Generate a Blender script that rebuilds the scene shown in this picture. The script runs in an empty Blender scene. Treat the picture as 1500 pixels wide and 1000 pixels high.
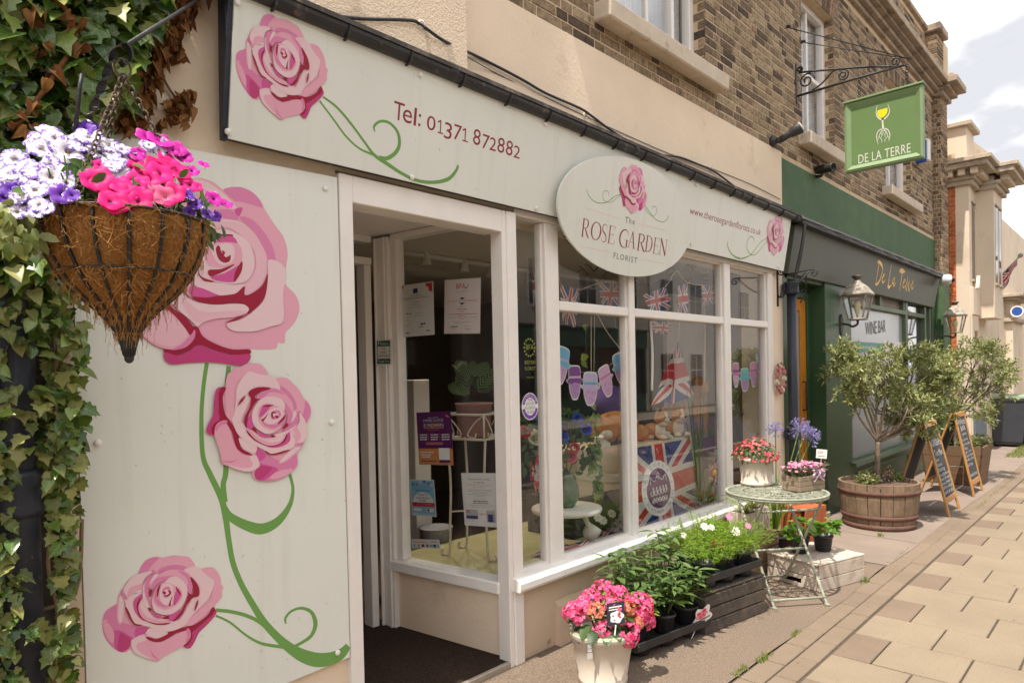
import bpy,bmesh,math,random
from mathutils import Vector,Matrix
S = bpy.context.scene
COL = S.collection
R = random.Random(7)
rad = math.radians
# ---------------------------------------------------------------- camera
FPX,PCY,YAW,PITCH,ROLL = 1001.54,564.08,0.755622,-0.0164408,-0.0215367
CAM = Vector((0.0,-2.592,1.6))
_f = Vector((math.cos(YAW) * math.cos(PITCH),math.sin(YAW) * math.cos(PITCH),math.sin(PITCH)))
_r = Vector((math.sin(YAW),-math.cos(YAW),0)); _u = _r.cross(_f)
_c,_s = math.cos(ROLL),math.sin(ROLL)
RT = _c * _r + _s * _u; UP = -_s * _r + _c * _u
cd = bpy.data.cameras.new('camera'); cam = bpy.data.objects.new('camera',cd); COL.objects.link(cam)
cd.sensor_width = 36.0; cd.lens = FPX / 1500 * 36; cd.shift_y = (PCY - 500) / 1500
cd.clip_start = 0.05; cd.clip_end = 600
mw = Matrix((RT,UP,-_f)).transposed().to_4x4(); mw.translation = CAM; cam.matrix_world = mw
S.camera = cam
# ---------------------------------------------------------------- light
SUN_TRAVEL = Vector((0.42,0.055,-1.0)).normalized()
W = bpy.data.worlds.new('World'); S.world = W; W.use_nodes = True
nt = W.node_tree; nt.nodes.clear()
sky = nt.nodes.new('ShaderNodeTexSky'); sky.sky_type = 'NISHITA'; sky.sun_disc = False
sky.sun_elevation = math.asin(-SUN_TRAVEL.z); sky.sun_rotation = rad(-90); sky.air_density = 1.0; sky.dust_density = 2.0
bgA = nt.nodes.new('ShaderNodeBackground'); bgA.inputs[1].default_value = 0.13; nt.links.new(sky.outputs[0],bgA.inputs[0])
tc = nt.nodes.new('ShaderNodeTexCoord'); mp = nt.nodes.new('ShaderNodeMapping'); mp.inputs['Scale'].default_value = (1,1,2.2)
nt.links.new(tc.outputs['Generated'],mp.inputs[0])
nz = nt.nodes.new('ShaderNodeTexNoise'); nz.inputs['Scale'].default_value = 2.3; nz.inputs['Detail'].default_value = 7; nz.inputs['Roughness'].default_value = .55
nt.links.new(mp.outputs[0],nz.inputs[0])
rp = nt.nodes.new('ShaderNodeValToRGB'); rp.color_ramp.elements[0].position = .22; rp.color_ramp.elements[1].position = .38
nt.links.new(nz.outputs[0],rp.inputs[0])
nz2 = nt.nodes.new('ShaderNodeTexNoise'); nz2.inputs['Scale'].default_value = 2.6; nz2.inputs['Detail'].default_value = 6
nt.links.new(mp.outputs[0],nz2.inputs[0])
rp2 = nt.nodes.new('ShaderNodeValToRGB')
rp2.color_ramp.elements[0].position = .42; rp2.color_ramp.elements[0].color = (.24,.245,.26,1)
rp2.color_ramp.elements[1].position = .68; rp2.color_ramp.elements[1].color = (1.0,.985,.965,1)
nt.links.new(nz2.outputs[0],rp2.inputs[0])
bgB = nt.nodes.new('ShaderNodeBackground'); bgB.inputs[1].default_value = 2.3; nt.links.new(rp2.outputs[0],bgB.inputs[0])
mx = nt.nodes.new('ShaderNodeMixShader'); nt.links.new(rp.outputs[0],mx.inputs[0]); nt.links.new(bgA.outputs[0],mx.inputs[1]); nt.links.new(bgB.outputs[0],mx.inputs[2])
wo = nt.nodes.new('ShaderNodeOutputWorld'); nt.links.new(mx.outputs[0],wo.inputs[0])
sl = bpy.data.lights.new('sun','SUN'); sl.energy = 4.9; sl.angle = rad(0.6); sl.color = (1.0,.93,.82)
so = bpy.data.objects.new('sun',sl); COL.objects.link(so); so.rotation_euler = SUN_TRAVEL.to_track_quat('-Z','Y').to_euler(); so.location = (-5,-3,12)
vs = S.view_settings; vs.view_transform = 'Standard'; vs.look = 'None'; vs.gamma = 1.0; vs.use_curve_mapping = False; vs.exposure = 0.55
S.render.engine = 'CYCLES'; S.cycles.max_bounces = 8; S.cycles.transparent_max_bounces = 16; S.cycles.caustics_reflective = False; S.cycles.caustics_refractive = False
try:
    S.cycles.use_denoising = True
except Exception:
    pass
# ---------------------------------------------------------------- measuring: a photo pixel (1500 x 1000) onto a real plane
def ray(u,v): return _f + RT * ((u - 750) / FPX) - UP * ((v - PCY) / FPX)
def WY(u,v,y=0.0):
    d = ray(u,v); return CAM + d * ((y - CAM.y) / d.y)
def WZ(u,v,z=0.0):
    d = ray(u,v); return CAM + d * ((z - CAM.z) / d.z)
def WX(u,v,x):
    d = ray(u,v); return CAM + d * ((x - CAM.x) / d.x)
def WP(u,v,p,n):
    d = ray(u,v); return CAM + d * ((Vector(p) - CAM).dot(n) / d.dot(n))
# ---------------------------------------------------------------- materials
class NT:
    def __init__(s,name):
        s.m = bpy.data.materials.new(name); s.m.use_nodes = True; s.t = s.m.node_tree; s.t.nodes.clear()
        s.out = s.n('ShaderNodeOutputMaterial'); s.tc = s.n('ShaderNodeTexCoord')
    def n(s,k,**kw):
        x = s.t.nodes.new(k)
        for a,b in kw.items(): setattr(x,a,b)
        return x
    def l(s,a,b): s.t.links.new(a,b)
    def inp(s,sock,v):
        if hasattr(v,'links') or isinstance(v,bpy.types.NodeSocket): s.l(v,sock)
        else: sock.default_value = v
    def math(s,op,a,b=0.0,c=None):
        x = s.n('ShaderNodeMath',operation=op); s.inp(x.inputs[0],a); s.inp(x.inputs[1],b)
        if c is not None: s.inp(x.inputs[2],c)
        return x.outputs[0]
    def noise(s,scale,detail=4,rough=.55,vec=None,stretch=None,dist=0):
        v = vec or s.tc.outputs['Object']
        if stretch:
            mp = s.n('ShaderNodeMapping'); mp.inputs['Scale'].default_value = stretch; s.l(v,mp.inputs[0]); v = mp.outputs[0]
        x = s.n('ShaderNodeTexNoise'); x.inputs['Scale'].default_value = scale; x.inputs['Detail'].default_value = detail
        x.inputs['Roughness'].default_value = rough; x.inputs['Distortion'].default_value = dist; s.l(v,x.inputs['Vector'])
        return x.outputs[0]
    def ramp(s,fac,*st):
        x = s.n('ShaderNodeValToRGB'); cr = x.color_ramp
        while len(cr.elements) < len(st): cr.elements.new(.5)
        for e,(p,c) in zip(cr.elements,st): e.position = p; e.color = (*c,1) if len(c) == 3 else c
        s.l(fac,x.inputs[0]); return x.outputs[0]
    def mix(s,fac,a,b,blend='MIX'):
        x = s.n('ShaderNodeMix',data_type='RGBA',blend_type=blend)
        s.inp(x.inputs[0],fac)
        for k,v in ((6,a),(7,b)):
            if isinstance(v,tuple): v = (*v,1) if len(v) == 3 else v
            s.inp(x.inputs[k],v)
        return x.outputs[2]
    def rnd(s):
        o = s.n('ShaderNodeObjectInfo').outputs['Random']; g = s.n('ShaderNodeNewGeometry').outputs['Random Per Island']
        return s.math('FRACT',s.math('ADD',o,g))
    def bump(s,h,strength=.3,dist=.01):
        x = s.n('ShaderNodeBump'); x.inputs['Strength'].default_value = strength; x.inputs['Distance'].default_value = dist; s.l(h,x.inputs['Height']); return x.outputs[0]
    def bsdf(s,col,rough=.6,metal=0,normal=None,spec=.5,trans=0,emit=None):
        b = s.n('ShaderNodeBsdfPrincipled')
        s.inp(b.inputs['Base Color'],(*col,1) if isinstance(col,tuple) and len(col) == 3 else col)
        s.inp(b.inputs['Roughness'],rough); b.inputs['Metallic'].default_value = metal
        b.inputs['Specular IOR Level'].default_value = spec
        if normal: s.l(normal,b.inputs['Normal'])
        if emit: b.inputs['Emission Color'].default_value = (*emit[0],1); b.inputs['Emission Strength'].default_value = emit[1]
        s.l(b.outputs[0],s.out.inputs[0]); s.b = b
        return s.m
def sc_(c,k): return tuple(min(1,x * k) for x in c)
def M(name,col,rough=.6,var=.14,scale=6,bump=0,bscale=60,metal=0,spec=.4,rv=0,dirt=None,stretch=None,bd=.004,dscale=3,dthr=(.52,.7)):
    n = NT(name)
    f = n.noise(scale,5,.6,stretch=stretch)
    c = n.ramp(f,(.25,sc_(col,1 - var)),(.75,sc_(col,1 + var)))
    if dirt:
        g = n.noise(dscale,8,.65); k = n.ramp(g,(dthr[0],(0,0,0)),(dthr[1],(1,1,1)))
        c = n.mix(k,c,dirt)
    if rv:
        r = n.rnd(); k = n.ramp(r,(0,(1 - rv,) * 3),(1,(1 + rv,) * 3)); c = n.mix(1.0,c,k,'MULTIPLY')
    nm = n.bump(n.noise(bscale,6,.6,stretch=stretch),bump,bd) if bump else None
    return n.bsdf(c,rough,metal,nm,spec)
def leafM(name,c1,c2,c3,rough=.45,tl=.35,spec=.45,vein=None):
    n = NT(name); r = n.rnd()
    c = n.ramp(r,(0,c1),(.5,c2),(1,c3))
    if vein:
        sp = n.n('ShaderNodeSeparateXYZ'); n.l(n.tc.outputs['Object'],sp.inputs[0]); ax = n.math('ABSOLUTE',sp.outputs[0])
        a = n.math('LESS_THAN',ax,.018); q = n.math('ABSOLUTE',n.math('SUBTRACT',n.math('FRACT',n.math('MULTIPLY',n.math('SUBTRACT',sp.outputs[1],n.math('MULTIPLY',ax,.75)),4.5)),.5))
        k = n.math('MULTIPLY',n.math('MAXIMUM',a,n.math('LESS_THAN',q,.045)),.55); c = n.mix(k,c,vein)
    f = n.noise(40,3); c = n.mix(n.math('MULTIPLY',f,.35),c,sc_(c1,.8))
    m = n.bsdf(c,rough,0,None,spec)
    t = n.n('ShaderNodeBsdfTranslucent'); n.l(n.mix(1.0,c,(1.35,1.25,.55),'MULTIPLY'),t.inputs[0])
    x = n.n('ShaderNodeMixShader'); x.inputs[0].default_value = tl; n.l(n.b.outputs[0],x.inputs[1]); n.l(t.outputs[0],x.inputs[2]); n.l(x.outputs[0],n.out.inputs[0])
    return m
def flat(name,col,rough=.55,spec=.35): return NT(name).bsdf(col,rough,0,None,spec)
def glassM(name,tint=(.97,.98,.975),gain=1.0):
    n = NT(name)
    lw = n.n('ShaderNodeLayerWeight'); lw.inputs[0].default_value = .5
    k = n.math('MULTIPLY_ADD',n.math('POWER',lw.outputs['Facing'],4.2),.72 * gain,.042 * gain)
    t = n.n('ShaderNodeBsdfTransparent'); t.inputs[0].default_value = (*tint,1)
    g = n.n('ShaderNodeBsdfGlossy'); g.inputs['Roughness'].default_value = .01
    g.inputs['Color'].default_value = (.95,.96,1,1)
    x = n.n('ShaderNodeMixShader'); n.l(k,x.inputs[0]); n.l(t.outputs[0],x.inputs[1]); n.l(g.outputs[0],x.inputs[2]); n.l(x.outputs[0],n.out.inputs[0])
    return n.m
# ---------------------------------------------------------------- geometry
ORG = {}
def base(o):
    return ORG.get(o.name,Vector((0,0,0))) if o is not None else Vector((0,0,0))
class MB:
    def __init__(s): s.v = []; s.f = []; s.mi = []; s.uv = None; s.sm = []; s.k = 0
    def add(s,vs,fs,mi=None,smooth=False):
        o = len(s.v); s.v += [tuple(p) for p in vs]
        for f in fs: s.f.append(tuple(i + o for i in f)); s.mi.append(s.k if mi is None else mi); s.sm.append(smooth)
        return s
    def box(s,a,b,bev=0.0,mi=None):
        x0,y0,z0 = (min(a[i],b[i]) for i in range(3)); x1,y1,z1 = (max(a[i],b[i]) for i in range(3))
        if bev <= 0:
            return s.add([(x0,y0,z0),(x1,y0,z0),(x1,y1,z0),(x0,y1,z0),(x0,y0,z1),(x1,y0,z1),(x1,y1,z1),(x0,y1,z1)],
                  [(0,3,2,1),(4,5,6,7),(0,1,5,4),(1,2,6,5),(2,3,7,6),(3,0,4,7)],mi)
        return s.obox(Vector(((x0 + x1) / 2,(y0 + y1) / 2,(z0 + z1) / 2)),Vector((1,0,0)),Vector((0,1,0)),Vector((0,0,1)),(x1 - x0) / 2,(y1 - y0) / 2,(z1 - z0) / 2,bev,mi)
    def obox(s,c,X,Y,Z,hx,hy,hz,bev=0.0,mi=None):
        """oriented box with chamfered edges"""
        c = Vector(c)
        if bev <= 0:
            P = [c + X * (i * hx) + Y * (j * hy) + Z * (k * hz) for k in (-1,1) for j in (-1,1) for i in (-1,1)]
            return s.add(P,[(0,2,3,1),(4,5,7,6),(0,1,5,4),(1,3,7,5),(3,2,6,7),(2,0,4,6)],mi)
        b = min(bev,hx * .45,hy * .45,hz * .45); P = []; idx = {}
        for k in (-1,1):
            for j in (-1,1):
                for i in (-1,1):
                    for ax in range(3):
                        ex = [hx - b,hy - b,hz - b]; ex[ax] = [hx,hy,hz][ax]
                        idx[(i,j,k,ax)] = len(P); P.append(c + X * (i * ex[0]) + Y * (j * ex[1]) + Z * (k * ex[2]))
        F = []
        for sg in (-1,1):
            for ax in range(3):
                o = [q for q in range(3) if q != ax]; lp = []
                for a,bb in ((-1,-1),(1,-1),(1,1),(-1,1)):
                    t = [0,0,0]; t[ax] = sg; t[o[0]] = a; t[o[1]] = bb; lp.append(idx[(*t,ax)])
                F.append(tuple(lp))
        for ax in range(3):
            o = [q for q in range(3) if q != ax]
            for a in (-1,1):
                for bb in (-1,1):
                    t0 = [0,0,0]; t1 = [0,0,0]; t0[ax] = -1; t1[ax] = 1
                    for t in (t0,t1): t[o[0]] = a; t[o[1]] = bb
                    F.append((idx[(*t0,o[0])],idx[(*t1,o[0])],idx[(*t1,o[1])],idx[(*t0,o[1])]))
        for i in (-1,1):
            for j in (-1,1):
                for k in (-1,1): F.append(tuple(idx[(i,j,k,q)] for q in range(3)))
        return s.add(P,F,mi)
    def beam(s,a,b,w,h,up=(0,0,1),bev=0.0,mi=None):
        a,b = Vector(a),Vector(b); X = (b - a); L = X.length; X.normalize(); Y = Vector(up).cross(X)
        if Y.length < 1e-5: Y = Vector((0,1,0)).cross(X)
        Y.normalize(); Z = X.cross(Y)
        return s.obox((a + b) / 2,X,Y,Z,L / 2,w / 2,h / 2,bev,mi)
    def tube(s,pts,r,n=8,mi=None,cap=True,smooth=True,flat_=1.0):
        pts = [Vector(p) for p in pts]; rs = r if isinstance(r,(list,tuple)) else [r] * len(pts)
        T = [(pts[min(i + 1,len(pts) - 1)] - pts[max(i - 1,0)]).normalized() for i in range(len(pts))]
        a = Vector((0,0,1)) if abs(T[0].z) < .9 else Vector((1,0,0)); N = T[0].cross(a).normalized(); V = []; F = []
        for i,p in enumerate(pts):
            N = (N - T[i] * N.dot(T[i]));
            if N.length < 1e-6: N = T[i].orthogonal()
            N.normalize(); B = T[i].cross(N)
            for k in range(n):
                an = 2 * math.pi * k / n; V.append(p + (N * math.cos(an) + B * math.sin(an) * flat_) * rs[i])
        for i in range(len(pts) - 1):
            for k in range(n): F.append((i * n + k,i * n + (k + 1) % n,(i + 1) * n + (k + 1) % n,(i + 1) * n + k))
        if cap: F.append(tuple(range(n - 1,-1,-1))); F.append(tuple((len(pts) - 1) * n + k for k in range(n)))
        return s.add(V,F,mi,smooth)
    def lathe(s,prof,c=(0,0,0),n=24,mi=None,smooth=True,close=True,jit=0,X=Vector((1,0,0)),Y=Vector((0,1,0)),Z=Vector((0,0,1))):
        c = Vector(c); V = []; F = []
        for (r,z) in prof:
            for k in range(n):
                a = 2 * math.pi * k / n; rr = r * (1 + (R.uniform(-jit,jit) if jit else 0)); V.append(c + X * (rr * math.cos(a)) + Y * (rr * math.sin(a)) + Z * z)
        for i in range(len(prof) - 1):
            for k in range(n): F.append((i * n + k,i * n + (k + 1) % n,(i + 1) * n + (k + 1) % n,(i + 1) * n + k))
        if close: F.append(tuple(range(n - 1,-1,-1))); F.append(tuple((len(prof) - 1) * n + k for k in range(n)))
        return s.add(V,F,mi,smooth)
    def ell(s,c,r,n=12,m=8,mi=None,jit=0,rot=None):
        c = Vector(c); r = r if isinstance(r,(tuple,list)) else (r,r,r); V = []; F = []
        Q = rot or Matrix.Identity(3)
        for i in range(m + 1):
            th = math.pi * i / m
            for k in range(n):
                a = 2 * math.pi * k / n; q = 1 + (R.uniform(-jit,jit) if jit else 0)
                V.append(c + Q @ Vector((r[0] * math.sin(th) * math.cos(a) * q,r[1] * math.sin(th) * math.sin(a) * q,r[2] * math.cos(th) * q)))
        for i in range(m):
            for k in range(n): F.append((i * n + k,(i + 1) * n + k,(i + 1) * n + (k + 1) % n,i * n + (k + 1) % n))
        return s.add(V,F,mi,True)
    def poly(s,pts,mi=None): return s.add(pts,[tuple(range(len(pts)))],mi)
    def slab(s,pts,d,mi=None):
        """a flat outline given thickness by the vector d"""
        n = len(pts); d = Vector(d); P = [Vector(p) for p in pts]; Q = [p + d for p in P]
        F = [tuple(range(n)),tuple(range(2 * n - 1,n - 1,-1))] + [(i,i + n,(i + 1) % n + n,(i + 1) % n) for i in range(n)]
        return s.add(P + Q,F,mi)
    def mesh(s,name,mats):
        me = bpy.data.meshes.new(name); me.from_pydata(s.v,[],s.f)
        mats = mats if isinstance(mats,(list,tuple)) else [mats]
        for m in mats: me.materials.append(m)
        me.polygons.foreach_set('material_index',s.mi); me.polygons.foreach_set('use_smooth',s.sm)
        if s.uv:
            ul = me.uv_layers.new(name='UVMap')
            for lp in me.loops: ul.data[lp.index].uv = s.uv[lp.vertex_index]
        me.update(); return me
    def build(s,name,mats,parent=None,label=None,cat=None,group=None,kind=None):
        o0 = base(parent)
        if parent is not None and o0.length > 0: s.v = [(x - o0.x,y - o0.y,z - o0.z) for x,y,z in s.v]
        o = bpy.data.objects.new(name,s.mesh(name,mats)); COL.objects.link(o)
        if parent is not None: o.parent = parent; ORG[o.name] = o0
        tag(o,label,cat,group,kind); return o
    def thing(s,name,mats,label,cat,group=None):
        """top-level single mesh with its origin at the base"""
        xs = [p[0] for p in s.v]; ys = [p[1] for p in s.v]; zs = [p[2] for p in s.v]
        o0 = Vector(((min(xs) + max(xs)) / 2,(min(ys) + max(ys)) / 2,min(zs)))
        s.v = [(x - o0.x,y - o0.y,z - o0.z) for x,y,z in s.v]
        o = bpy.data.objects.new(name,s.mesh(name,mats)); COL.objects.link(o); o.location = o0; ORG[o.name] = o0
        tag(o,label,cat,group); return o
def tag(o,label=None,cat=None,group=None,kind=None):
    for k,v in (('label',label),('category',cat),('group',group),('kind',kind)):
        if v: o[k] = v
    return o
def root(name,loc,label,cat,group=None):
    o = bpy.data.objects.new(name,None); COL.objects.link(o); o.location = loc; o.empty_display_size = .1
    ORG[o.name] = Vector(loc); return tag(o,label,cat,group)
def place(name,me,parent,loc,rot=None,scale=None,label=None):
    o = bpy.data.objects.new(name,me); COL.objects.link(o)
    o.parent = parent; o.location = Vector(loc) - base(parent)
    if rot is not None:
        o.rotation_euler = rot if not isinstance(rot,Matrix) else rot.to_euler()
    if scale is not None: o.scale = (scale,) * 3 if not isinstance(scale,(tuple,list)) else scale
    if label: o['label'] = label
    return o
def kids(o): return [c for c in COL.objects if c.parent == o]
def copy_tree(o,loc,rz=0,label=None,sc=None):
    c = o.copy(); COL.objects.link(c); c.location = loc; c.rotation_euler.z = rz; ORG[c.name] = Vector(loc)
    if sc: c.scale = (sc,) * 3
    if label: c['label'] = label
    for ch in [k for k in ALL() if k.parent == o]:
        d = ch.copy(); COL.objects.link(d); d.parent = c
        for g in [k for k in ALL() if k.parent == ch]:
            e = g.copy(); COL.objects.link(e); e.parent = d
    return c
def ALL(): return list(COL.objects)
def frame(n,up=Vector((0,0,1))):
    """rotation whose Z is n"""
    n = Vector(n).normalized(); x = up.cross(n)
    if x.length < 1e-4: x = Vector((1,0,0))
    x.normalize(); y = n.cross(x); return Matrix((x,y,n)).transposed()
def cr(pts,n=6,closed=True):
    """Catmull-Rom through 2D or 3D points"""
    P = [Vector(p) for p in pts]; N = len(P); out = []
    rng = range(N) if closed else range(N - 1)
    for i in rng:
        if closed: a,b,c,d = P[i - 1],P[i],P[(i + 1) % N],P[(i + 2) % N]
        else: a,b,c,d = P[max(i - 1,0)],P[i],P[i + 1],P[min(i + 2,N - 1)]
        for k in range(n):
            t = k / n; out.append(.5 * ((2 * b) + (c - a) * t + (2 * a - 5 * b + 4 * c - d) * t * t + (3 * b - a - 3 * c + d) * t ** 3))
    if not closed: out.append(P[-1])
    return out
TXT = {}
def text2d(txt,size=1.0,sx=1.0,space=1.0,align='LEFT',res=2):
    key = (txt,sx,space,align,res)
    if key not in TXT:
        cu = bpy.data.curves.new('lettering','FONT'); cu.body = txt; cu.size = 1; cu.align_x = align; cu.space_character = space; cu.resolution_u = res
        ob = bpy.data.objects.new('lettering',cu); COL.objects.link(ob)
        dg = bpy.context.evaluated_depsgraph_get(); me = bpy.data.meshes.new_from_object(ob.evaluated_get(dg))
        TXT[key] = ([(v.co.x * sx,v.co.y) for v in me.vertices],[tuple(p.vertices) for p in me.polygons])
        bpy.data.objects.remove(ob); bpy.data.curves.remove(cu); bpy.data.meshes.remove(me)
    v,f = TXT[key]; return [(x * size,y * size) for x,y in v],f
def put_text(mb,txt,o,X,Y,size,sx=1.0,space=1.0,align='LEFT',mi=None,width=None,shear=0):
    v,f = text2d(txt,size,sx,space,align)
    if not v: return
    if width:
        w = max(x for x,y in v) - min(x for x,y in v); k = width / w; v = [(x * k,y) for x,y in v]
    o = Vector(o); mb.add([o + X * (x + shear * y) + Y * y for x,y in v],f,mi)
def stroke2(pts,ws,n=6,tip=False):
    """tapered ribbon outline in 2D"""
    P = cr([(x,y,w) for (x,y),w in zip(pts,ws)],n,False); L = []; Rr = []
    for i,p in enumerate(P):
        t = Vector((P[min(i + 1,len(P) - 1)][0] - P[max(i - 1,0)][0],P[min(i + 1,len(P) - 1)][1] - P[max(i - 1,0)][1]))
        if t.length < 1e-9: t = Vector((1,0))
        t.normalize(); nn = Vector((-t.y,t.x)) * (p[2] / 2); L.append((p[0] + nn.x,p[1] + nn.y)); Rr.append((p[0] - nn.x,p[1] - nn.y))
    return L,Rr
def add_stroke(mb,pts,ws,o,X,Y,mi=None,n=6):
    L,Q = stroke2(pts,ws,n); o = Vector(o); k = len(L)
    mb.add([o + X * a + Y * b for a,b in L] + [o + X * a + Y * b for a,b in Q],[(i,i + 1,k + i + 1,k + i) for i in range(k - 1)],mi)
# ================================================================ materials in use
m_render = M('cream_render',(.78,.635,.485),.9,.06,2.5,.5,55,dirt=(.42,.32,.22),dscale=1.6,dthr=(.6,.85),bd=.006)
m_rough = M('rough_render',(.74,.60,.455),.9,.08,3,.9,90,dirt=(.36,.27,.18),dscale=2,dthr=(.58,.8),bd=.01)
m_riser = M('riser_render',(.62,.48,.355),.9,.07,3,.5,60,dirt=(.22,.16,.11),dscale=7,dthr=(.62,.78),bd=.006)
m_white = M('white_gloss_paint',(.80,.755,.715),.35,.04,9,.25,30,dirt=(.45,.36,.27),dscale=9,dthr=(.70,.80),bd=.002)
m_white2 = M('white_sill_paint',(.82,.79,.76),.4,.04,9,.3,40,dirt=(.40,.33,.26),dscale=12,dthr=(.68,.80),bd=.002)
n = NT('sign_panel_grey_green'); c = n.ramp(n.noise(1.6,4),(.3,(.715,.725,.675)),(.7,(.755,.765,.715)))
c = n.mix(n.ramp(n.noise(5,6,.6,stretch=(3,1,.22)),(.52,(0,0,0)),(.8,(.30,.30,.30))),c,(.52,.50,.44)); c = n.mix(n.ramp(n.noise(55,3,.6,stretch=(1,1,.6)),(.70,(0,0,0)),(.76,(.8,.8,.8))),c,(.42,.38,.31))
m_sign = n.bsdf(c,.34,0,n.bump(n.noise(2.5,2),.06,.02),.4)
m_mortar = M('lime_mortar',(.56,.43,.285),.95,.15,12,.6,120)
m_stone = M('sill_stone',(.58,.49,.39),.9,.12,7,.5,60,dirt=(.28,.21,.15),dscale=6,dthr=(.58,.75))
m_stone2 = M('cornice_stone',(.36,.28,.21),.95,.2,5,.6,50,dirt=(.16,.12,.095),dscale=4,dthr=(.5,.68))
def brickM(name,stops,bs=70):
    n = NT(name); r = n.rnd(); c = n.ramp(r,*stops)
    f = n.noise(26,6,.75); k = n.ramp(f,(.34,(.42,.39,.37)),(.5,(.95,.93,.9)),(.68,(1.3,1.26,1.18))); c = n.mix(1.0,c,k,'MULTIPLY')
    g = n.noise(9,5,.7); c = n.mix(n.ramp(g,(.58,(0,0,0)),(.70,(.55,.55,.55))),c,(.09,.07,.06))
    return n.bsdf(c,.95,0,n.bump(n.noise(bs,8,.7),.8,.006),.2)
m_brick = brickM('stock_brick',((0,(.085,.065,.052)),(.2,(.155,.112,.08)),(.42,(.24,.175,.12)),(.68,(.315,.238,.16)),(.9,(.38,.295,.20)),(1,(.30,.195,.135))))
m_redbrick = brickM('red_brick',((0,(.42,.11,.04)),(.5,(.52,.15,.055)),(1,(.60,.20,.08))))
m_black = M('black_iron',(.022,.021,.022),.5,.3,30,.5,80,dirt=(.06,.045,.035),dscale=14,dthr=(.6,.7))
m_gutter = M('black_gutter',(.028,.028,.031),.42,.3,10,.3,40,dirt=(.16,.13,.11),dscale=9,dthr=(.58,.70))
m_navy = M('navy_iron_pipe',(.022,.026,.040),.45,.3,18,.5,60,dirt=(.12,.11,.11),dscale=25,dthr=(.66,.74))
m_green = M('wine_bar_dark_green',(.034,.082,.034),.42,.10,4,.2,40,dirt=(.055,.085,.045),dscale=3)
m_greenband = M('green_painted_render',(.056,.112,.050),.75,.12,3,.5,50,dirt=(.11,.155,.065),dscale=1.4,dthr=(.5,.8))
m_fasciag = M('grey_green_fascia',(.078,.088,.064),.5,.05,3)
m_lgreen = M('worn_green_moulding',(.105,.135,.085),.5,.12,6)
m_orange = M('orange_door_paint',(.52,.20,.018),.35,.12,8,.1,40)
m_glass = glassM('shop_window_glass')
m_glass2 = glassM('lantern_glass',gain=.7)
m_frost = M('frosted_glass',(.30,.315,.33),.28,.04,1.5,spec=.6)
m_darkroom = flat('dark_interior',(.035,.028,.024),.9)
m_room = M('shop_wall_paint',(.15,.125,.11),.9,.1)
m_dkglass = flat('dark_glass',(.05,.055,.06),.06,.7)
m_curtain = M('net_curtain',(.62,.60,.63),.9,.15,5,stretch=(9,9,.6),bump=.8,bscale=6)
m_crim = flat('crimson_print',(.27,.028,.05),.35)
m_txtgrey = flat('grey_print',(.10,.10,.10),.35)
m_txtblack = flat('black_print',(.015,.015,.016),.4)
m_stem = flat('leaf_green_print',(.16,.34,.085),.35)
ROSE = [flat('rose_print_' + a,c,.35) for a,c in (('pale',(.78,.56,.60)),('light',(.76,.37,.48)),('mid',(.69,.22,.41)),('deep',(.62,.095,.31)),('crimson',(.33,.012,.045)),('magenta',(.52,.055,.20)),('blush',(.77,.46,.54)))]
# ================================================================ the ground
def struct(o): o['kind'] = 'structure'; return o
m_asph = M('road_asphalt',(.055,.053,.05),.95,.25,30,.6,200)
b = MB(); b.box((-150,-120,-.5),(260,200,-.13)); struct(b.build('ground',m_asph))
n = NT('forecourt_tarmac'); f1 = n.noise(150,3,.7); f2 = n.noise(1.3,6,.6)
c = n.ramp(f1,(.3,(.075,.055,.042)),(.5,(.175,.130,.098)),(.68,(.31,.24,.185)))
c = n.mix(n.ramp(f2,(.35,(0,0,0)),(.7,(.6,.6,.6))),c,n.mix(.45,c,(.12,.095,.075)))
m_tarmac = n.bsdf(c,.95,0,n.bump(n.noise(220,3),.7,.004),.2)
m_conc = M('worn_concrete',(.23,.178,.145),.95,.14,2.2,.5,160,dirt=(.19,.15,.125),dscale=1.4,dthr=(.45,.72))
m_conc2 = M('pale_concrete',(.33,.27,.215),.95,.14,2.2,.5,160,dirt=(.22,.17,.14),dscale=1.8,dthr=(.45,.72))
m_bed = M('joint_sand',(.085,.065,.048),1,.25,30,.4,200)
def pave(name,col):
    n = NT(name); r = n.rnd(); c0 = n.ramp(r,(0,sc_(col,.94)),(1,sc_(col,1.05)))
    f = n.noise(190,3,.75); c = n.mix(n.ramp(f,(.32,(.8,.8,.8)),(.5,(0,0,0))),c0,sc_(col,.5))
    f3 = n.noise(110,2,.5); c = n.mix(n.ramp(f3,(.64,(0,0,0)),(.72,(.5,.5,.5))),c,sc_(col,1.5))
    f4 = n.noise(70,2,.5); c = n.mix(n.ramp(f4,(.66,(0,0,0)),(.71,(.75,.75,.75))),c,sc_(col,.45))
    g = n.noise(1.1,7,.65,vec=n.n('ShaderNodeNewGeometry').outputs['Position']); c = n.mix(n.ramp(g,(.44,(0,0,0)),(.72,(.6,.6,.6))),c,sc_(col,.66))
    g = n.noise(7,3,.5,vec=n.n('ShaderNodeNewGeometry').outputs['Position']); c = n.mix(n.ramp(g,(.70,(0,0,0)),(.74,(.55,.55,.55))),c,sc_(col,.5))
    return n.bsdf(c,.92,0,n.bump(n.noise(240,3),.6,.003),.2)
m_slab = pave('buff_paving',(.262,.208,.148)); m_slabd = pave('brown_paving',(.205,.152,.112)); m_edge = pave('edging_brick',(.218,.165,.12))
gr = MB(); gr.box((-20,-3.9,-.12),(60,.3,-.012)); pav = struct(gr.build('pavement',m_bed))
def wob(x): return -1.003 - .006 * (x - 3.5) + .012 * math.sin(x * 2.3)
b = MB()
xs = [-6 + .25 * i for i in range(49)]
V = []; 
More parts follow.
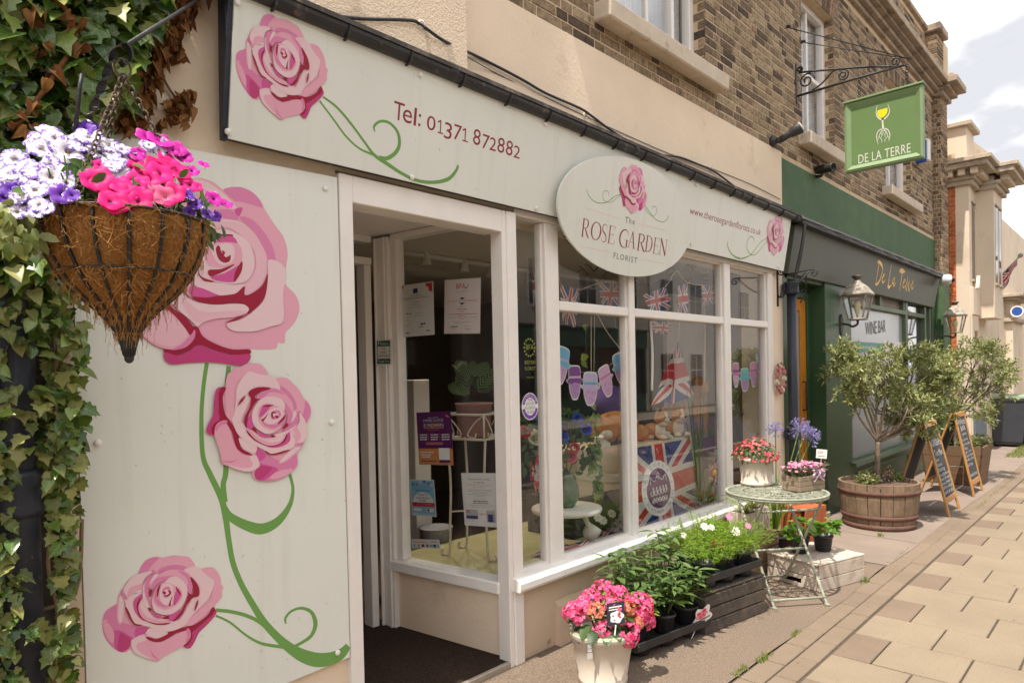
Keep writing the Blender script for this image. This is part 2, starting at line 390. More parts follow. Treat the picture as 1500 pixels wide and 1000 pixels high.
for x in xs: V += [(x,wob(x) + .01 * R.uniform(-1,1),0),(x,.02,.004)]
b.add(V,[(2 * i,2 * i + 2,2 * i + 3,2 * i + 1) for i in range(len(xs) - 1)])
b.add([(x,y,-.1) for x,y,z in V[0::2]],[])
struct(b.build('forecourt',m_tarmac))
b = MB()
cj = [6.02,6.95,8.6,10.4,12.3,14.5,17.5,21]
for i in range(len(cj) - 1):
    x0,x1 = cj[i] + .006,cj[i + 1] - .006
    if i == 0: b.slab([(x0,-1.02,.002),(x1 - .02,-1.045,.002),(x1 + .1,.02,.004),(x0 + .05,.02,.004)],(0,0,-.03))
    else: b.slab([(x0,wob(x0),.002 - .003 * (i % 2)),(x1,wob(x1),.002 - .003 * (i % 2)),(x1 + .1,.02,.004),(x0 + .1,.02,.004)],(0,0,-.03))
cslab = struct(b.build('concrete_path',m_conc))
b = MB(); b.box((21,-4,-.05),(60,3,-.004)); struct(b.build('far_path',m_conc2))
# edging bricks and paving slabs, each a piece
def piece_mesh(lx,ly,m,bev=.004):
    q = MB(); q.obox((0,0,-.02),Vector((1,0,0)),Vector((0,1,0)),Vector((0,0,1)),lx / 2 - .003,ly / 2 - .003,.02,bev); return q.mesh('piece',m)
ed = [piece_mesh(.30,.125,m_edge),piece_mesh(.30,.118,m_edge)]
for row,(yc,off) in enumerate(((-1.065,0),(-1.19,.15))):
    for i in range(62):
        x = 2.3 + off + i * .303
        place('brick',ed[row],pav,(x,yc - .003 * (x - 3.5) * (1 - row),-.002 + R.uniform(-.0015,.0015)),(R.uniform(-.004,.004),R.uniform(-.003,.003),R.uniform(-.004,.004)))
sm = piece_mesh(.40,.40,m_slab); sd = piece_mesh(.40,.20,m_slabd)
nsl = 0
for i in range(38):
    x = 2.55 + i * .403 + .01
    half = i % 2 == 0; y = -1.262
    if half:
        place('paving_slab',sd,pav,(x,y - .1,R.uniform(-.001,.001)),(R.uniform(-.003,.003),R.uniform(-.003,.003),0)); y -= .203
    for j in range(6 if x < 9 else 5):
        if y - .2 < -3.7: break
        place('paving_slab',sm,pav,(x,y - .2,R.uniform(-.0015,.0015)),(R.uniform(-.004,.004),R.uniform(-.004,.004),0)); y -= .403; nsl += 1
b = MB(); b.box((17.9,-3.9,-.011),(60,-1.26,-.003)); b.box((-20,-3.9,-.011),(2.3,-1.26,-.003)); b.k = 0
tag(b.build('paving_slab',m_slab,pav),kind='stuff')
b = MB(); b.box((-20,-4.05,-.125),(60,-3.91,0),.01); struct(b.build('kerb',m_conc2))
b = MB(); b.box((-30,-12.5,-.125),(80,-9.5,0)); struct(b.build('opposite_pavement',m_conc2))
# ================================================================ the brick building over the two shops
bb = root('brick_building',(2.4,0,0),'yellow stock brick building with stone cornice above the two shopfronts','building')
def holes(mb,x0,x1,z0,z1,y0,y1,H):
    xs = sorted({x0,x1,*[h[0] for h in H],*[h[1] for h in H]})
    for a,c in zip(xs,xs[1:]):
        mid = (a + c) / 2; hz = sorted([(h[2],h[3]) for h in H if h[0] < mid < h[1]]); z = z0
        for p,q in hz:
            if p > z: mb.box((a,y0,z),(c,y1,p))
            z = q
        if z < z1: mb.box((a,y0,z),(c,y1,z1))
WIN = [(3.74,5.06,3.95,5.45),(7.10,8.06,3.95,5.45),(10.02,11.30,3.95,5.45)]
b = MB(); holes(b,2.36,12.75,3.0,6.78,0.0,.28,WIN); b.build('wall',m_mortar,bb)
b = MB(); b.box((2.36,.28,2.62),(13.1,8,6.6)); b.box((2.36,6,0),(13.1,8,2.62)); b.build('rear_wall',m_mortar,bb)
bricks = []
def brick_rows(x0,x1,z0,z1,H,y=0.0):
    k = 0; z = z0
    while z + .059 <= z1 + .001:
        x = x0 - (.163 if k % 2 else 0) + R.uniform(-.005,.005); j = k % 2
        while x < x1:
            L = .213 if j % 2 == 0 else .102
            a,c = max(x,x0),min(x + L,x1)
            segs = [(a,c)]
            for h in H:
                if z + .03 > h[2] and z < h[3]:
                    ns = []
                    for p,q in segs:
                        if q <= h[0] or p >= h[1]: ns.append((p,q))
                        else:
                            if p < h[0]: ns.append((p,h[0]))
                            if q > h[1]: ns.append((h[1],q))
                    segs = ns
            for p,q in segs:
                if q - p > .03: bricks.append((p,q,z,z + .057,y))
            x += L + .0105; j += 1
        z += .0672; k += 1
HB = [(h[0] - .0,h[1] + .0,h[2] - .13,h[3] + .21) for h in WIN]
brick_rows(2.36,12.72,3.655,5.86,HB)
brick_rows(2.36,12.72,6.18,6.72,[])
def brick_into(mb,p,q,z0,z1,y):
    d = R.uniform(.002,.006); e = [R.uniform(-.003,.003) for _ in range(6)]
    mb.obox(((p + q) / 2,y - d / 2 + .004,(z0 + z1) / 2 + e[0]),Vector((1,0,e[1])).normalized(),Vector((0,1,0)),Vector((-e[1],0,1)).normalized(),(q - p) / 2,d / 2 + .004,(z1 - z0) / 2,.004)
def pix(p):
    d = Vector(p) - CAM; z = d.dot(_f); return 750 + FPX * d.dot(RT) / z,PCY - FPX * d.dot(UP) / z
seen = sorted((b_ for b_ in bricks if pix(((b_[0] + b_[1]) / 2,0,b_[2]))[1] > 2),key=lambda b_: b_[0])
near = seen[:300]; ns_ = set(map(id,near))
for p,q,z0,z1,y in near:
    k = MB(); brick_into(k,p,q,z0,z1,y); k.build('brick',m_brick,bb)
k = MB()
for b_ in bricks:
    if id(b_) not in ns_: brick_into(k,*b_)
# window reveals, arches and the right hand pier
for h in WIN:
    zz = h[2]
    i = 0
    while zz < h[3]:
        w = .10 if i % 2 else .2
        k.box((h[1] - .004,-.006,zz),(h[1] + .012 if False else h[1] + .002,.004 + w * .5,zz + .06),.003)
        k.box((h[0] - .002,-.006,zz),(h[0] + .004,.004 + w * .5,zz + .06),.003); zz += .0715; i += 1
    nx = int((h[1] - h[0] + .1) / .073)
    for i in range(nx):
        x = h[0] - .05 + i * .073; sl = (x - (h[0] + h[1]) / 2) * .18
        k.slab([(x,-.008,h[3] + .002),(x + .062,-.008,h[3] + .002),(x + .064 + sl,-.008,h[3] + .205),(x + .002 + sl,-.008,h[3] + .205)],(0,.02,0))
PX0,PX1,PY = 12.72,13.17,-.11
z = 2.97; i = 0
while z < 5.84:
    o = .1 if i % 2 else 0
    for x0,x1 in ((PX0,PX0 + .1 + o),(PX0 + .11 + o,PX1)): k.box((x0,PY - .008,z),(x1,PY + .01,z + .06),.004)
    k.box((PX0 - .008,PY,z),(PX0 + .01,-.055 - (.03 if i % 2 else 0),z + .06),.004)
    k.box((PX0 - .008,-.045 - (.03 if i % 2 else 0),z),(PX0 + .01,-.001,z + .06),.004); z += .0715; i += 1
z = 6.2
while z < 6.72:
    k.box((12.3,-.16,z),(12.72,.0,z + .06),.004); z += .0715
tag(k.build('brick',m_brick,bb),kind='stuff')
b = MB(); b.box((PX0,PY,2.95),(PX1,.3,5.86)); b.box((12.31,-.15,6.18),(13.1,.3,6.74)); b.build('pier',m_mortar,bb)
b = MB()
for (x0,x1,y,z0,z1) in ((2.36,12.7,-.05,5.87,5.93),(2.36,12.7,-.11,5.93,5.99),(2.36,12.7,-.24,6.03,6.12),(2.36,12.7,-.17,5.99,6.03),(2.36,12.7,-.2,6.12,6.17),
                            (12.66,13.24,-.17,5.87,5.95),(12.63,13.28,-.25,5.95,6.02),(12.6,13.34,-.36,6.02,6.12),(12.64,13.28,-.3,6.12,6.17)):
    b.box((x0,y,z0),(x1,.1,z1),.008)
b.build('cornice',m_stone2,bb)
b = MB(); b.box((2.36,-.05,6.78),(12.3,.35,6.85),.01); b.box((12.24,-.22,6.74),(12.8,.35,6.86),.015); b.build('coping',m_stone2,bb)
for i,h in enumerate(WIN):
    b = MB(); b.obox(((h[0] + h[1]) / 2,-.0,h[2] - .065),Vector((1,0,0)),Vector((0,1,.05)).normalized(),Vector((0,-.05,1)).normalized(),(h[1] - h[0]) / 2 + (.16 if i != 1 else .1),.13,.06,.01)
    b.build('window_sill',m_stone,bb)
    wf = MB(); x0,x1,z0,z1 = h; y0,y1 = .09,.16
    for a,c in (((x0,y0,z0),(x0 + .07,y1,z1)),((x1 - .07,y0,z0),(x1,y1,z1)),((x0 + .07,y0 + .002,z0),(x1 - .07,y1,z0 + .07)),((x0 + .07,y0 + .002,z1 - .06),(x1 - .07,y1,z1)),((x0 + .07,y0 + .004,(z0 + z1) / 2 - .02),(x1 - .07,y1,(z0 + z1) / 2 + .03)),(((x0 + x1) / 2 - .018,y0 + .02,z0 + .07),((x0 + x1) / 2 + .018,y1 - .01,z1 - .06))):
        wf.box(a,c,.006)
    if i == 0: wf.box((x1 - .34,y0 + .004,z0 + .07),(x1 - .30,y1,z1 - .06),.005)
    w = wf.build('sash_window',m_white,bb)
    g = MB(); g.box((x0 + .07,.13,z0 + .07),(x1 - .07,.134,z1 - .06)); g.build('pane',glassM('upper_glass'),w)
    c = MB(); nn = 60
    P = [(x0 + .03 + (x1 - x0 - .06) * j / nn,.20 + .012 * math.sin(j * 1.7) + .008 * math.sin(j * .6),0) for j in range(nn + 1)]
    c.add([(x,y,z0) for x,y,_ in P] + [(x,y,z1) for x,y,_ in P],[(j,j + 1,nn + 2 + j,nn + 1 + j) for j in range(nn)],smooth=True)
    c.build('curtain',m_curtain,w)
    d = MB(); d.box((x0 - .02,.26,z0 - .05),(x1 + .02,.279,z1 + .05)); d.build('room_backing',m_darkroom,w)
# the rendered band over the florist and the rough projecting chimney breast
b = MB(); b.box((2.36,-.012,3.0),(6.54,.0,3.652),.004); b.build('rendered_band',m_render,bb)
rb = MB()
rb.box((1.0,-.13,3.085),(2.362,.3,6.2),.02); rb.build('projecting_breast',m_rough,bb)
b = MB(); b.box((.64,0,0),(1.66,.3,3.08)); b.box((1.66,0,2.5),(2.36,.3,3.08)); b.box((2.36,0,2.5),(6.54,.3,3.0)); b.box((.64,.02,3.08),(2.3,.3,5.2)); b.box((6.29,-.0,.0),(6.54,.3,2.5)); b.build('rendered_wall',m_render,bb)
b = MB(); b.box((.64,.3,2.52),(2.36,8,5.0)); b.build('rear_wing',m_mortar,bb)
# ================================================================ the florist's shopfront
sf = root('florist_shopfront',(2.78,0,0),'white painted florist shopfront with recessed entrance and wide display window','shopfront')
b = MB(); b.box((1.66,-.03,-.0),(1.727,.12,2.486),.004); b.build('door_jamb',m_white,sf)
b = MB(); b.box((1.727,-.03,2.366),(2.665,.1,2.486),.004); b.build('lintel',m_white,sf)
b = MB(); b.box((2.665,-.03,0.0),(2.70,.06,2.486),.004); b.box((2.70,-.036,0),(2.776,.055,2.486),.005); b.build('door_post',m_white,sf)
b = MB(); b.box((2.776,-.012,.0),(6.29,.28,.412)); b.build('stall_riser',m_riser,sf)
b = MB()
xs = [3.06 + i * (6.5 - 3.06) / 20 for i in range(21)]
pr = [(-.055,-.0),(-.045,.235),(-.012,.262),(.0,.262),(.0,.0)]
V = [(x,y + .003 * R.uniform(-1,1),z + .003 * R.uniform(-1,1)) for x in xs for y,z in pr]
b.add(V,[(i * 5 + j,i * 5 + j + 1,i * 5 + j + 6,i * 5 + j + 5) for i in range(20) for j in range(4)] + [(0,1,2,3,4),tuple(100 + q for q in (4,3,2,1,0))])
b.build('plinth_ledge',m_riser,sf)
# sill with a rounded front, in two boards
for x0,x1 in ((2.69,3.068),(3.071,6.30)):
    b = MB(); pr = [(-.085,.415),(-.092,.43),(-.092,.462),(-.08,.476),(-.02,.487),(.06,.492),(.06,.415)]
    V = [(x,y,z) for x in (x0,x1) for y,z in pr]; b.add(V,[(j,(j + 1) % 7,7 + (j + 1) % 7,7 + j) for j in range(7)] + [tuple(range(6,-1,-1)),tuple(range(7,14))]); b.build('sill',m_white2,sf)
b = MB(); b.box((2.776,-.02,2.476),(6.295,.1,2.52),.003); b.build('window_head',m_white,sf)
for x0,x1 in ((3.03,3.175),(3.895,3.985),(5.292,5.425),(6.165,6.295)):
    b = MB(); b.box((x0 + .012,-.015,.48),(x1 - .012,.075,2.476),.006); b.box((x0,.012,.485),(x1,.06,2.474),.004); b.build('mullion',m_white,sf)
for x0,x1 in ((3.166,3.904),(3.976,5.301),(5.416,6.174)):
    b = MB(); b.box((x0,-.008,1.972),(x1,.07,2.03),.006); b.build('transom',m_white,sf)
for x0,x1,z0,z1 in [(p_,q_,y_,y_ + .016) for p_,q_ in ((3.175,3.895),(3.985,5.292),(5.425,6.165)) for y_ in (.488,2.46)] + [(2.776,3.03,.46,.50)]: b = MB(); b.box((x0,.02,z0),(x1,.055,z1)); b.build('glazing_bead',m_white,sf)
for x0,x1 in ((2.776,3.04),): g = MB(); g.box((x0,.036,.49),(x1,.040,2.476)); g.build('pane',m_glass,sf)
for x0,x1 in ((3.165,3.905),(3.975,5.30),(5.415,6.175)):
    for z0,z1 in ((.49,1.99),(2.01,2.476)): g = MB(); g.box((x0,.036,z0),(x1,.040,z1)); g.build('pane',m_glass,sf)
# the recessed entrance
RP = Vector((2.70,.05,0)); RQ = Vector((2.607,.90,0)); RD = (RQ - RP).normalized(); RN = Vector((-RD.y,RD.x,0)); RN = -RN if RN.x > 0 else RN   # RN points into the entrance (-x)
RIN = -RN
def rec(t,z,off=0.0): return RP + RD * t + RN * off + Vector((0,0,z))
def RW(u,v,off=0.0):
    return WP(u,v,RP + RN * off,RN)
Zv = Vector((0,0,1)); RL = (RQ - RP).length
def rbox(mb,t0,t1,z0,z1,o0,o1,bev=.004): mb.obox(rec((t0 + t1) / 2,(z0 + z1) / 2,(o0 + o1) / 2),RD,RN,Zv,(t1 - t0) / 2,abs(o1 - o0) / 2,(z1 - z0) / 2,bev)
b = MB(); rbox(b,0,RL,0,.39,-.1,0,0); b.build('entrance_riser',m_render,sf)
b = MB(); rbox(b,0.0,RL + .04,.385,.455,-.08,.045,.008); b.build('entrance_sill',m_white2,sf)
b = MB(); rbox(b,RL - .075,RL - .02,.455,2.45,-.06,.01); rbox(b,RL - .02,RL + .11,0,2.47,-.09,.035); rbox(b,RL + .0,RL + .025,0,2.465,.034,.046); rbox(b,RL + .075,RL + .09,0,2.465,.034,.05); b.build('door_frame',m_white,sf)
b = MB(); rbox(b,0,RL - .03,2.445,2.482,-.06,.02); b.build('window_head',m_white,sf)
g = MB(); rbox(g,0.0,RL - .05,.45,2.45,-.032,-.028,0); g.build('pane',m_glass,sf)
b = MB(); b.box((1.66,.03,2.484),(2.75,1.15,2.50)); b.build('entrance_ceiling',m_white,sf)
b = MB(); b.box((1.60,.1,0),(1.70,1.15,2.484)); b.build('entrance_wall',m_white,sf)
b = MB(); b.box((1.70,.98,2.30),(2.535,1.06,2.345),.004); b.box((1.70,.98,2.44),(2.535,1.06,2.484),.004); b.box((1.7,.98,0),(1.78,1.06,2.3),.004); b.box((2.485,.99,0),(2.535,1.08,2.3),.004); b.build('inner_door_frame',m_white,sf)
b = MB(); b.box((1.78,1.0,2.345),(2.52,1.004,2.44)); b.build('fanlight',m_glass,sf)
# the door stands open into the shop
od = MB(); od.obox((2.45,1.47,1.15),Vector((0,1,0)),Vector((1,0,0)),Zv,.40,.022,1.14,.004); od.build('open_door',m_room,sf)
# ================================================================ the room behind
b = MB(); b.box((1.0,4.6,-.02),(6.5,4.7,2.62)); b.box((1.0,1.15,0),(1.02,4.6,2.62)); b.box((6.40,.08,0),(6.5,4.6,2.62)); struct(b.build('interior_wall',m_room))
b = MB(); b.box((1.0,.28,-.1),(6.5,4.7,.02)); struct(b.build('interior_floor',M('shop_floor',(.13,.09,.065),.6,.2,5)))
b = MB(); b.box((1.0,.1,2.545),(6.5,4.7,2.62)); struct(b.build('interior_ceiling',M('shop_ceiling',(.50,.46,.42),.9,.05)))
b = MB()
m_mat = NT('brown_coir_mat'); fz = m_mat.noise(260,2,.6,stretch=(1,.5,1)); m_mat = m_mat.bsdf(m_mat.ramp(fz,(.3,(.016,.010,.008)),(.7,(.075,.048,.036))),1,0,m_mat.bump(fz,1.0,.006),.1)
b.slab([(1.727,-.005,.03),(2.66,-.005,.03),(2.70,.05,.03),(2.60,1.1,.03),(1.70,1.1,.03)],(0,0,-.025)); b.thing('entrance_mat',m_mat,'dark brown ribbed coir mat filling the recessed entrance','mat')
b = MB(); b.box((1.727,-.03,.0),(2.664,-.006,.036),.004); b.build('threshold',M('aluminium_strip',(.42,.38,.33),.45,.2,30,metal=.6),sf)
# ================================================================ signs of the florist
import numpy as np
FN = Vector((0,-.53,-.09)).normalized(); FUP = Vector((0,-.09,.53)).normalized(); FO = Vector((0,-.07,2.5)); XX = Vector((1,0,0))
class Plane:
    def __init__(s,o,X,Y): s.o = Vector(o); s.X = X; s.Y = Y; s.n = X.cross(Y)
    def p(s,u,v):
        q = WP(u,v,s.o,s.n) - s.o; return (q.dot(s.X),q.dot(s.Y))
    def w(s,a,b,k=0.0): return s.o + s.X * a + s.Y * b + s.n * k
fas = Plane(FO,XX,FUP); pan = Plane((0,-.026,0),XX,Zv)
def crop(ox,oy,k,pts): return [(ox + x / k,oy + y / k) for x,y in pts]
def glyph(mb,pl,ch,l,r,t,b,lift,mi=0):
    cx = (l + r) / 2; cy = (t + b) / 2
    x0 = pl.p(l,cy)[0]; x1 = pl.p(r,cy)[0]; z1 = pl.p(cx,t)[1]; z0 = pl.p(cx,b)[1]
    v,f = text2d(ch,1,res=4); a = min(x for x,y in v); c = max(x for x,y in v); d = min(y for x,y in v); e = max(y for x,y in v)
    mb.add([pl.w(x0 + (x - a) / (c - a) * (x1 - x0),z0 + (y - d) / (e - d) * (z1 - z0),lift) for x,y in v],f,mi)
def fit_text(mb,pl,txt,s,e,top,lift,mi=0,space=1.0):
    a = pl.p(*s); b = pl.p(*e); h = pl.p(*top)[1] - a[1]; v,f = text2d(txt,1,1,space,res=3)
    x0 = min(x for x,y in v); x1 = max(x for x,y in v); y1 = max(y for x,y in v)
    mb.add([pl.w(a[0] + (x - x0) / (x1 - x0) * (b[0] - a[0]),a[1] + (b[1] - a[1]) * (x - x0) / (x1 - x0) + y / y1 * h,lift) for x,y in v],f,mi)
def ribbon(mb,pl,pts,ws,lift,mi=0,k=1.0):
    """tapered stem: photo pixels and widths in photo pixels"""
    q = []
    for i,(p,w) in enumerate(zip(pts,ws)):
        a = pl.p(*p); d = pl.p(p[0],p[1] + 1); q.append((a[0],a[1],w * abs(a[1] - d[1])))
    L,Q = stroke2([(x,y) for x,y,w in q],[w for x,y,w in q],6); n_ = len(L)
    mb.add([pl.w(a,b_,lift) for a,b_ in L] + [pl.w(a,b_,lift) for a,b_ in Q],[(i,i + 1,n_ + i + 1,n_ + i) for i in range(n_ - 1)],mi)
# ---- rose drawings, as outlines (colour, points) in the drawing's own units
P_,L_,M_,D_,C_,G_,B_ = range(7)
ROSE_A = [
 (L_,[(55,620),(75,540),(130,490),(190,460),(190,400),(225,345),(250,300),(300,240),(370,200),(385,150),(430,90),(490,62),(545,60),(600,68),(640,50),(690,45),(740,52),(800,60),(840,100),(855,135),(905,160),(960,150),(1010,150),(1050,190),(1075,240),(1080,290),(1100,320),(1085,350),(1085,400),(1040,460),(1010,500),(1035,530),(1025,570),(960,640),(900,700),(860,770),(820,840),(780,848),(750,828),(700,850),(620,890),(570,930),(530,960),(470,945),(390,915),(330,880),(300,855),(270,878),(215,880),(160,850),(100,790),(65,720)]),
 (M_,[(60,620),(80,540),(140,490),(190,465),(180,560),(230,620),(330,650),(450,665),(440,690),(380,740),(320,760),(295,800),(290,840),(230,878),(160,850),(100,780),(65,700)]),
 (D_,[(150,700),(200,690),(260,720),(320,750),(295,800),(290,840),(230,878),(170,850),(160,780)]),
 (G_,[(210,720),(260,735),(300,770),(290,835),(235,876),(190,850)]),
 (L_,[(62,600),(110,610),(90,620),(120,640),(160,720),(150,800),(110,770),(70,690)]),
 (M_,[(240,640),(330,660),(448,668),(400,735),(330,752),(260,715)]),(D_,[(350,668),(448,670),(400,732),(340,745)]),
 (L_,[(195,400),(240,380),(265,420),(250,500),(240,600),(210,640),(185,600),(180,520)]),(P_,[(205,410),(238,400),(245,450),(228,600),(205,625),(195,560)]),
 (M_,[(370,200),(390,150),(430,95),(490,65),(545,62),(500,110),(470,150),(450,180)]),
 (L_,[(455,180),(500,115),(560,75),(640,52),(740,55),(800,62),(840,105),(850,135),(790,150),(700,170),(600,175),(520,200)]),
 (M_,[(530,190),(560,155),(640,130),(720,128),(790,150),(760,180),(680,165),(600,178)]),
 (P_,[(760,180),(800,150),(860,140),(920,170),(960,220),(1020,265),(1000,350),(960,430),(880,510),(800,600),(770,650),(690,640),(750,560),(830,400),(830,280)]),
 (L_,[(915,165),(1000,150),(1050,190),(1075,250),(1080,300),(1098,320),(1085,360),(1080,410),(1000,500),(900,590),(820,660),(780,660),(800,600),(900,510),(990,420),(1005,330),(1020,265),(960,220)]),
 (C_,[(1005,490),(1030,510),(1020,540),(900,650),(840,700),(825,770),(790,820),(755,830),(800,760),(810,700),(770,660),(850,640),(960,560)]),
 (G_,[(1030,515),(1035,550),(960,640),(890,710),(850,790),(815,840),(780,845),(762,830),(800,810),(830,760),(835,700),(900,655),(1000,560)]),
 (L_,[(300,800),(320,760),(430,720),(500,780),(600,770),(700,720),(790,680),(815,700),(810,760),(750,825),(650,880),(580,920),(530,955),(460,940),(380,910),(320,870)]),
 (P_,[(305,800),(330,760),(400,730),(440,760),(400,785),(360,800),(350,840),(400,890),(480,935),(400,915),(330,870)]),
 (M_,[(470,800),(478,860),(500,900),(545,945),(510,930),(480,895)]),(M_,[(790,670),(815,700),(800,770),(770,790),(790,740),(775,690)]),
 (C_,[(425,745),(470,750),(520,765),(580,740),(610,710),(680,685),(720,670),(775,665),(775,690),(700,710),(640,745),(570,785),(510,790),(460,775)]),
 (P_,[(430,710),(480,660),(560,690),(620,710),(590,735),(540,755),(500,755),(460,740)]),
 (P_,[(240,330),(300,240),(380,200),(470,180),(490,190),(430,230),(400,290),(395,360),(330,370),(280,420),(260,470),(240,400)]),
 (L_,[(300,320),(400,290),(400,330),(330,360),(280,410),(270,380)]),(M_,[(480,200),(490,165),(512,190),(505,205)]),(M_,[(215,345),(240,360),(270,410),(260,430),(230,390)]),
 (P_,[(255,480),(270,420),(320,380),(400,365),(380,400),(330,420),(320,480),(360,560),(420,610),(500,630),(620,620),(660,610),(700,600),(770,640),(700,680),(620,700),(540,690),(460,660),(380,640),(320,620),(290,560),(265,520)]),
 (C_,[(255,485),(280,520),(310,590),(340,630),(390,640),(380,650),(330,640),(290,590),(260,520)]),
 (D_,[(320,450),(340,410),(400,370),(400,400),(360,430),(350,500),(380,570),(430,610),(380,590),(330,520)]),
 (C_,[(350,470),(370,430),(400,405),(375,450),(365,510),(390,570),(430,605),(380,575),(355,520)]),
 (L_,[(365,480),(400,410),(420,470),(470,520),(540,560),(600,570),(650,600),(640,625),(560,635),(480,620),(410,590),(375,540)]),(P_,[(380,480),(410,430),(430,480),(500,545),(600,590),(620,605),(520,600),(430,560)]),
 (C_,[(460,620),(540,630),(640,622),(600,640),(520,640)]),
 (L_,[(470,290),(510,230),(600,175),(700,165),(780,190),(820,240),(830,320),(800,400),(770,360),(770,290),(700,240),(640,225),(560,250),(500,280),(460,330)]),
 (M_,[(700,175),(775,195),(815,245),(825,320),(800,390),(780,350),(790,270),(760,220)]),
 (M_,[(470,310),(520,240),(620,220),(680,225),(600,260),(530,290),(480,340)]),
 (P_,[(400,350),(410,290),(460,230),(530,200),(520,230),(470,290),(440,350),(440,430),(460,480),(470,510),(430,490),(405,430)]),(M_,[(430,250),(500,205),(470,260),(450,330),(440,420),(425,400),(415,330)]),
 (C_,[(810,230),(850,260),(885,320),(888,380),(870,400),(830,410),(780,470),(740,550),(690,600),(660,605),(720,540),(750,490),(790,400),(780,350),(800,370),(830,380),(835,320)]),
 (C_,[(880,425),(870,480),(845,525),(855,470),(870,435)]),(D_,[(620,590),(650,540),(720,510),(700,560),(660,600)]),
 (P_,[(590,270),(640,230),(700,230),(760,280),(785,340),(770,420),(720,500),(640,550),(560,550),(500,520),(480,440),(500,360),(540,300)]),
 (L_,[(490,400),(510,330),(550,285),(620,280),(720,330),(740,400),(690,470),(600,510),(530,490),(490,450)]),
 (M_,[(500,400),(515,330),(550,290),(530,340),(525,400),(560,450),(620,480),(580,490),(520,460)]),
 (C_,[(520,390),(525,330),(555,285),(545,330),(530,395)]),(C_,[(445,490),(480,505),(460,525),(450,510)]),(C_,[(455,350),(485,335),(475,380),(460,400)]),(C_,[(555,580),(620,565),(620,590),(570,585)]),
 (D_,[(460,520),(520,550),(560,560),(550,585),(500,570)]),
 (P_,[(560,310),(600,285),(650,300),(665,360),(660,430),(640,470),(590,470),(550,430),(545,360)]),
 (D_,[(700,330),(730,380),(690,450),(665,470),(670,400)]),(C_,[(685,310),(728,375),(725,385),(695,350)]),(C_,[(655,390),(640,450),(640,475),(620,475),(635,430)]),
 (M_,[(570,330),(620,310),(640,350),(620,400),(580,400)]),(P_,[(580,350),(610,335),(625,365),(600,385)]),(C_,[(565,360),(590,350),(600,370),(585,375)]),(C_,[(610,345),(640,350),(640,375),(610,395),(580,390),(610,380),(628,365)]),
]
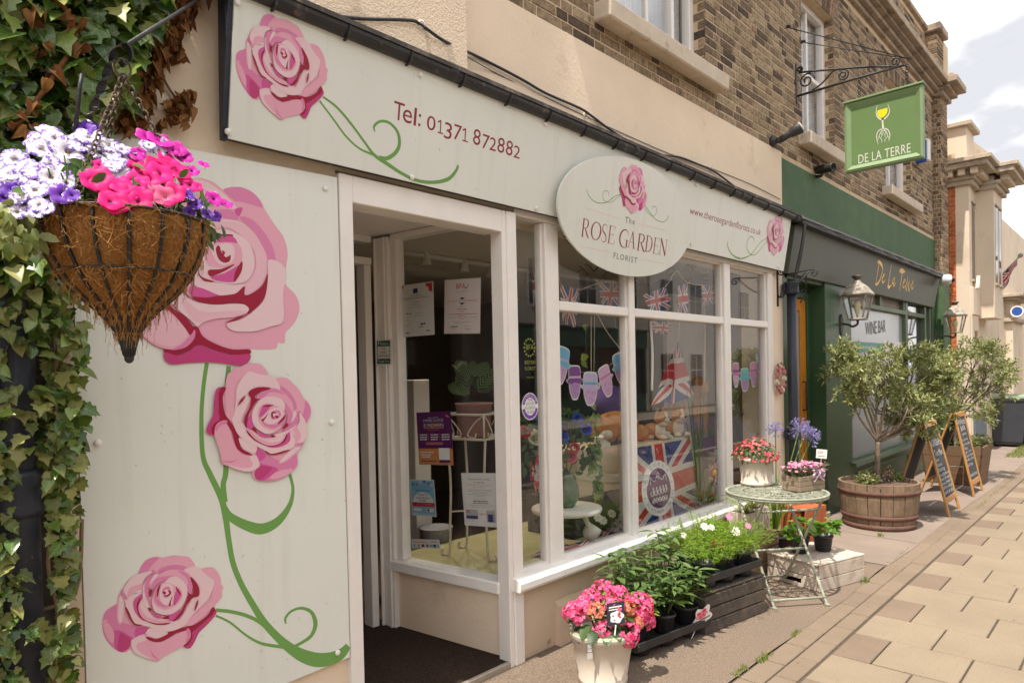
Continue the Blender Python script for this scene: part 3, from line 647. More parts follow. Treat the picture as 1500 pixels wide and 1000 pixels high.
ROSE_B = [
 (L_,[(155,890),(90,860),(40,815),(10,750),(-20,650),(-35,540),(-10,400),(50,250),(130,120),(220,50),(320,20),(400,40),(460,80),(530,65),(590,85),(640,130),(665,180),(710,250),(760,320),(780,400),(770,480),(765,550),(820,610),(840,680),(815,750),(770,800),(765,850),(730,850),(720,880),(640,885),(585,885),(585,930),(540,965),(450,955),(380,950),(300,955),(200,960),(160,940)]),
 (M_,[(455,80),(530,65),(590,85),(630,120),(655,170),(600,155),(540,140),(510,135)]),
 (P_,[(200,70),(300,25),(370,40),(440,85),(490,130),(525,175),(480,172),(400,150),(330,100),(250,110),(120,230),(40,380),(10,380),(90,200)]),
 (D_,[(510,180),(550,170),(545,195),(530,215)]),(M_,[(535,220),(590,225),(650,280),(700,360),(718,440),(680,435),(650,360),(610,290)]),
 (M_,[(250,270),(380,195),(440,180),(500,185),(530,230),(450,230),(400,240),(350,290),(250,380)]),(C_,[(345,290),(385,255),(425,270),(370,295)]),
 (P_,[(60,500),(90,380),(180,280),(250,270),(200,380),(190,500),(260,600),(150,600)]),(M_,[(110,480),(150,380),(220,320),(190,420),(190,520),(230,590),(140,560)]),
 (B_,[(395,237),(450,225),(540,245),(610,300),(660,380),(678,440),(678,520),(640,590),(580,612),(550,615),(560,560),(600,520),(620,450),(600,370),(540,310),(470,270),(380,280)]),
 (P_,[(395,240),(500,232),(570,262),(500,243)]),(P_,[(230,430),(280,330),(350,290),(330,420),(340,490),(400,540),(320,540),(250,500)]),
 (P_,[(330,420),(350,330),(400,290),(460,280),(520,300),(580,340),(605,400),(610,470),(570,540),(480,555),(400,540),(340,490)]),
 (C_,[(385,355),(400,320),(440,305),(495,305),(500,315),(450,315),(410,335)]),(D_,[(410,350),(440,320),(500,315),(525,355),(470,350),(420,355)]),
 (L_,[(360,400),(400,350),(520,350),(550,400),(540,450),(490,470),(400,470),(370,450)]),(P_,[(400,370),(480,350),(510,380),(500,440),(450,460),(410,430)]),
 (C_,[(415,380),(430,360),(445,390),(465,420),(490,410),(485,440),(460,448),(430,430)]),(P_,[(440,375),(470,390),(465,410),(445,395)]),(C_,[(445,385),(462,395),(455,408)]),
 (C_,[(380,485),(440,480),(510,455),(470,485),(400,515),(380,510)]),(D_,[(390,520),(460,500),(540,460),(520,530),(500,545),(430,540)]),(C_,[(548,440),(545,490),(515,540),(505,535),(515,490)]),
 (C_,[(325,490),(345,520),(405,542),(370,545),(335,520)]),(C_,[(260,515),(310,535),(340,540),(300,545)]),
 (P_,[(280,520),(340,540),(420,550),(500,560),(560,560),(550,600),(500,610),(440,625),(380,600),(320,570)]),(D_,[(285,570),(340,575),(400,600),(430,615),(350,625),(300,620)]),
 (P_,[(680,435),(740,450),(770,500),(755,600),(755,740),(690,770),(600,795),(500,790),(470,755),(540,735),(600,695),(660,630),(678,520)]),
 (C_,[(295,620),(380,625),(420,615),(480,610),(520,600),(560,565),(560,610),(600,600),(650,560),(675,505),(670,580),(650,640),(600,690),(575,710),(500,745),(465,750),(530,720),(575,705),(560,660),(500,650),(430,660),(340,650)]),
 (C_,[(125,670),(160,640),(200,680),(260,720),(300,770),(310,790),(285,810),(230,750),(180,700)]),
 (P_,[(170,620),(240,600),(300,640),(400,660),(500,655),(560,660),(580,690),(520,720),(420,730),(350,750),(320,770),(290,740),(230,690)]),(B_,[(240,620),(330,690),(430,695),(560,690),(520,718),(420,728),(350,748),(310,745),(270,700)]),
 (C_,[(225,570),(260,600),(290,630),(270,620)]),
 (C_,[(300,770),(325,775),(350,820),(420,860),(500,885),(583,885),(583,910),(500,910),(420,890),(330,860),(280,890),(220,912),(160,905),(155,885),(220,885),(280,850),(310,800)]),
 (G_,[(155,900),(220,915),(280,895),(330,862),(420,895),(500,912),(585,910),(580,945),(540,965),(450,955),(380,948),(280,950),(200,960),(160,940)]),
 (L_,[(20,780),(60,720),(130,670),(200,710),(260,780),(285,815),(305,800),(300,830),(250,870),(190,885),(120,870),(60,830)]),(B_,[(40,790),(120,690),(200,720),(270,800),(240,850),(180,870),(90,840)]),(M_,[(285,815),(308,785),(305,830),(260,875),(190,888),(240,860)]),
]
def rose2d(R_,fn): return [(c,[fn(*p) for p in cr(pts,4)]) for c,pts in R_]
def put_rose(rose,pl,parent,lift0,step=.00016,fit=None,label=None):
    mb = MB()
    for i,(c,pts) in enumerate(rose):
        if fit is not None: pts = [tuple(np.array([x,y,1.0]) @ fit) for x,y in pts]
        mb.add([pl.w(x,y,lift0 + i * step) for x,y in pts],[tuple(range(len(pts)))],c)
    return mb.build('rose_print',ROSE,parent,label)
A2 = rose2d(ROSE_A,lambda x,y: pan.p(140 + x / 5.882,805 + y / 5.882))
B2 = rose2d(ROSE_B,lambda x,y: pan.p(195 + x / 3.448,255 + y / 3.448))
srcA = [pan.p(140 + x / 5.882,805 + y / 5.882) for x,y in ((600,365),(1020,500),(775,840),(225,878),(670,48))]
def aff(dst):
    A = np.array([[x,y,1.0] for x,y in srcA[:len(dst)]]); return np.linalg.lstsq(A,np.array(dst),rcond=None)[0]
def bolts(pl,pts,parent):
    q = MB(); q.lathe([(.0115,0),(.0125,.004),(.010,.008),(.004,.0095)],n=12); me = q.mesh('bolt_cap',m_white2)
    for u,v in pts:
        a,b_ = pl.p(u,v); place('bolt_cap',me,parent,pl.w(a,b_,.001),frame(pl.n))
# ---- tall panel beside the door
t = root('rose_wall_panel',(1.15,-.02,.36),'tall grey wall panel printed with three pink roses beside the entrance','wall sign')
b = MB(); b.slab([(.652,-.026,.345),(1.655,-.026,.382),(1.652,-.026,2.462),(.652,-.026,2.435)],(0,.02,0)); b.build('panel',m_sign,t)
put_rose(A2,pan,t,.0004); 
b = MB()
ribbon(b,pan,[(303,531),(298,566),(295,610),(297,666),(307,693),(324,729),(331,760),(334,783),(341,823),(354,856),(371,886),(387,911),(407,933),(427,950),(447,961),(468,966),(488,963),(501,956),(510,945)],[6,6,6,7,8,9,9,8,8,8,9,10,11,14,18,20,19,17,11],.0003)
ribbon(b,pan,[(335,536),(333,560),(331,600),(331,686),(327,709),(329,735)],[7,7,7,8,8,9],.00034)
ribbon(b,pan,[(424,693),(429,716),(424,740),(407,763),(384,774),(361,769),(337,756),(329,743)],[5,5,8,13,16,14,11,8],.00038)
ribbon(b,pan,[(316,893),(337,895),(361,901),(381,911),(398,926)],[5,5,5,5,6],.00042); ribbon(b,pan,[(316,901),(337,911),(361,930),(384,942),(416,947)],[3,3,3,4,5],.00046)
ribbon(b,pan,[(419,913),(418,905),(426,895),(441,890),(456,896),(462,913),(456,930),(441,941),(427,948)],[2,4,4,4,5,7,6,5,5],.0005)
b.build('stem_print',m_stem,t)
put_rose(B2,pan,t,.0012)
cC = crop(295,525,5.406,[(568,450),(170,228),(60,600),(430,950),(800,300)])
put_rose(A2,pan,t,.007,fit=aff([pan.p(*p) for p in cC[:4]]))
bolts(pan,[(476,276),(485,618),(142.7,648),(494,955)],t)
b = MB(); b.box((.60,-.024,.1),(.651,.0,2.43),.006); b.build('edge_batten',m_riser,t)
# ---- long fascia board
t = root('fascia_sign',(3.8,-.07,2.5),'long pale grey fascia sign with roses, telephone number and web address','shop sign')
b = MB(); fl = [fas.w(1.158,.003),fas.w(6.40,.003),fas.w(6.40,.553),fas.w(1.158,.553)]; b.slab(fl,fas.n * -.012); b.build('board',m_sign,t)
b = MB(); P = [fas.w(1.138,-.004,-.008),fas.w(1.157,-.004,-.008),fas.w(1.157,.60,-.008),fas.w(1.138,.60,-.008)]; b.add(P + [P[0] + Vector((0,.02,0)),P[1] + Vector((0,.02,0)),P[2] + Vector((0,.10,0)),P[3] + Vector((0,.10,0))],[(0,1,2,3),(7,6,5,4),(0,4,5,1),(1,5,6,2),(2,6,7,3),(3,7,4,0)]); b.build('side_board',m_navy,t)
b = MB(); b.slab([fas.w(1.16,.003,-.014),fas.w(6.40,.003,-.014),fas.w(6.40,.57,-.014),fas.w(1.16,.57,-.014)],(0,.02,0)); b.build('backing',m_navy,t)
b = MB(); kk = (565,140,7.143)
def g7(ch,l,r,tp,bt):
    if ch == '1': return one7(l,r,tp,bt)
    g7b(ch,l,r,tp,bt)
def one7(l,r,tp,bt):
    sl = .28; c_ = l + (r - l) * .52; w_ = 17
    for P in ([(c_ + 4,tp + 2),(c_ - 4,bt - 8)],[(l,tp + 34 - 14),(c_ + 4,tp + 6)],[(l - 3,bt - 18),(r + 2,bt)]): ribbon(b,fas,crop(*kk,P),[w_ / 7.143 * .95] * 2 if P[0][0] != l - 3 else [w_ / 7.143 * .8] * 2,.0004)
def g7b(ch,l,r,tp,bt): (lx,ty),(rx,by) = crop(*kk,[(l,tp),(r,bt)]); glyph(b,fas,ch,lx,rx,ty,by,.0004)
for a in (('T',82,196,70,262),('e',178,276,150,290),('l',296,322,128,318),(':',342,366,192,326),('0',430,522,215,366),('1',545,600,258,402),('3',612,693,284,458),('7',712,795,308,470),('1',805,858,344,487),('8',915,993,352,520),('7',1010,1085,410,562),('2',1086,1156,440,578),('8',1170,1244,441,601),('8',1258,1330,471,629),('2',1338,1406,526,656)): g7(*a)
s_,e_,tp_ = crop(1000,295,9.375,[(92,168),(1068,468),(92,64)]); fit_text(b,fas,'www.therosegardenflorists.co.uk',s_,e_,tp_,.0004)
b.build('lettering',m_crim,t)
b = MB()
ribbon(b,fas,[(473,142),(493,157),(513,180),(533,207),(548,227),(567,240),(590,255),(613,265),(637,267),(657,262),(668,250),(671,242)],[3,4,4,4,5,6,5,5,5,6,5,4],.0004)
ribbon(b,fas,[(468,148),(487,173),(507,200),(527,218),(550,228)],[3,3,3,3,4],.00046)
ribbon(b,fas,[(549,193),(548,185),(557,178),(570,180),(582,193),(585,210),(580,223),(567,232),(555,230)],[2,4,4,4,5,6,6,6,4],.00052)
b.build('stem_print',m_stem,t); b = MB()
r9 = lambda P: crop(1000,295,9.375,P)
ribbon(b,fas,r9([(620,545),(618,610),(655,700),(720,760),(790,785),(860,770),(930,735),(1000,650),(1070,560),(1150,505)]),[1.6,2,2,2.4,2.6,2,1.5,1.2,1,1],.0004)
ribbon(b,fas,r9([(930,735),(1000,725),(1080,640),(1160,545)]),[1.2,1.2,1,1],.00046); ribbon(b,fas,r9([(975,575),(980,520),(940,480),(895,530),(880,610),(900,690),(940,738)]),[.8,1.2,1.3,1.3,1.4,1.5,1.6],.00052)
b.build('stem_print',m_stem,t)
cF = crop(335,15,5.88,[(455,385),(805,670),(620,920),(215,760),(430,70)]); put_rose(A2,fas,t,.0008,fit=aff([fas.p(*p) for p in cF[:4]]))
cE = r9([(1290,400),(1165,470),(1190,685),(1330,692)]); put_rose(A2,fas,t,.0008,fit=aff([fas.p(*p) for p in cE]))
bolts(fas,[(347,4),(333,193),(615,110),(603,260),(798,182),(785,305),(1020,271),(1012,357),(1084,377),(1094,300),(1140,391)],t)
# ---- oval name board
ov = Plane(FO + fas.n * .05,XX,FUP)
t = root('oval_sign',(3.7,-.13,2.2),'oval name board with a pink rose fixed over the fascia','shop sign')
L0 = ov.p(817,296); R0 = ov.p(1011,348); T0 = ov.p(905,224); B0 = ov.p(925,405)
oc = ((L0[0] + R0[0]) / 2,(T0[1] + B0[1]) / 2); oa = (R0[0] - L0[0]) / 2; ob_ = (T0[1] - B0[1]) / 2
E_ = [(oc[0] + oa * math.cos(2 * math.pi * i / 72),oc[1] + ob_ * math.sin(2 * math.pi * i / 72)) for i in range(72)]
b = MB(); b.slab([ov.w(x,y) for x,y in E_],ov.n * -.014); b.build('board',m_sign,t)
b = MB(); b.slab([ov.w(oc[0] - oa * .5,oc[1] - .03,-.014),ov.w(oc[0] + oa * .5,oc[1] - .03,-.014),ov.w(oc[0] + oa * .5,oc[1] + .02,-.014),ov.w(oc[0] - oa * .5,oc[1] + .02,-.014)],ov.n * -.036); b.build('batten',m_navy,t)
k6 = lambda P: crop(845,235,6.25,P)
b = MB()
for P,w in (([(90,265),(105,315),(145,365),(200,390),(265,385),(320,350),(370,320),(400,315)],1.15),([(265,385),(320,380),(360,350),(395,325)],.8),([(290,320),(290,295),(265,277),(240,295),(237,330),(245,360),(268,382)],.9),([(620,405),(650,450),(690,505),(730,545),(780,562),(820,545),(840,505)],1.15),([(615,430),(650,480),(695,515)],.8),([(690,445),(695,425),(720,425),(730,460),(722,490),(695,515)],.9)):
    ribbon(b,ov,k6(P),[w] * len(P),.0004)
b.build('stem_print',m_stem,t)
b = MB()
for P in ([(75,435),(400,535)],[(555,577),(820,645)],[(35,788),(305,836)],[(595,905),(800,945)]): ribbon(b,ov,k6(P),[.9,.9],.0004)
b.build('line_print',ROSE[P_],t)
b = MB()
s_,e_,tp_ = k6([(438,570),(527,588),(438,513)]); fit_text(b,ov,'The',s_,e_,tp_,.0004,space=1.25)
s_,e_,tp_ = k6([(333,893),(548,941),(333,841)]); fit_text(b,ov,'FLORIST',s_,e_,tp_,.0004,space=1.25)
b.build('lettering',m_txtgrey,t)
# serif capitals, drawn: thick and thin strokes in a unit box
TK,TN = .20,.07
SER = {
 'R': [([(.2,0),(.2,1)],TK),([(.03,.012),(.4,.012)],.03),([(.03,.985),(.3,.985)],.03),([(.25,.97),(.5,.98),(.72,.9),(.76,.75),(.68,.58),(.5,.5),(.25,.49)],(.06,.07,.14,.2,.14,.07,.06)),([(.45,.5),(.65,.27),(.85,.06),(1.02,.0)],(.12,.18,.17,.04))],
 'O': [([(.5,.985),(.25,.9),(.1,.7),(.07,.5),(.1,.3),(.25,.1),(.5,.015)],(.05,.1,.16,.18,.16,.1,.05)),([(.5,.985),(.75,.9),(.9,.7),(.93,.5),(.9,.3),(.75,.1),(.5,.015)],(.05,.1,.16,.18,.16,.1,.05))],
 'S': [([(.85,.78),(.8,.93),(.55,.985),(.25,.93),(.13,.77),(.25,.6),(.5,.5),(.75,.4),(.9,.23),(.75,.06),(.45,.015),(.2,.07),(.1,.25)],(.05,.06,.08,.13,.17,.2,.22,.2,.17,.13,.08,.06,.05))],
 'E': [([(.22,0),(.22,1)],TK),([(.03,.985),(.9,.985)],.035),([(.03,.015),(.93,.015)],.035),([(.2,.52),(.75,.52)],.035),([(.9,1),(.9,.8)],.06),([(.94,0),(.97,.22)],.06),([(.75,.6),(.75,.43)],.05)],
 'G': [([(.88,.72),(.85,.9),(.6,.985),(.35,.93),(.14,.74),(.08,.5),(.14,.26),(.35,.07),(.6,.015),(.82,.06)],(.05,.06,.07,.12,.18,.19,.18,.12,.07,.06)),([(.84,.05),(.84,.42)],TK * .9),([(.6,.43),(1.0,.43)],.035)],
 'A': [([(.1,0),(.48,1)],.07),([(.48,1),(.85,0)],TK * .95),([(.25,.36),(.7,.36)],.035),([(0,.012),(.24,.012)],.03),([(.68,.012),(1.0,.012)],.03)],
 'D': [([(.2,0),(.2,1)],TK),([(.03,.985),(.3,.985)],.03),([(.03,.015),(.3,.015)],.03),([(.25,.985),(.55,.96),(.82,.8),(.9,.5),(.82,.2),(.55,.04),(.25,.015)],(.05,.08,.16,.2,.16,.08,.05))],
 'N': [([(.18,0),(.18,1)],.07),([(.16,1),(.84,.0)],TK * .95),([(.84,0),(.84,1)],.07),([(0,.985),(.25,.985)],.03),([(.02,.012),(.34,.012)],.03),([(.68,.985),(1.0,.985)],.03)],
}
b = MB()
for ch,l,r,tt,bt in (('R',42,118,535,706),('O',128,224,560,732),('S',224,278,580,750),('E',284,350,596,764),('G',386,474,628,800),('A',470,540,650,806),('R',551,630,672,832),('D',625,694,688,840),('E',698,754,706,858),('N',752,828,718,868)):
    (lx,ty),(rx,by) = k6([(l,tt),(r,bt)]); cx = (lx + rx) / 2; cy = (ty + by) / 2
    x0 = ov.p(lx,cy)[0]; x1 = ov.p(rx,cy)[0]; z1 = ov.p(cx,ty)[1]; z0 = ov.p(cx,by)[1]
    for pts,w in SER[ch]:
        ws = w if isinstance(w,tuple) else [w] * len(pts)
        L,Q = stroke2([(x0 + x * (x1 - x0),z0 + y * (z1 - z0)) for x,y in pts],[q * (x1 - x0) * .72 for q in ws],5 if len(pts) > 2 else 1); n_ = len(L)
        b.add([ov.w(a,c,.0004) for a,c in L] + [ov.w(a,c,.0004) for a,c in Q],[(i,i + 1,n_ + i + 1,n_ + i) for i in range(n_ - 1)])
b.build('lettering',m_crim,t)
cO = k6([(525,205),(398,235),(432,420),(578,462)]); put_rose(A2,ov,t,.0006,fit=aff([ov.p(*p) for p in cO]))
# ---- gutter, flashing, cables
t = root('rain_gutter',(3.9,-.2,3.0),'black half round rain gutter above the florist fascia','gutter')
gz = lambda x: .012 - .0085 * (x - 1.1)
b = MB(); pr = [(-.165 - .034 * math.cos(a),3.032 - .04 * math.sin(a)) for a in [math.pi * i / 8 for i in range(9)]]; pr2 = [(-.165 - .03 * math.cos(a),3.034 - .035 * math.sin(a)) for a in [math.pi * i / 8 for i in range(8,-1,-1)]]
pr = pr + pr2; m_ = len(pr); V = [(x,y,z + gz(x)) for x in (1.1,6.56) for y,z in pr]
b.add(V,[(j,(j + 1) % m_,m_ + (j + 1) % m_,m_ + j) for j in range(m_)] + [tuple(range(m_ - 1,-1,-1)),tuple(range(m_,2 * m_))]); b.build('trough',m_gutter,t)
b = MB(); xs = [1.1 + .39 * i for i in range(15)]; V = []
for x in xs:
    w = R.uniform(-.004,.004); V += [(x,-.205 + w,3.036 + gz(x) + w),(x,-.207 + w,3.054 + gz(x) + w),(x,-.10,3.074 + gz(x)),(x,.0,3.09 + gz(x)),(x,.0,3.075 + gz(x))]
b.add(V,[(5 * i + j,5 * i + (j + 1) % 5,5 * i + 5 + (j + 1) % 5,5 * i + 5 + j) for i in range(14) for j in range(5)]); b.build('flashing',M('lead_flashing',(.075,.068,.064),.7,.3,12,.6,40,dirt=(.24,.20,.17),dscale=7,dthr=(.5,.65)),t)
br = MB(); br.tube([(0,-.10,3.055),(0,-.115,3.01),(0,-.14,2.988),(0,-.165,2.984),(0,-.19,2.995),(0,-.203,3.03)],.006,6,smooth=False); brm = br.mesh('bracket',m_gutter)
for i in range(17): place('bracket',brm,t,(1.3 + i * .32,0,gz(1.3 + i * .32)))
for x in (2.2,3.75,5.3): b = MB(); b.lathe([(.036,-.03),(.040,-.02),(.040,.02),(.036,.03)],(x,-.165,3.032 + gz(x)),16,X=Vector((0,1,0)),Y=Zv,Z=XX); b.build('joint_sleeve',m_gutter,t)
def cable(name,px,r,label,cat='cable',y=-.03,mat=m_black):
    q = MB(); q.tube(cr([WY(u,v,-.145 if u < 690 else y) for u,v in px],4,False),r,6); return q.thing(name,mat,label,cat)
cable('black_cable',[(425,5),(443,15),(487,23),(533,28),(600,30),(617,37),(650,60),(693,80),(733,100),(767,118),(800,137),(850,159),(868,171),(892,189),(925,210),(961,226),(994,230),(1021,240),(1042,249),(1060,261),(1099,291),(1120,305)],.0075,'thick black cable sagging across the cream render above the florist sign',y=-.03)
cable('thin_cable',[(612,36),(720,104),(857,170),(900,190),(980,225),(1040,246),(1100,270),(1143,292)],.0028,'thin grey wire pinned along the cream render above the gutter',y=-.018,mat=m_txtgrey)
for i,(u,v) in enumerate(((617,36),(857,170),(1041,247))):
    q = MB(); c = WY(u,v,-.14 if u < 690 else -.016); q.tube([c + Vector((.016 * math.cos(a),-.003,.016 * math.sin(a))) for a in [i * math.pi / 5 for i in range(11)]],.004,5); q.thing('cable_eyelet',m_white2,['white cable eyelet on the rough projecting render by the gutter','small white cable eyelet above the oval sign','small white cable eyelet near the green render'][i],'eyelet')
# ================================================================ the wine bar
wb = root('wine_bar_shopfront',(9.5,0,0),'dark green wine bar shopfront with frosted windows and an orange door','shopfront')
b = MB(); b.box((6.542,-.012,2.96),(12.72,0,3.60),.004); b.build('green_band',m_greenband,wb)
b = MB(); b.box((PX0 - .008,PY - .012,0),(PX1 + .008,-.0,2.96),.006); b.build('pier',m_greenband,wb)
b = MB(); b.slab([fas.w(6.56,-.0,-.02),fas.w(12.45,.0,-.02),fas.w(12.45,.46,-.02),fas.w(6.56,.46,-.02)],(0,.05,0)); fg = b.build('fascia',m_fasciag,wb)
gf = Plane(fas.w(0,0,-.02),XX,FUP); gf.o = fas.o + fas.n * -.02
b = MB(); s5 = lambda P: crop(1270,370,14.29,P)
for P,w in (([(250,255),(215,450),(190,600),(178,672)],[30,22,20,34]),([(225,195),(262,200),(312,270),(325,370),(300,480),(265,580),(225,645),(180,676)],[50,62,48,24,26,36,46,26]),
  ([(318,545),(352,490),(362,450),(338,480),(316,560),(330,628),(362,602),(386,556)],[16,20,24,26,26,26,20,8]),([(515,232),(490,380),(462,540),(446,660)],[8,22,26,30]),([(440,665),(452,725),(512,680)],[40,60,16]),
  ([(582,515),(548,560),(528,618),(545,652),(570,600),(582,530),(566,620),(556,700),(584,664),(608,606)],[16,24,26,24,22,22,24,26,22,6]),([(684,370),(735,385),(800,405)],[50,92,10]),([(750,322),(745,370)],[8,60]),([(742,400),(718,560),(698,680),(682,802)],[34,30,26,12]),
  ([(760,640),(795,600),(790,560),(765,600),(750,690),(765,732),(806,680)],[14,18,20,22,22,22,10]),([(850,488),(842,600),(815,700),(818,805)],[14,22,26,24]),([(818,800),(850,690),(886,592)],[14,18,20]),([(886,592),(868,720),(880,802),(905,720),(922,645)],[20,24,26,20,16]),
  ([(930,685),(965,625),(962,590),(938,680),(945,762),(988,690)],[12,18,20,22,22,8])):
    ribbon(b,gf,s5(P),[q * 1.25 / 14.29 for q in w],.0006)
m_yel = flat('yellow_script',(.92,.52,.01),.4); b.build('lettering',m_yel,wb)
b = MB(); b.slab([(6.52,-.215,2.985),(6.52,-.215,3.005),(6.52,-.0,3.045),(6.52,0,3.03)],(5.85,0,0)); b.build('lead_flashing',M('grey_lead',(.15,.145,.14),.6,.25,14,.4,40),wb)
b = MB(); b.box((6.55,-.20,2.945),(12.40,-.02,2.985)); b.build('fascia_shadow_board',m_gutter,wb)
w_ = MB()
w_.tube(cr([(6.6 + .29 * i,-.222,2.975 - (.018 if i % 2 else 0)) for i in range(20)],3,False),.006,5); w_.build('fairy_light_cable',m_black,wb)
b = MB(); b.box((6.54,0,0),(6.66,.3,2.55)); b.box((7.63,-.022,0),(8.45,.3,2.53),.006); b.build('pilaster',m_green,wb)
b = MB(); b.box((6.6,.0,2.47),(7.7,.3,2.56)); b.box((12.42,-.02,0),(12.75,.3,2.55)); b.box((8.40,.0,2.50),(12.5,.3,2.56)); b.box((6.54,.16,2.38),(7.63,.3,2.56)); b.build('door_surround',m_green,wb)
b = MB(); b.box((7.54,.13,0),(7.63,.2,2.40),.005); b.box((6.66,.13,2.33),(7.54,.2,2.40),.005); b.build('door_frame',m_lgreen if False else m_green,wb)
dr = MB()
for a,c in (((6.68,.15,.05),(6.80,.2,2.33)),((7.39,.15,.05),(7.54,.2,2.33)),((6.80,.152,2.20),(7.39,.2,2.33)),((6.80,.152,.05),(7.39,.2,.30))): dr.box(a,c,.005)
dr = dr.build('door',m_orange,wb)
g = MB(); g.box((6.79,.17,.29),(7.40,.176,2.21)); g.build('pane',m_frost,dr)
g = MB(); g.tube([(7.43,.15,1.15),(7.43,.11,1.15),(7.43,.11,1.45),(7.43,.15,1.45)],.011,6); g.lathe([(.02,0),(.02,.012)],(7.43,.152,.98),12,X=XX,Y=Zv,Z=Vector((0,-1,0))); g.build('handle',m_black,dr)
b = MB(); b.box((6.66,-.05,0),(7.63,.2,.06),.008); b.build('doorstep',m_stone,wb)
b = MB(); b.box((8.45,-.02,0),(12.42,.3,.44)); b.build('stall_riser',m_green,wb)
b = MB(); b.slab([(8.45,-.075,.44),(8.45,-.065,.478),(8.45,.06,.50),(8.45,.06,.44)],(3.97,0,0)); b.build('sill',m_lgreen,wb)
b = MB()
for x0,x1 in ((8.6,10.9),(11.1,12.3)):
    for z in (.12,.34): b.box((x0,-.032,z),(x1,-.019,z + .022),.004)
    for x in (x0,x1 - .022): b.box((x,-.031,.142),(x + .022,-.019,.34),.004)
b.build('panel_moulding',m_lgreen,wb)
b = MB()
for a,c in (((8.45,-.01,.48),(8.53,.09,2.50)),((10.92,-.01,.48),(11.04,.09,2.50)),((12.02,-.01,.48),(12.12,.09,2.50)),((12.34,-.01,.48),(12.42,.09,2.5))): b.box(a,c,.006)
for x0,x1 in ((8.53,10.92),(11.04,12.02)): b.box((x0,-.015,2.315),(x1,.09,2.375),.006); b.box((x0,.0,.48),(x1,.09,.53),.006)
b.box((9.72,.0,2.375),(9.80,.09,2.50),.004); b.box((10.85,.0,2.375),(10.92,.09,2.5)); b.build('window_frame',m_lgreen,wb)
b = MB(); b.box((8.53,.04,.53),(10.92,.046,2.315)); b.box((11.04,.04,.53),(11.62,.046,1.6)); b.build('frosted_pane',m_frost,wb)
b = MB(); b.box((8.53,.05,2.375),(10.92,.056,2.5)); b.build('fanlight_pane',M('brown_blind',(.24,.18,.14),.6,.2,8,stretch=(1,1,12)),wb)
b = MB(); b.box((11.04,.05,1.6),(11.62,.056,2.5)); b.box((11.62,.05,.53),(12.34,.056,2.5)); b.build('dark_pane',m_dkglass,wb)
b = MB(); b.box((8.45,.14,.44),(12.42,.15,2.55)); b.build('backing',m_darkroom,wb)
wp = Plane((0,.036,0),XX,Zv)
b = MB(); fit_text(b,wp,'WINE BAR',(1268,491),(1297.5,486),(1268,472),0); b.build('lettering',m_txtblack,wb)
m_teal = flat('teal_vinyl',(.02,.22,.15),.4); m_wht = flat('white_print',(.72,.71,.69),.5)
b = MB(); b.box((8.53,.037,1.775),(9.95,.039,1.90)); b.build('vinyl_strip',m_teal,wb)
b = MB(); b.box((9.98,.037,1.74),(10.9,.039,1.93)); b.build('vinyl_panel',m_wht,wb)
b = MB(); put_text(b,'delaterrewinebar',(8.62,.0365,1.82),XX,Zv,.07,width=1.0); b.build('lettering',m_wht,wb)
# frosted letters on the far pane
b = MB(); put_text(b,'92',(11.12,.045,1.78),XX,Zv,.16,1.3); put_text(b,'OP',(11.12,.045,1.62),XX,Zv,.15,1.3); b.build('lettering',m_wht,wb)
# ---- drainpipe
t = root('drainpipe',(6.60,-.08,0),'dark navy cast iron drainpipe between the two shops','drainpipe')
b = MB(); b.tube([(6.555,-.08,.02),(6.555,-.08,2.38)],.042,16); b.build('pipe',m_navy,t)
for z in (.98,2.36): b = MB(); b.lathe([(.066,-.06),(.07,-.05),(.066,-.03),(.066,.03),(.072,.04),(.066,.055)],(6.555,-.08,z),16); b.box((6.47,-.05,z - .03),(6.64,-.02,z + .03),.004); b.build('collar',m_navy,t)
for k in range(4):
    b = MB(); b.tube(cr([(6.57 + .02 * k,-.09 + .01 * k,2.40),(6.58 + .02 * k,-.12,2.55),(6.60 + .015 * k,-.16,2.75),(6.58 + .01 * k,-.2,2.95)],4,False),.008,5); b.build('cable',m_black,t)
b = MB()
for k in range(3): b.tube(cr([(6.6,-.14,2.42),(6.68,-.17,2.5 - .05 * k),(6.72,-.15,2.38 - .04 * k),(6.64,-.13,2.32 - .05 * k)],5,False),.007,5)
b.build('cable_loop',m_black,t)
# ---- scrolled bracket on the render strip
def spiral(c,X,Y,r,turns,a0,n=18,sgn=1): return [Vector(c) + X * (r * (1 - .75 * i / n) * math.cos(a0 + sgn * turns * 2 * math.pi * i / n)) + Y * (r * (1 - .75 * i / n) * math.sin(a0 + sgn * turns * 2 * math.pi * i / n)) for i in range(n + 1)]
t = root('scroll_bracket',(6.42,-.0,2.2),'small black wrought iron scroll bracket beside the drainpipe','bracket')
b = MB(); b.box((6.405,-.012,2.18),(6.425,0,2.58)); b.build('wall_plate',m_black,t)
b = MB(); yv = Vector((0,-1,0)); b.tube([(6.415,-.012,2.26),(6.415,-.2,2.38),(6.415,-.31,2.485)],.007,6); b.tube([(6.415,-.1,2.47),(6.415,-.31,2.49)] + spiral((6.415,-.34,2.455),yv,Zv,.035,1.1,rad(90),sgn=-1),.007,6)
for z in (2.29,2.5): b.tube(spiral((6.415,-.045,z),yv,Zv,.033,1.2,rad(180)),.006,6)
b.build('scroll',m_black,t)
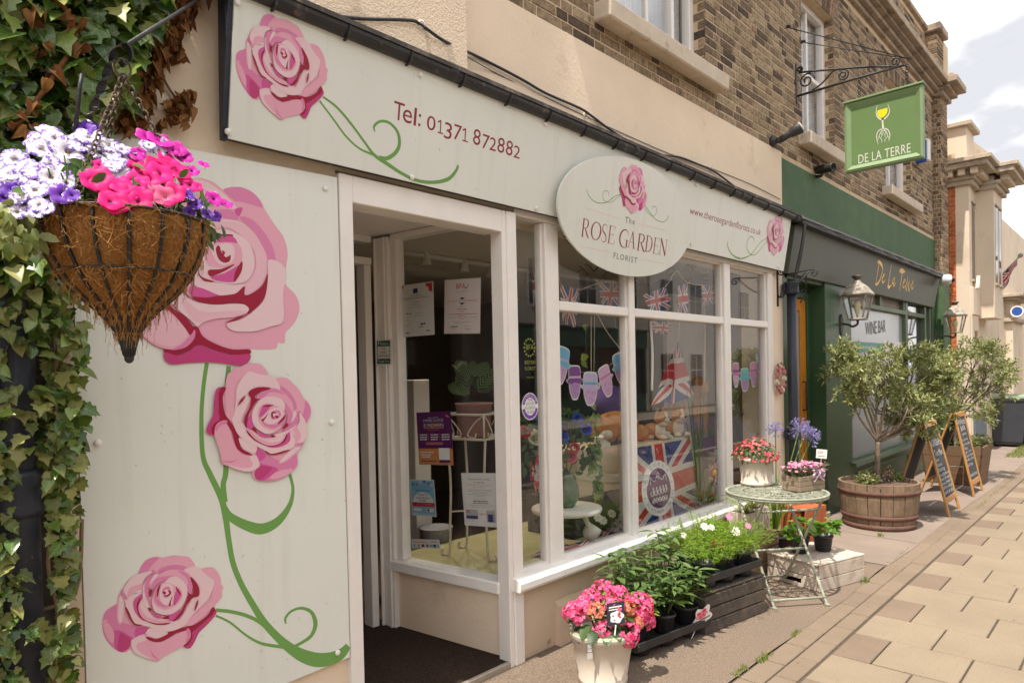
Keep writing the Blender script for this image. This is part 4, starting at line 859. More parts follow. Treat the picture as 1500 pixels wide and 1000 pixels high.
# ---- hanging sign, perpendicular to the wall
SX = 6.96
t = root('hanging_pub_sign',(SX,-.785,3.43),'green hanging sign with a yellow wine glass on a moulded frame','hanging sign')
m_sg = M('sign_green',(.115,.19,.065),.45,.04,3); m_sgf = M('sign_frame_green',(.17,.25,.115),.5,.08,6,.2,30)
Y0,Y1,Z0,Z1 = -.458,-1.108,3.432,4.075
b = MB(); b.box((SX - .02,Y0 - .03,Z0 + .03),(SX + .02,Y1 + .03,Z1 - .03)); b.build('board',m_sg,t)
b = MB(); e = .055
def bevel_bar(p,q,inn): # triangular moulding along an edge
    p,q,inn = Vector(p),Vector(q),Vector(inn); d = (q - p).normalized()
    for sx in (-1,1):
        X = Vector((sx,0,0)); P = [p - X * 0,p + X * .035,p + inn * .35 + d * e * .35 + X * .042,p + inn + d * e + X * .021]
        Q = [q - X * 0,q + X * .035,q + inn * .35 - d * e * .35 + X * .042,q + inn - d * e + X * .021]
        b.add(P + Q,[(0,1,5,4),(1,2,6,5),(2,3,7,6)])
bevel_bar((SX,Y0,Z0),(SX,Y1,Z0),(0,0,e)); bevel_bar((SX,Y0,Z1),(SX,Y1,Z1),(0,0,-e)); bevel_bar((SX,Y0,Z0),(SX,Y0,Z1),(0,-e,0)); bevel_bar((SX,Y1,Z0),(SX,Y1,Z1),(0,e,0))
b.box((SX - .055,Y0 + .012,Z1),(SX + .055,Y1 - .012,Z1 + .018),.006); b.build('frame',m_sgf,t)
spn = Plane((SX - .0205,0,0),Vector((0,-1,0)),Zv); s4 = lambda P: crop(1230,120,7.14,P)
b = MB(); s_,e_,tp_ = s4([(196,858),(742,736),(196,766)]); fit_text(b,spn,'DE LA TERRE',s_,e_,tp_,.0006,space=1.05)
for P,w in (([(392,240),(385,290),(382,330),(395,365),(430,392),(470,385),(505,350),(520,310),(515,270),(503,235)],[3,5,8,11,15,14,11,8,5,3]),([(450,385),(449,420),(452,460),(456,495)],[24,15,16,26]),
   ([(452,490),(410,510),(389,550),(391,610),(404,652)],[12,9,8,6,3]),([(460,490),(502,500),(524,545),(521,590),(512,622)],[12,9,8,6,3]),([(452,498),(430,530),(414,570),(440,605),(438,640)],[9,7,6,5,3]),([(462,498),(490,530),(500,570),(476,600),(472,632)],[9,7,6,5,3]),([(455,510),(451,560)],[7,3]),([(432,530),(444,560),(432,580)],[6,5,3]),([(482,525),(472,555),(480,580)],[6,5,3]),([(414,570),(402,590),(410,610)],[5,4,3]),([(502,565),(512,580),(506,600)],[5,4,3])):
    ribbon(b,spn,s4(P),[q / 7.14 for q in w],.0006)
b.build('lettering',flat('sign_cream_print',(.56,.56,.47),.45),t)
b = MB(); b.add([spn.w(*spn.p(*p),.0012) for p in s4([(395,302),(500,272),(500,310),(485,345),(455,372),(430,378),(405,365),(392,335)])],[tuple(range(8))]); b.build('wine_print',flat('wine_yellow',(.75,.58,.01),.4),t)
t = root('sign_bracket',(SX,0,4.2),'black wrought iron wall bracket with scrolls holding up the green hanging sign','bracket')
w3 = lambda P: [WX(x,y,SX) for x,y in crop(1100,0,3.3333,P)]
b = MB(); a,c = WY(1164.5,92,-.01),WY(1167.5,150,-.01); b.box((SX - .02,-.012,c.z),(SX + .02,0,a.z),.004); b.build('wall_plate',m_black,t)
b = MB(); b.tube(w3([(228,470),(500,388),(750,318)]),.011,6); b.tube(cr(w3([(235,355),(400,340),(560,328),(690,326)]),4,False),.010,6); b.tube(cr(w3([(300,440),(345,410),(400,350),(440,338)]),4,False),.008,6); b.build('arm',m_black,t)
b = MB()
for (cx,cy),r_,a0,sg in (((272,395),.075,0,1),((450,368),.055,rad(100),-1),((705,302),.045,rad(200),1),((238,340),.03,rad(-90),1)):
    b.tube(spiral(w3([(cx,cy)])[0],yv,Zv,r_,1.6,a0,26,sg),.008,6)
b.build('scroll',m_black,t)
for p0 in ((1152,40),(1174,62)):
    b = MB(); q = WY(*p0,-.0); e_ = w3([(768,288)])[0]; b.tube([q,q + (e_ - q) * .03,e_],.005,6); b.lathe([(.02,0),(.012,.02),(.012,.04)],q,8,X=XX,Y=Zv,Z=Vector((0,-1,0))); b.build('stay_rod',m_black,t)
def chain(mb,p,q,n,r=.010,w=.0028):
    p,q = Vector(p),Vector(q); d = (q - p); L = d.length / n; d.normalize(); s1 = d.orthogonal().normalized(); s2 = d.cross(s1)
    for i in range(n):
        c = p + d * (L * (i + .5)); s = s1 if i % 2 else s2
        mb.tube([c + d * (L * .62 * math.cos(a)) + s * (r * math.sin(a)) for a in [k * math.pi / 4 for k in range(9)]],w,4,cap=False)
for u in (0,1):
    b = MB(); p = w3([((528,762)[u],(380,312)[u])])[0]; q = Vector((SX,p.y,Z1 + .016)); chain(b,p,q,8,.014,.004); b.build('chain',m_black,t)
# ---- wall lanterns
m_lan = M('weathered_lantern_metal',(.34,.30,.245),.6,.25,20,.4,50,dirt=(.14,.115,.095),dscale=16,dthr=(.5,.64))
m_lan2 = M('dark_lantern_metal',(.10,.08,.065),.6,.3,20,.3,50)
m_bulb = flat('lamp_glass_warm',(.75,.62,.40),.2)
def lantern(x,y,z,label):
    t = root('wall_lantern',(x,y,z),label,'wall lantern','lanterns on the wine bar front'); C = Vector((x,y,z))
    wb_,wt,h = .075,.125,.26
    b = MB()
    for sx in (-1,1):
        for sy in (-1,1): b.beam(C + Vector((sx * wb_,sy * wb_,.03)),C + Vector((sx * wt,sy * wt,h + .03)),.018,.018,(1,0,0))
    b.box(C + Vector((-wb_ - .012,-wb_ - .012,.012)),C + Vector((wb_ + .012,wb_ + .012,.034)),.004); b.box(C + Vector((-wt - .02,-wt - .02,h + .02)),C + Vector((wt + .02,wt + .02,h + .045)),.006); b.build('cage',m_lan,t)
    b = MB(); s2 = math.sqrt(2); q = rad(45); 
    def sq(r,z_): return [C + Vector((r * sx,r * sy,z_)) for sx,sy in ((-1,-1),(1,-1),(1,1),(-1,1))]
    R_ = [(wt + .012,h + .045),(.085,h + .125),(.078,h + .13),(.05,h + .155),(.028,h + .19)]; V = []
    for r_,z_ in R_: V += sq(r_,z_)
    b.add(V,[(4 * i + k,4 * i + (k + 1) % 4,4 * i + 4 + (k + 1) % 4,4 * i + 4 + k) for i in range(4) for k in range(4)] + [(16,17,18,19)]); b.build('roof',m_lan,t)
    b = MB(); b.lathe([(.028,h + .185),(.03,h + .205),(.05,h + .225),(.054,h + .233),(.05,h + .24),(.02,h + .25)],C,14); b.build('chimney',m_lan2,t)
    for sx,sy in ((1,0),(-1,0),(0,1),(0,-1)):
        P = []
        for r_,z_ in ((wb_,.034),(wt,h + .02)):
            for k in (-1,1): P.append(C + Vector((sx * r_ + (k * (r_ - .008) if sx == 0 else 0),sy * r_ + (k * (r_ - .008) if sy == 0 else 0),z_)))
        g = MB(); g.add(P,[(0,1,3,2)]); g.build('pane',m_glass2,t)
    b = MB(); b.lathe([(.012,.034),(.012,.07),(.02,.09),(.032,.13),(.036,.17),(.028,.21),(.012,.235),(.004,.24)],C,12); b.build('bulb',m_bulb,t)
    b = MB(); b.tube(cr([C + Vector((0,0,.012)),C + Vector((0,.0,-.03)),C + Vector((0,.05,-.055)),C + Vector((0,.1,-.03)),C + Vector((0,-y - .025,-.02))],4,False),.013,8); b.slab([(x - .035,-.035,z - .11),(x,-.035,z - .15),(x + .035,-.035,z - .11),(x + .035,-.035,z + .05),(x,-.035,z + .09),(x - .035,-.035,z + .05)],(0,.012,0)); b.build('wall_bracket',m_lan2,t)
    return t
lantern(8.13,-.195,2.10,'weathered square wall lantern between the orange door and the frosted window')
lantern(12.62,-.30,2.08,'weathered square wall lantern on the far green pier')
# ---- security camera, floodlight, bullet camera, alarm box
t = root('dome_camera',(12.28,-.2,2.86),'white dome security camera at the far end of the green fascia','security camera')
b = MB(); b.lathe([(.075,-.1),(.085,-.08),(.085,.03),(.07,.08),(.03,.105)],(12.28,-.25,2.90),16,X=XX,Y=Zv,Z=Vector((-.5,-.86,0)).normalized()); b.build('housing',m_wht,t)
b = MB(); b.ell((12.235,-.335,2.89),(.04,.04,.04)); b.build('lens',m_txtblack,t)
t = root('floodlight',(6.33,-.02,3.66),'black tubular floodlight with a pale lamp glass above the cream render','floodlight')
b = MB(); b.lathe([(.05,0),(.055,.02),(.04,.04),(.02,.06)],(6.33,-.0,3.70),12,X=XX,Y=Zv,Z=Vector((0,-1,0))); b.tube([(6.33,-.05,3.70),(6.34,-.08,3.695)],.028,8); b.build('wall_mount',m_gutter,t)
dv = (Vector((6.40,-.25,3.79)) - Vector((6.34,-.07,3.695))).normalized(); ax = dv.orthogonal().normalized(); ay = dv.cross(ax); p0 = Vector((6.34,-.07,3.695))
b = MB(); b.lathe([(.02,0),(.03,.01),(.03,.09),(.045,.13),(.058,.2),(.056,.206)],p0,14,X=ax,Y=ay,Z=dv); b.build('barrel',m_gutter,t)
b = MB(); b.lathe([(.053,.207),(.052,.214),(.02,.222)],p0,14,X=ax,Y=ay,Z=dv); b.build('lamp_glass',m_stone,t)
t = root('bullet_camera',(7.46,-.05,3.6),'small black bullet camera under the middle upstairs window sill','security camera')
b = MB(); dv = Vector((-.35,-.93,-.12)).normalized(); ax = dv.orthogonal().normalized(); ay = dv.cross(ax); b.lathe([(.03,-.12),(.045,-.1),(.045,.08),(.05,.09),(.04,.095),(.02,.06)],(7.42,-.12,3.65),12,X=ax,Y=ay,Z=dv); b.build('housing',m_gutter,t)
b = MB(); b.tube([(7.46,-.0,3.60),(7.45,-.06,3.59),(7.43,-.09,3.62)],.018,8); b.build('mount',m_gutter,t)
t = root('alarm_box',(11.75,-.15,4.6),'blue and white alarm box on the far brickwork behind the hanging sign','alarm box')
b = MB(); b.box((11.62,-.14,4.60),(11.655,.0,4.92),.008); b.build('front_cover',flat('alarm_blue',(.02,.07,.30),.4),t)
b = MB(); b.box((11.655,-.16,4.63),(11.80,.0,4.95),.012); b.build('housing',m_wht,t)
# ---- little flower wreath by the drainpipe
t = root('flower_wreath',(6.36,-.05,1.38),'small wreath of pink and cream artificial roses hung on the render','wreath')
fl_p = flat('fabric_pink',(.62,.25,.27),.8); fl_c = flat('fabric_cream',(.72,.62,.47),.8); fl_g = flat('fabric_leaf',(.10,.14,.05),.8)
for i in range(11):
    a = 2 * math.pi * i / 11; c = Vector((6.36 + .085 * math.cos(a),-.045,1.505 + .115 * math.sin(a)))
    b = MB()
    for k in range(3): b.lathe([(.010 + .008 * k,-.012),(.018 + .008 * k,.0),(.02 + .006 * k,.016 - .006 * k)],c,8,close=False,jit=.12,X=XX,Y=Zv,Z=Vector((0,-1,0)))
    b.ell(c,.014,8,6); b.build('rose',fl_p if i % 3 else fl_c,t)
b = MB()
for i in range(26):
    a = R.uniform(0,6.28); c = Vector((6.36 + .09 * math.cos(a),-.03,1.505 + .12 * math.sin(a))); d = Vector((math.cos(a + R.uniform(-1,1)),-.5,math.sin(a + R.uniform(-1,1)))).normalized(); s = d.orthogonal().normalized() * .012
    b.add([c,c + d * .02 + s,c + d * .045,c + d * .02 - s],[(0,1,2,3)])
b.build('leaves',fl_g,t)
# ================================================================ the cream building beyond
cb = root('cream_building',(15,-.3,0),'cream stucco classical building with dentil cornice and red brick side','building')
m_cream = M('cream_stucco',(.66,.55,.43),.85,.07,1.5,.2,30,dirt=(.45,.35,.26),dscale=1.2,dthr=(.55,.8))
m_creamd = M('cream_stone_weathered',(.47,.39,.30),.9,.15,4,.4,40,dirt=(.22,.17,.13),dscale=4,dthr=(.48,.68))
m_plinth = M('slate_blue_plinth',(.13,.16,.20),.7,.1,4)
CX = 13.75
b = MB(); b.box((CX,-.31,.0),(14.0,-.112,5.0),.004); b.box((CX + .02,-.3,0),(14.42,.3,5.0)); b.box((CX - .001,-.34,0.0),(14.35,-.312,2.44),.004); b.box((CX + .01,-.36,2.44),(14.42,-.30,2.9),.006); b.build('wall',m_cream,cb)
b = MB(); b.box((CX + .006,-.112,0),(13.98,6,5.2)); b.build('side_wall',m_mortar,cb)
b = MB(); z = .02; i = 0
while z < 5.0:
    o = 0 if i % 2 else .075
    for y0,y1 in ((-.112,-.045 + o * .4),(-.035 + o * .4,.06 + o),(.07 + o,.3)): b.box((CX - .004,y0,z),(CX + .02,y1,z + .062),.003)
    z += .0725; i += 1
tag(b.build('brick',m_redbrick,cb),kind='stuff')
b = MB()
b.box((14.42,-.56,2.4),(15.3,.3,5.0),.004); b.box((14.42,-.3,0),(15.3,.3,2.4),.004); b.build('bay',m_cream,cb)
b = MB(); b.box((13.74,-.37,0),(14.4,-.342,.75),.004); b.box((14.40,-.34,0),(15.0,-.305,.75)); b.build('plinth',m_plinth,cb)
def dentil_run(mb,p,q,nrm,z,s,n):
    p,q,nrm = Vector(p),Vector(q),Vector(nrm)
    for i in range(n): c = p + (q - p) * ((i + .5) / n) + nrm * (s * .5); mb.obox(c + Vector((0,0,z)),(q - p).normalized(),nrm,Zv,(q - p).length / n * .28,s * .55,s * .5)
b = MB()
for (o,z0,z1) in ((.06,4.62,4.70),(.1,4.70,4.76),(.30,4.86,4.95),(.36,4.95,5.02)):
    b.box((CX - o * .9,-.31 - o,z0),(14.5,.25,z1),.006); b.box((14.40 - o * .4,-.56 - o,z0),(15.36 + o,.25,z1),.006)
b.build('cornice',m_creamd,cb)
b = MB(); dentil_run(b,(CX - .1,-.5,0),(CX - .1,.2,0),(-1,0,0),4.81,.1,4); dentil_run(b,(CX,-.4,0),(14.4,-.4,0),(0,-1,0),4.81,.1,6); dentil_run(b,(14.42,-.66,0),(15.3,-.66,0),(0,-1,0),4.81,.1,8); tag(b.build('dentil_course',m_cream,cb),kind='stuff')
b = MB(); b.box((CX + .02,-.28,5.02),(14.4,1,5.62)); b.build('attic',m_cream,cb)
b = MB(); b.box((CX - .05,-.36,5.62),(14.5,1.1,5.70),.01); b.slab([(14.7,-.72,5.02),(14.7,-.2,5.62),(14.7,.4,5.02)],(.7,0,0)); b.build('roof',m_creamd,cb)
for (x0,x1,z0,z1,y) in ((13.98,14.22,3.05,4.35,-.31),(14.55,14.75,3.0,4.35,-.56),(14.92,15.12,3.0,4.35,-.56),(13.98,14.16,1.75,2.15,-.341)):
    f = MB(); f.box((x0 - .04,y - .03,z0 - .04),(x1 + .04,y + .0,z0 + .0),.004); f.box((x0 - .04,y - .02,z1),(x1 + .04,y,z1 + .03)); f = f.build('window',m_creamd,cb)
    g = MB(); g.box((x0,y - .004,z0),(x1,y + .02,z1)); g.build('pane',m_dkglass,f)
b = MB(); b.slab([(14.0,-.40,2.9),(14.1,-.40,2.9),(14.18,-.40,3.12),(14.12,-.40,3.12)],(0,.05,0)); b.build('bracket_fin',m_cream,cb)
PX = 17.6; yp = WX(1484,500,PX).y; yq = WX(1457,500,PX).y; zc = WX(1470,472,PX).z; zt = WX(1470,440,PX).z
b = MB(); b.box((PX,yp,0),(19,yq,zc),.006); b.box((PX + .03,yp + .03,zc + .08),(19,yq,zt),.006); b.box((15.3,-.28,0),(21,.3,4.6)); b.build('porch',m_cream,cb)
b = MB(); b.box((PX - .08,yp - .08,zc),(19.1,yq,zc + .08),.01); b.box((PX - .12,yp - .12,zt),(19.1,yq,zt + .05),.01); b.box((PX - .2,yp - .2,zt + .05),(19.2,yq,zt + .12),.01); b.build('porch_cornice',m_creamd,cb)
for z0,z1,nm in ((.3,zc - .15,'porch_panel'),(zc + .16,zt - .1,'frieze_panel')):
    b = MB(); f_ = .035; y0,y1 = yp + .12,yq - .08
    for a,c in (((PX - .014,y0,z0),(PX + .04,y1,z0 + f_)),((PX - .014,y0,z1 - f_),(PX + .04,y1,z1)),((PX - .014,y0,z0 + f_),(PX + .04,y0 + f_,z1 - f_)),((PX - .014,y1 - f_,z0 + f_),(PX + .04,y1,z1 - f_))): b.box(a,c)
    b.build(nm,m_creamd,cb)
# ---- round sign on the porch, flag on a pole
c = WX(1490,456,PX - .1)
b = MB(); b.lathe([(.0,-.02),(.12,-.02),(.12,.02),(.0,.02)],c,20,X=Vector((0,1,0)),Y=Zv,Z=Vector((-1,0,0)),smooth=False); rs_ = b.thing('round_sign',flat('round_sign_blue',(.03,.09,.36),.4),'round blue sign fixed to the cream porch','sign')
b = MB(); c2 = c - base(rs_) + Vector((-.022,0,0)); b.lathe([(.09,0),(.118,0),(.118,.002),(.09,.002)],c2,20,close=False,X=Vector((0,1,0)),Y=Zv,Z=Vector((-1,0,0)),smooth=False); q = b.build('rim',m_wht); q.parent = rs_
# ---- houses further off
m_farb = M('far_red_brick',(.36,.14,.08),.9,.2,3)
def far_house(x0,x1,y0,y1,h,m,label,nwin,roofm,rh=2.0,name='far_house'):
    t = root(name,((x0 + x1) / 2,(y0 + y1) / 2,0),label,'house')
    b = MB(); b.box((x0,y0,0),(x1,y1,h)); b.build('wall',m,t)
    b = MB(); ym = (y0 + y1) / 2; b.slab([(x0 - .3,y0 - .3,h),(x0 - .3,ym,h + rh),(x0 - .3,y1 + .3,h)],(x1 - x0 + .6,0,0)); b.build('roof',roofm,t)
    return t
m_tile = M('roof_tile',(.19,.12,.09),.9,.2,4,.5,20)
def add_windows(t,xs,zs,y,w,h,sg):
    for z in zs:
        for x in xs:
            f = MB()
            for a,c in (((x - w / 2 - .06,y,z - .08),(x + w / 2 + .06,y + sg * .06,z)),((x - w / 2 - .06,y,z + h),(x + w / 2 + .06,y + sg * .04,z + h + .06)),((x - w / 2 - .06,y,z),(x - w / 2,y + sg * .04,z + h)),((x + w / 2,y,z),(x + w / 2 + .06,y + sg * .04,z + h)),((x - .02,y,z),(x + .02,y + sg * .03,z + h)),((x - w / 2,y,z + h * .5 - .02),(x + w / 2,y + sg * .034,z + h * .5 + .02))): f.box(a,c)
            f = f.build('window',m_white,t); g = MB(); g.box((x - w / 2,y - .02,z),(x + w / 2,y + sg * .012,z + h)); g.build('pane',m_dkglass,f)
p = WX(1487,560,34.0)
fh = far_house(34,44,p.y - 6,p.y,4.3,m_farb,'red brick house seen beyond the cream porch',0,m_tile)
for (y,z) in ((p.y - .6,2.6),(p.y - 1.9,2.6),(p.y - .6,.7),(p.y - 1.9,.7)):
    f = MB(); f.box((33.93,y - .5,z - .08),(34.0,y + .5,z + 1.3)); f = f.build('window',m_white,fh); g = MB(); g.box((33.915,y - .42,z),(33.94,y + .42,z + 1.2)); g.build('pane',m_dkglass,f)
b = MB(); b.box((33.2,p.y - 4,2.0),(34,p.y + .05,2.35)); b.build('shop_canopy',m_gutter,fh)
m_fol = leafM('far_foliage',(.035,.075,.012),(.06,.12,.02),(.10,.17,.03))
def leafball(mb,c,r,n,s,squash=1.0):
    for _ in range(n):
        d = Vector((R.gauss(0,1),R.gauss(0,1),R.gauss(0,1))).normalized(); q = Vector(c) + Vector((d.x * r[0],d.y * r[1],d.z * r[2])) * (R.random() ** .4)
        a = Vector((R.gauss(0,1),R.gauss(0,1),R.gauss(0,1))).normalized(); bb_ = a.orthogonal().normalized(); k = s * R.uniform(.6,1.3)
        mb.add([q - a * k,q + bb_ * k * .5,q + a * k,q - bb_ * k * .5],[(0,1,2,3)])
t = root('far_bush',tuple(WX(1495,560,26)),'green bush beyond the wheelie bins','bush'); c = base(t)
b = MB(); leafball(b,c + Vector((0,-.4,.5)),(1.0,.9,1.0),900,.12); b.build('foliage',m_fol,t)
b = MB(); b.tube([(c.x,c.y - .4,0),(c.x,c.y - .4,c.z + .4)],.05,6); b.build('trunk',m_lan2,t)
# ================================================================ across the street (seen in the window glass)
m_op = [M('opposite_render_' + a,sc_(c_,1.25),.9,.06,1.2) for a,c_ in (('ivory',(.60,.52,.42)),('white',(.68,.64,.57)),('stone',(.50,.43,.34)))]
m_tealp = M('opposite_teal_paint',(.035,.10,.075),.5,.1); m_bluep = M('opposite_navy_paint',(.02,.03,.07),.5,.1)
for i,(x0,x1,h,k,lb) in enumerate(((-14,2,6.4,0,'ivory rendered house across the street behind the photographer'),(2.2,13,7.0,1,'white rendered shop building across the street with a navy shopfront'),(13.2,24,6.2,2,'stone coloured building across the street with a teal shopfront'),(24.2,44,7.2,1,'long white building at the far end of the opposite side'))):
    t = far_house(x0,x1,-20,-12.3,h,m_op[k],lb,0,m_tile,2.4,'opposite_building')
    n_ = int((x1 - x0) / 2.4); xs = [x0 + (j + .5) * (x1 - x0) / n_ for j in range(n_)]
    add_windows(t,xs,(3.9,),-12.3,1.0,1.5,1)
    if i in (1,2):
        b = MB(); b.box((x0 + .4,-12.3,2.5),(x1 - .4,-12.1,3.15),.01); b.box((x0 + .4,-12.3,3.15),(x1 - .4,-12.0,3.22)); b.box((x0 + .4,-12.3,0),(x1 - .4,-12.2,.7))
        for j in range(7): xx = x0 + .4 + j * (x1 - x0 - .95) / 6; b.box((xx,-12.3,.7),(xx + .14,-12.15,2.5))
        b.build('shopfront',m_tealp if i == 2 else m_bluep,t); g = MB(); g.box((x0 + .4,-12.3,.7),(x1 - .4,-12.27,2.5)); g.build('pane',m_dkglass,t)
    else: add_windows(t,xs,(.9,),-12.3,1.1,1.4,1)
# ================================================================ ivy on the left
def WD(u,v,d): return CAM + ray(u,v) * d
def dep(p): return (Vector(p) - CAM).dot(_f)
m_ivy = leafM('ivy_leaf',(.025,.075,.010),(.095,.185,.026),(.26,.34,.07),.28,.28,.65)
m_ivyold = leafM('ivy_leaf_olive',(.075,.11,.022),(.20,.225,.055),(.40,.38,.13),.42,.24)
m_dead = leafM('dead_ivy_leaf',(.10,.04,.016),(.23,.092,.032),(.36,.19,.075),.8,.15,.2)
m_stemw = M('woody_stem',(.20,.13,.075),.9,.3,30,.5,60)
m_stemd = M('bark',(.13,.095,.07),.95,.3,25,.7,60)
iv = root('ivy_clad_house',(-.5,0,0),'dark walled house edge on the left smothered in ivy','house')
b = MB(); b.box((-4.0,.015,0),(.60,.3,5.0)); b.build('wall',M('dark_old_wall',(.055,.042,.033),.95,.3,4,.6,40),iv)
t = root('soil_pipe',(.48,-.13,0),'wide dark navy soil pipe half hidden by the ivy','drainpipe')
b = MB(); b.tube([(.455,-.13,0),(.455,-.13,3.2)],.062,18); b.build('pipe',m_navy,t)
for z in (.95,1.15): b = MB(); b.tube([(.2,-.10,z),(.44,-.11,z)],.014,8); b.build('pipe_stay',m_navy,t)
b = MB(); b.lathe([(.07,-.07),(.075,-.05),(.07,.0),(.075,.05),(.07,.07)],(.455,-.13,1.28),16); b.build('collar',m_navy,t)
def leaf_mesh(pts,fold=.15,droop=.12,mat=None,smooth=True):
    """leaf along +Y, midrib folded; pts = right half outline (x, y) from base to tip"""
    q = MB(); n = len(pts); mid = [(0,y,-droop * y * y) for x,y in pts]
    Rr = [(x,y,fold * x - droop * y * y) for x,y in pts]; Lf = [(-x,y,fold * x - droop * y * y) for x,y in pts]
    V = mid + Rr + Lf; F = []
    for i in range(n - 1):
        F += [(i,n + i,n + i + 1,i + 1),(i,i + 1,2 * n + i + 1,2 * n + i)]
    q.add(V,F,smooth=smooth); return q
IVY1 = [(.0,.0),(.30,-.10),(.52,.14),(.33,.32),(.42,.52),(.17,.66),(.0,1.0)]
IVY2 = [(.0,.0),(.26,-.06),(.42,.22),(.36,.48),(.18,.78),(.0,1.02)]
m_ivyv = leafM('ivy_leaf_veined',(.025,.075,.010),(.095,.185,.026),(.26,.34,.07),.28,.28,.65,(.34,.42,.16)); m_ivyov = leafM('ivy_leaf_olive_veined',(.075,.11,.022),(.20,.225,.055),(.40,.38,.13),.42,.24,.45,(.36,.36,.18))
ivm = [leaf_mesh(IVY1,.25,.2).mesh('leaf',m_ivyv),leaf_mesh(IVY2,.3,.15).mesh('leaf',m_ivyv),leaf_mesh(IVY1,.2,.3).mesh('leaf',m_ivyov),leaf_mesh(IVY2,.35,.3).mesh('leaf',m_ivyov)]
def leaf_into(mb,lm,c,rot,s):
    o = len(mb.v)
    for v_ in lm.v: mb.v.append(tuple(Vector(c) + rot @ (Vector(v_) * s)))
    for f in lm.f: mb.f.append(tuple(i + o for i in f)); mb.mi.append(mb.k); mb.sm.append(True)
def lrot(nrm,tip):
    """rotation: local Y along tip direction, local Z near the normal"""
    n_ = Vector(nrm).normalized(); y = Vector(tip); y = (y - n_ * y.dot(n_)).normalized(); x = y.cross(n_); return Matrix((x,y,n_)).transposed()
def inpoly(x,y,P):
    c = False; j = len(P) - 1
    for i in range(len(P)):
        if (P[i][1] > y) != (P[j][1] > y) and x < (P[j][0] - P[i][0]) * (y - P[i][1]) / (P[j][1] - P[i][1]) + P[i][0]: c = not c
        j = i
    return c
G_UP = [(-260,-200),(250,-200),(243,10),(240,40),(215,70),(200,110),(195,150),(150,190),(125,260),(110,330),(105,400),(-260,420)]
G_LO = [(-260,380),(95,380),(128,470),(120,560),(130,600),(118,680),(112,760),(108,860),(112,1030),(-260,1030)]
PIPE = [(3,520,70,562),(22,672,72,800),(28,780,78,905),(35,930,70,1005)]
iv_p = root('ivy',(.1,-.1,0),'large green ivy climbing the wall and soil pipe on the left','ivy')
cand = []
for _ in range(3300):
    u,v = R.uniform(-255,255),R.uniform(-195,410)
    if inpoly(u,v,G_UP): cand.append((u,v,R.uniform(-.27,-.03),R.uniform(.045,.09),0 if R.random() < .82 else 1))
for _ in range(3700):
    u,v = R.uniform(-255,132),R.uniform(385,1025)
    if not inpoly(u,v,G_LO): continue
    if any(a < u < c and b_ < v < d for a,b_,c,d in PIPE) and R.random() < .985: continue
    cand.append((u,v,R.uniform(-.24,-.06),R.uniform(.026,.052),0 if R.random() < .42 else 1))
cand = [c for c in cand if not (c[0] < -20 and R.random() < .5)]
fr = sorted([c for c in cand if c[0] > -5 and c[1] > -5],key=lambda c: c[2] - c[3] * .8)[:300]; frs = set(map(id,fr))
lmi = [leaf_mesh(IVY1,.25,.2),leaf_mesh(IVY2,.3,.15)]
bulk = MB()
for c in cand:
    u,v,y,s,old = c; p = WY(u,v,y)
    rot = lrot((R.gauss(-.25,.5),-1 + R.gauss(0,.35),R.gauss(.85,.5)),(R.gauss(.1,.5),R.gauss(0,.2),-1))
    if id(c) in frs: place('leaf',ivm[(2 if old else 0) + (R.random() < .35)],iv_p,p,rot,s)
    else: bulk.k = old; leaf_into(bulk,lmi[R.random() < .35],p,rot,s)
tag(bulk.build('foliage',[m_ivy,m_ivyold],iv_p),kind='stuff')
for pts in ([(78,1000),(85,900),(70,820),(88,700),(80,560),(95,450)],[(20,300),(55,200),(75,100),(110,50),(95,10),(60,-40)],[(-20,350),(10,250),(60,170),(90,90),(130,45)],[(30,1010),(45,905),(110,870),(120,760)]):
    b = MB(); b.tube(cr([WY(u,v,-.12 + R.uniform(-.05,.03)) for u,v in pts],4,False),.006,6); b.build('stem',m_stemw,iv_p)
dv_ = root('dead_ivy',(.95,-.06,2.4),'withered brown ivy clinging to the cream wall beside the fascia','ivy')
dl = MB()
DD = [[(225,-60),(300,-60),(300,4),(282,14),(280,40),(262,48),(266,60),(268,88),(252,92),(236,92),(222,130),(218,165),(210,192),(190,196),(168,192),(172,150),(185,130),(195,95),(205,70),(215,40),(240,20)],[(240,146),(252,138),(270,130),(286,136),(284,150),(278,166),(272,184),(262,176),(246,172),(238,160)],[(226,180),(240,170),(244,185),(230,190)],[(226,105),(236,102),(236,125),(226,124)]]
dc = []
for _ in range(2600):
    u,v = R.uniform(165,302),R.uniform(-60,198)
    if any(inpoly(u,v,P) for P in DD) and R.random() < .62: dc.append((u,v))
for i,(u,v) in enumerate(dc):
    p = WY(u,v,R.uniform(-.07,-.008)); rot = lrot((R.gauss(0,.7),-1,R.gauss(.1,.7)),(R.gauss(0,.6),R.gauss(0,.4),-1))
    leaf_into(dl,leaf_mesh(IVY2,R.uniform(.6,1.3),R.uniform(.3,.9)),p,rot,R.uniform(.020,.044))
tag(dl.build('dead_leaves',m_dead,dv_),kind='stuff')
b = MB()
for pts in ([(232,-60),(245,20),(250,60),(215,120),(200,190)],[(240,60),(238,110),(262,150)]): b.tube(cr([WY(u,v,-.012) for u,v in pts],4,False),.005,5)
b.build('stem',m_stemw,dv_)
b = MB(); q = WY(80,160,-.28)
for i in range(26):
    u,v = R.choice([(50,20),(60,70),(110,30),(125,62),(75,110),(55,150),(35,165),(40,190),(15,180)]); p = WY(u + R.uniform(-9,9),v + R.uniform(-9,9),R.uniform(-.29,-.26)); leaf_into(b,leaf_mesh(IVY2,.9,.8),p,lrot((R.gauss(0,.6),-1,R.gauss(.3,.5)),(R.gauss(0,.7),0,-1)),R.uniform(.024,.045))
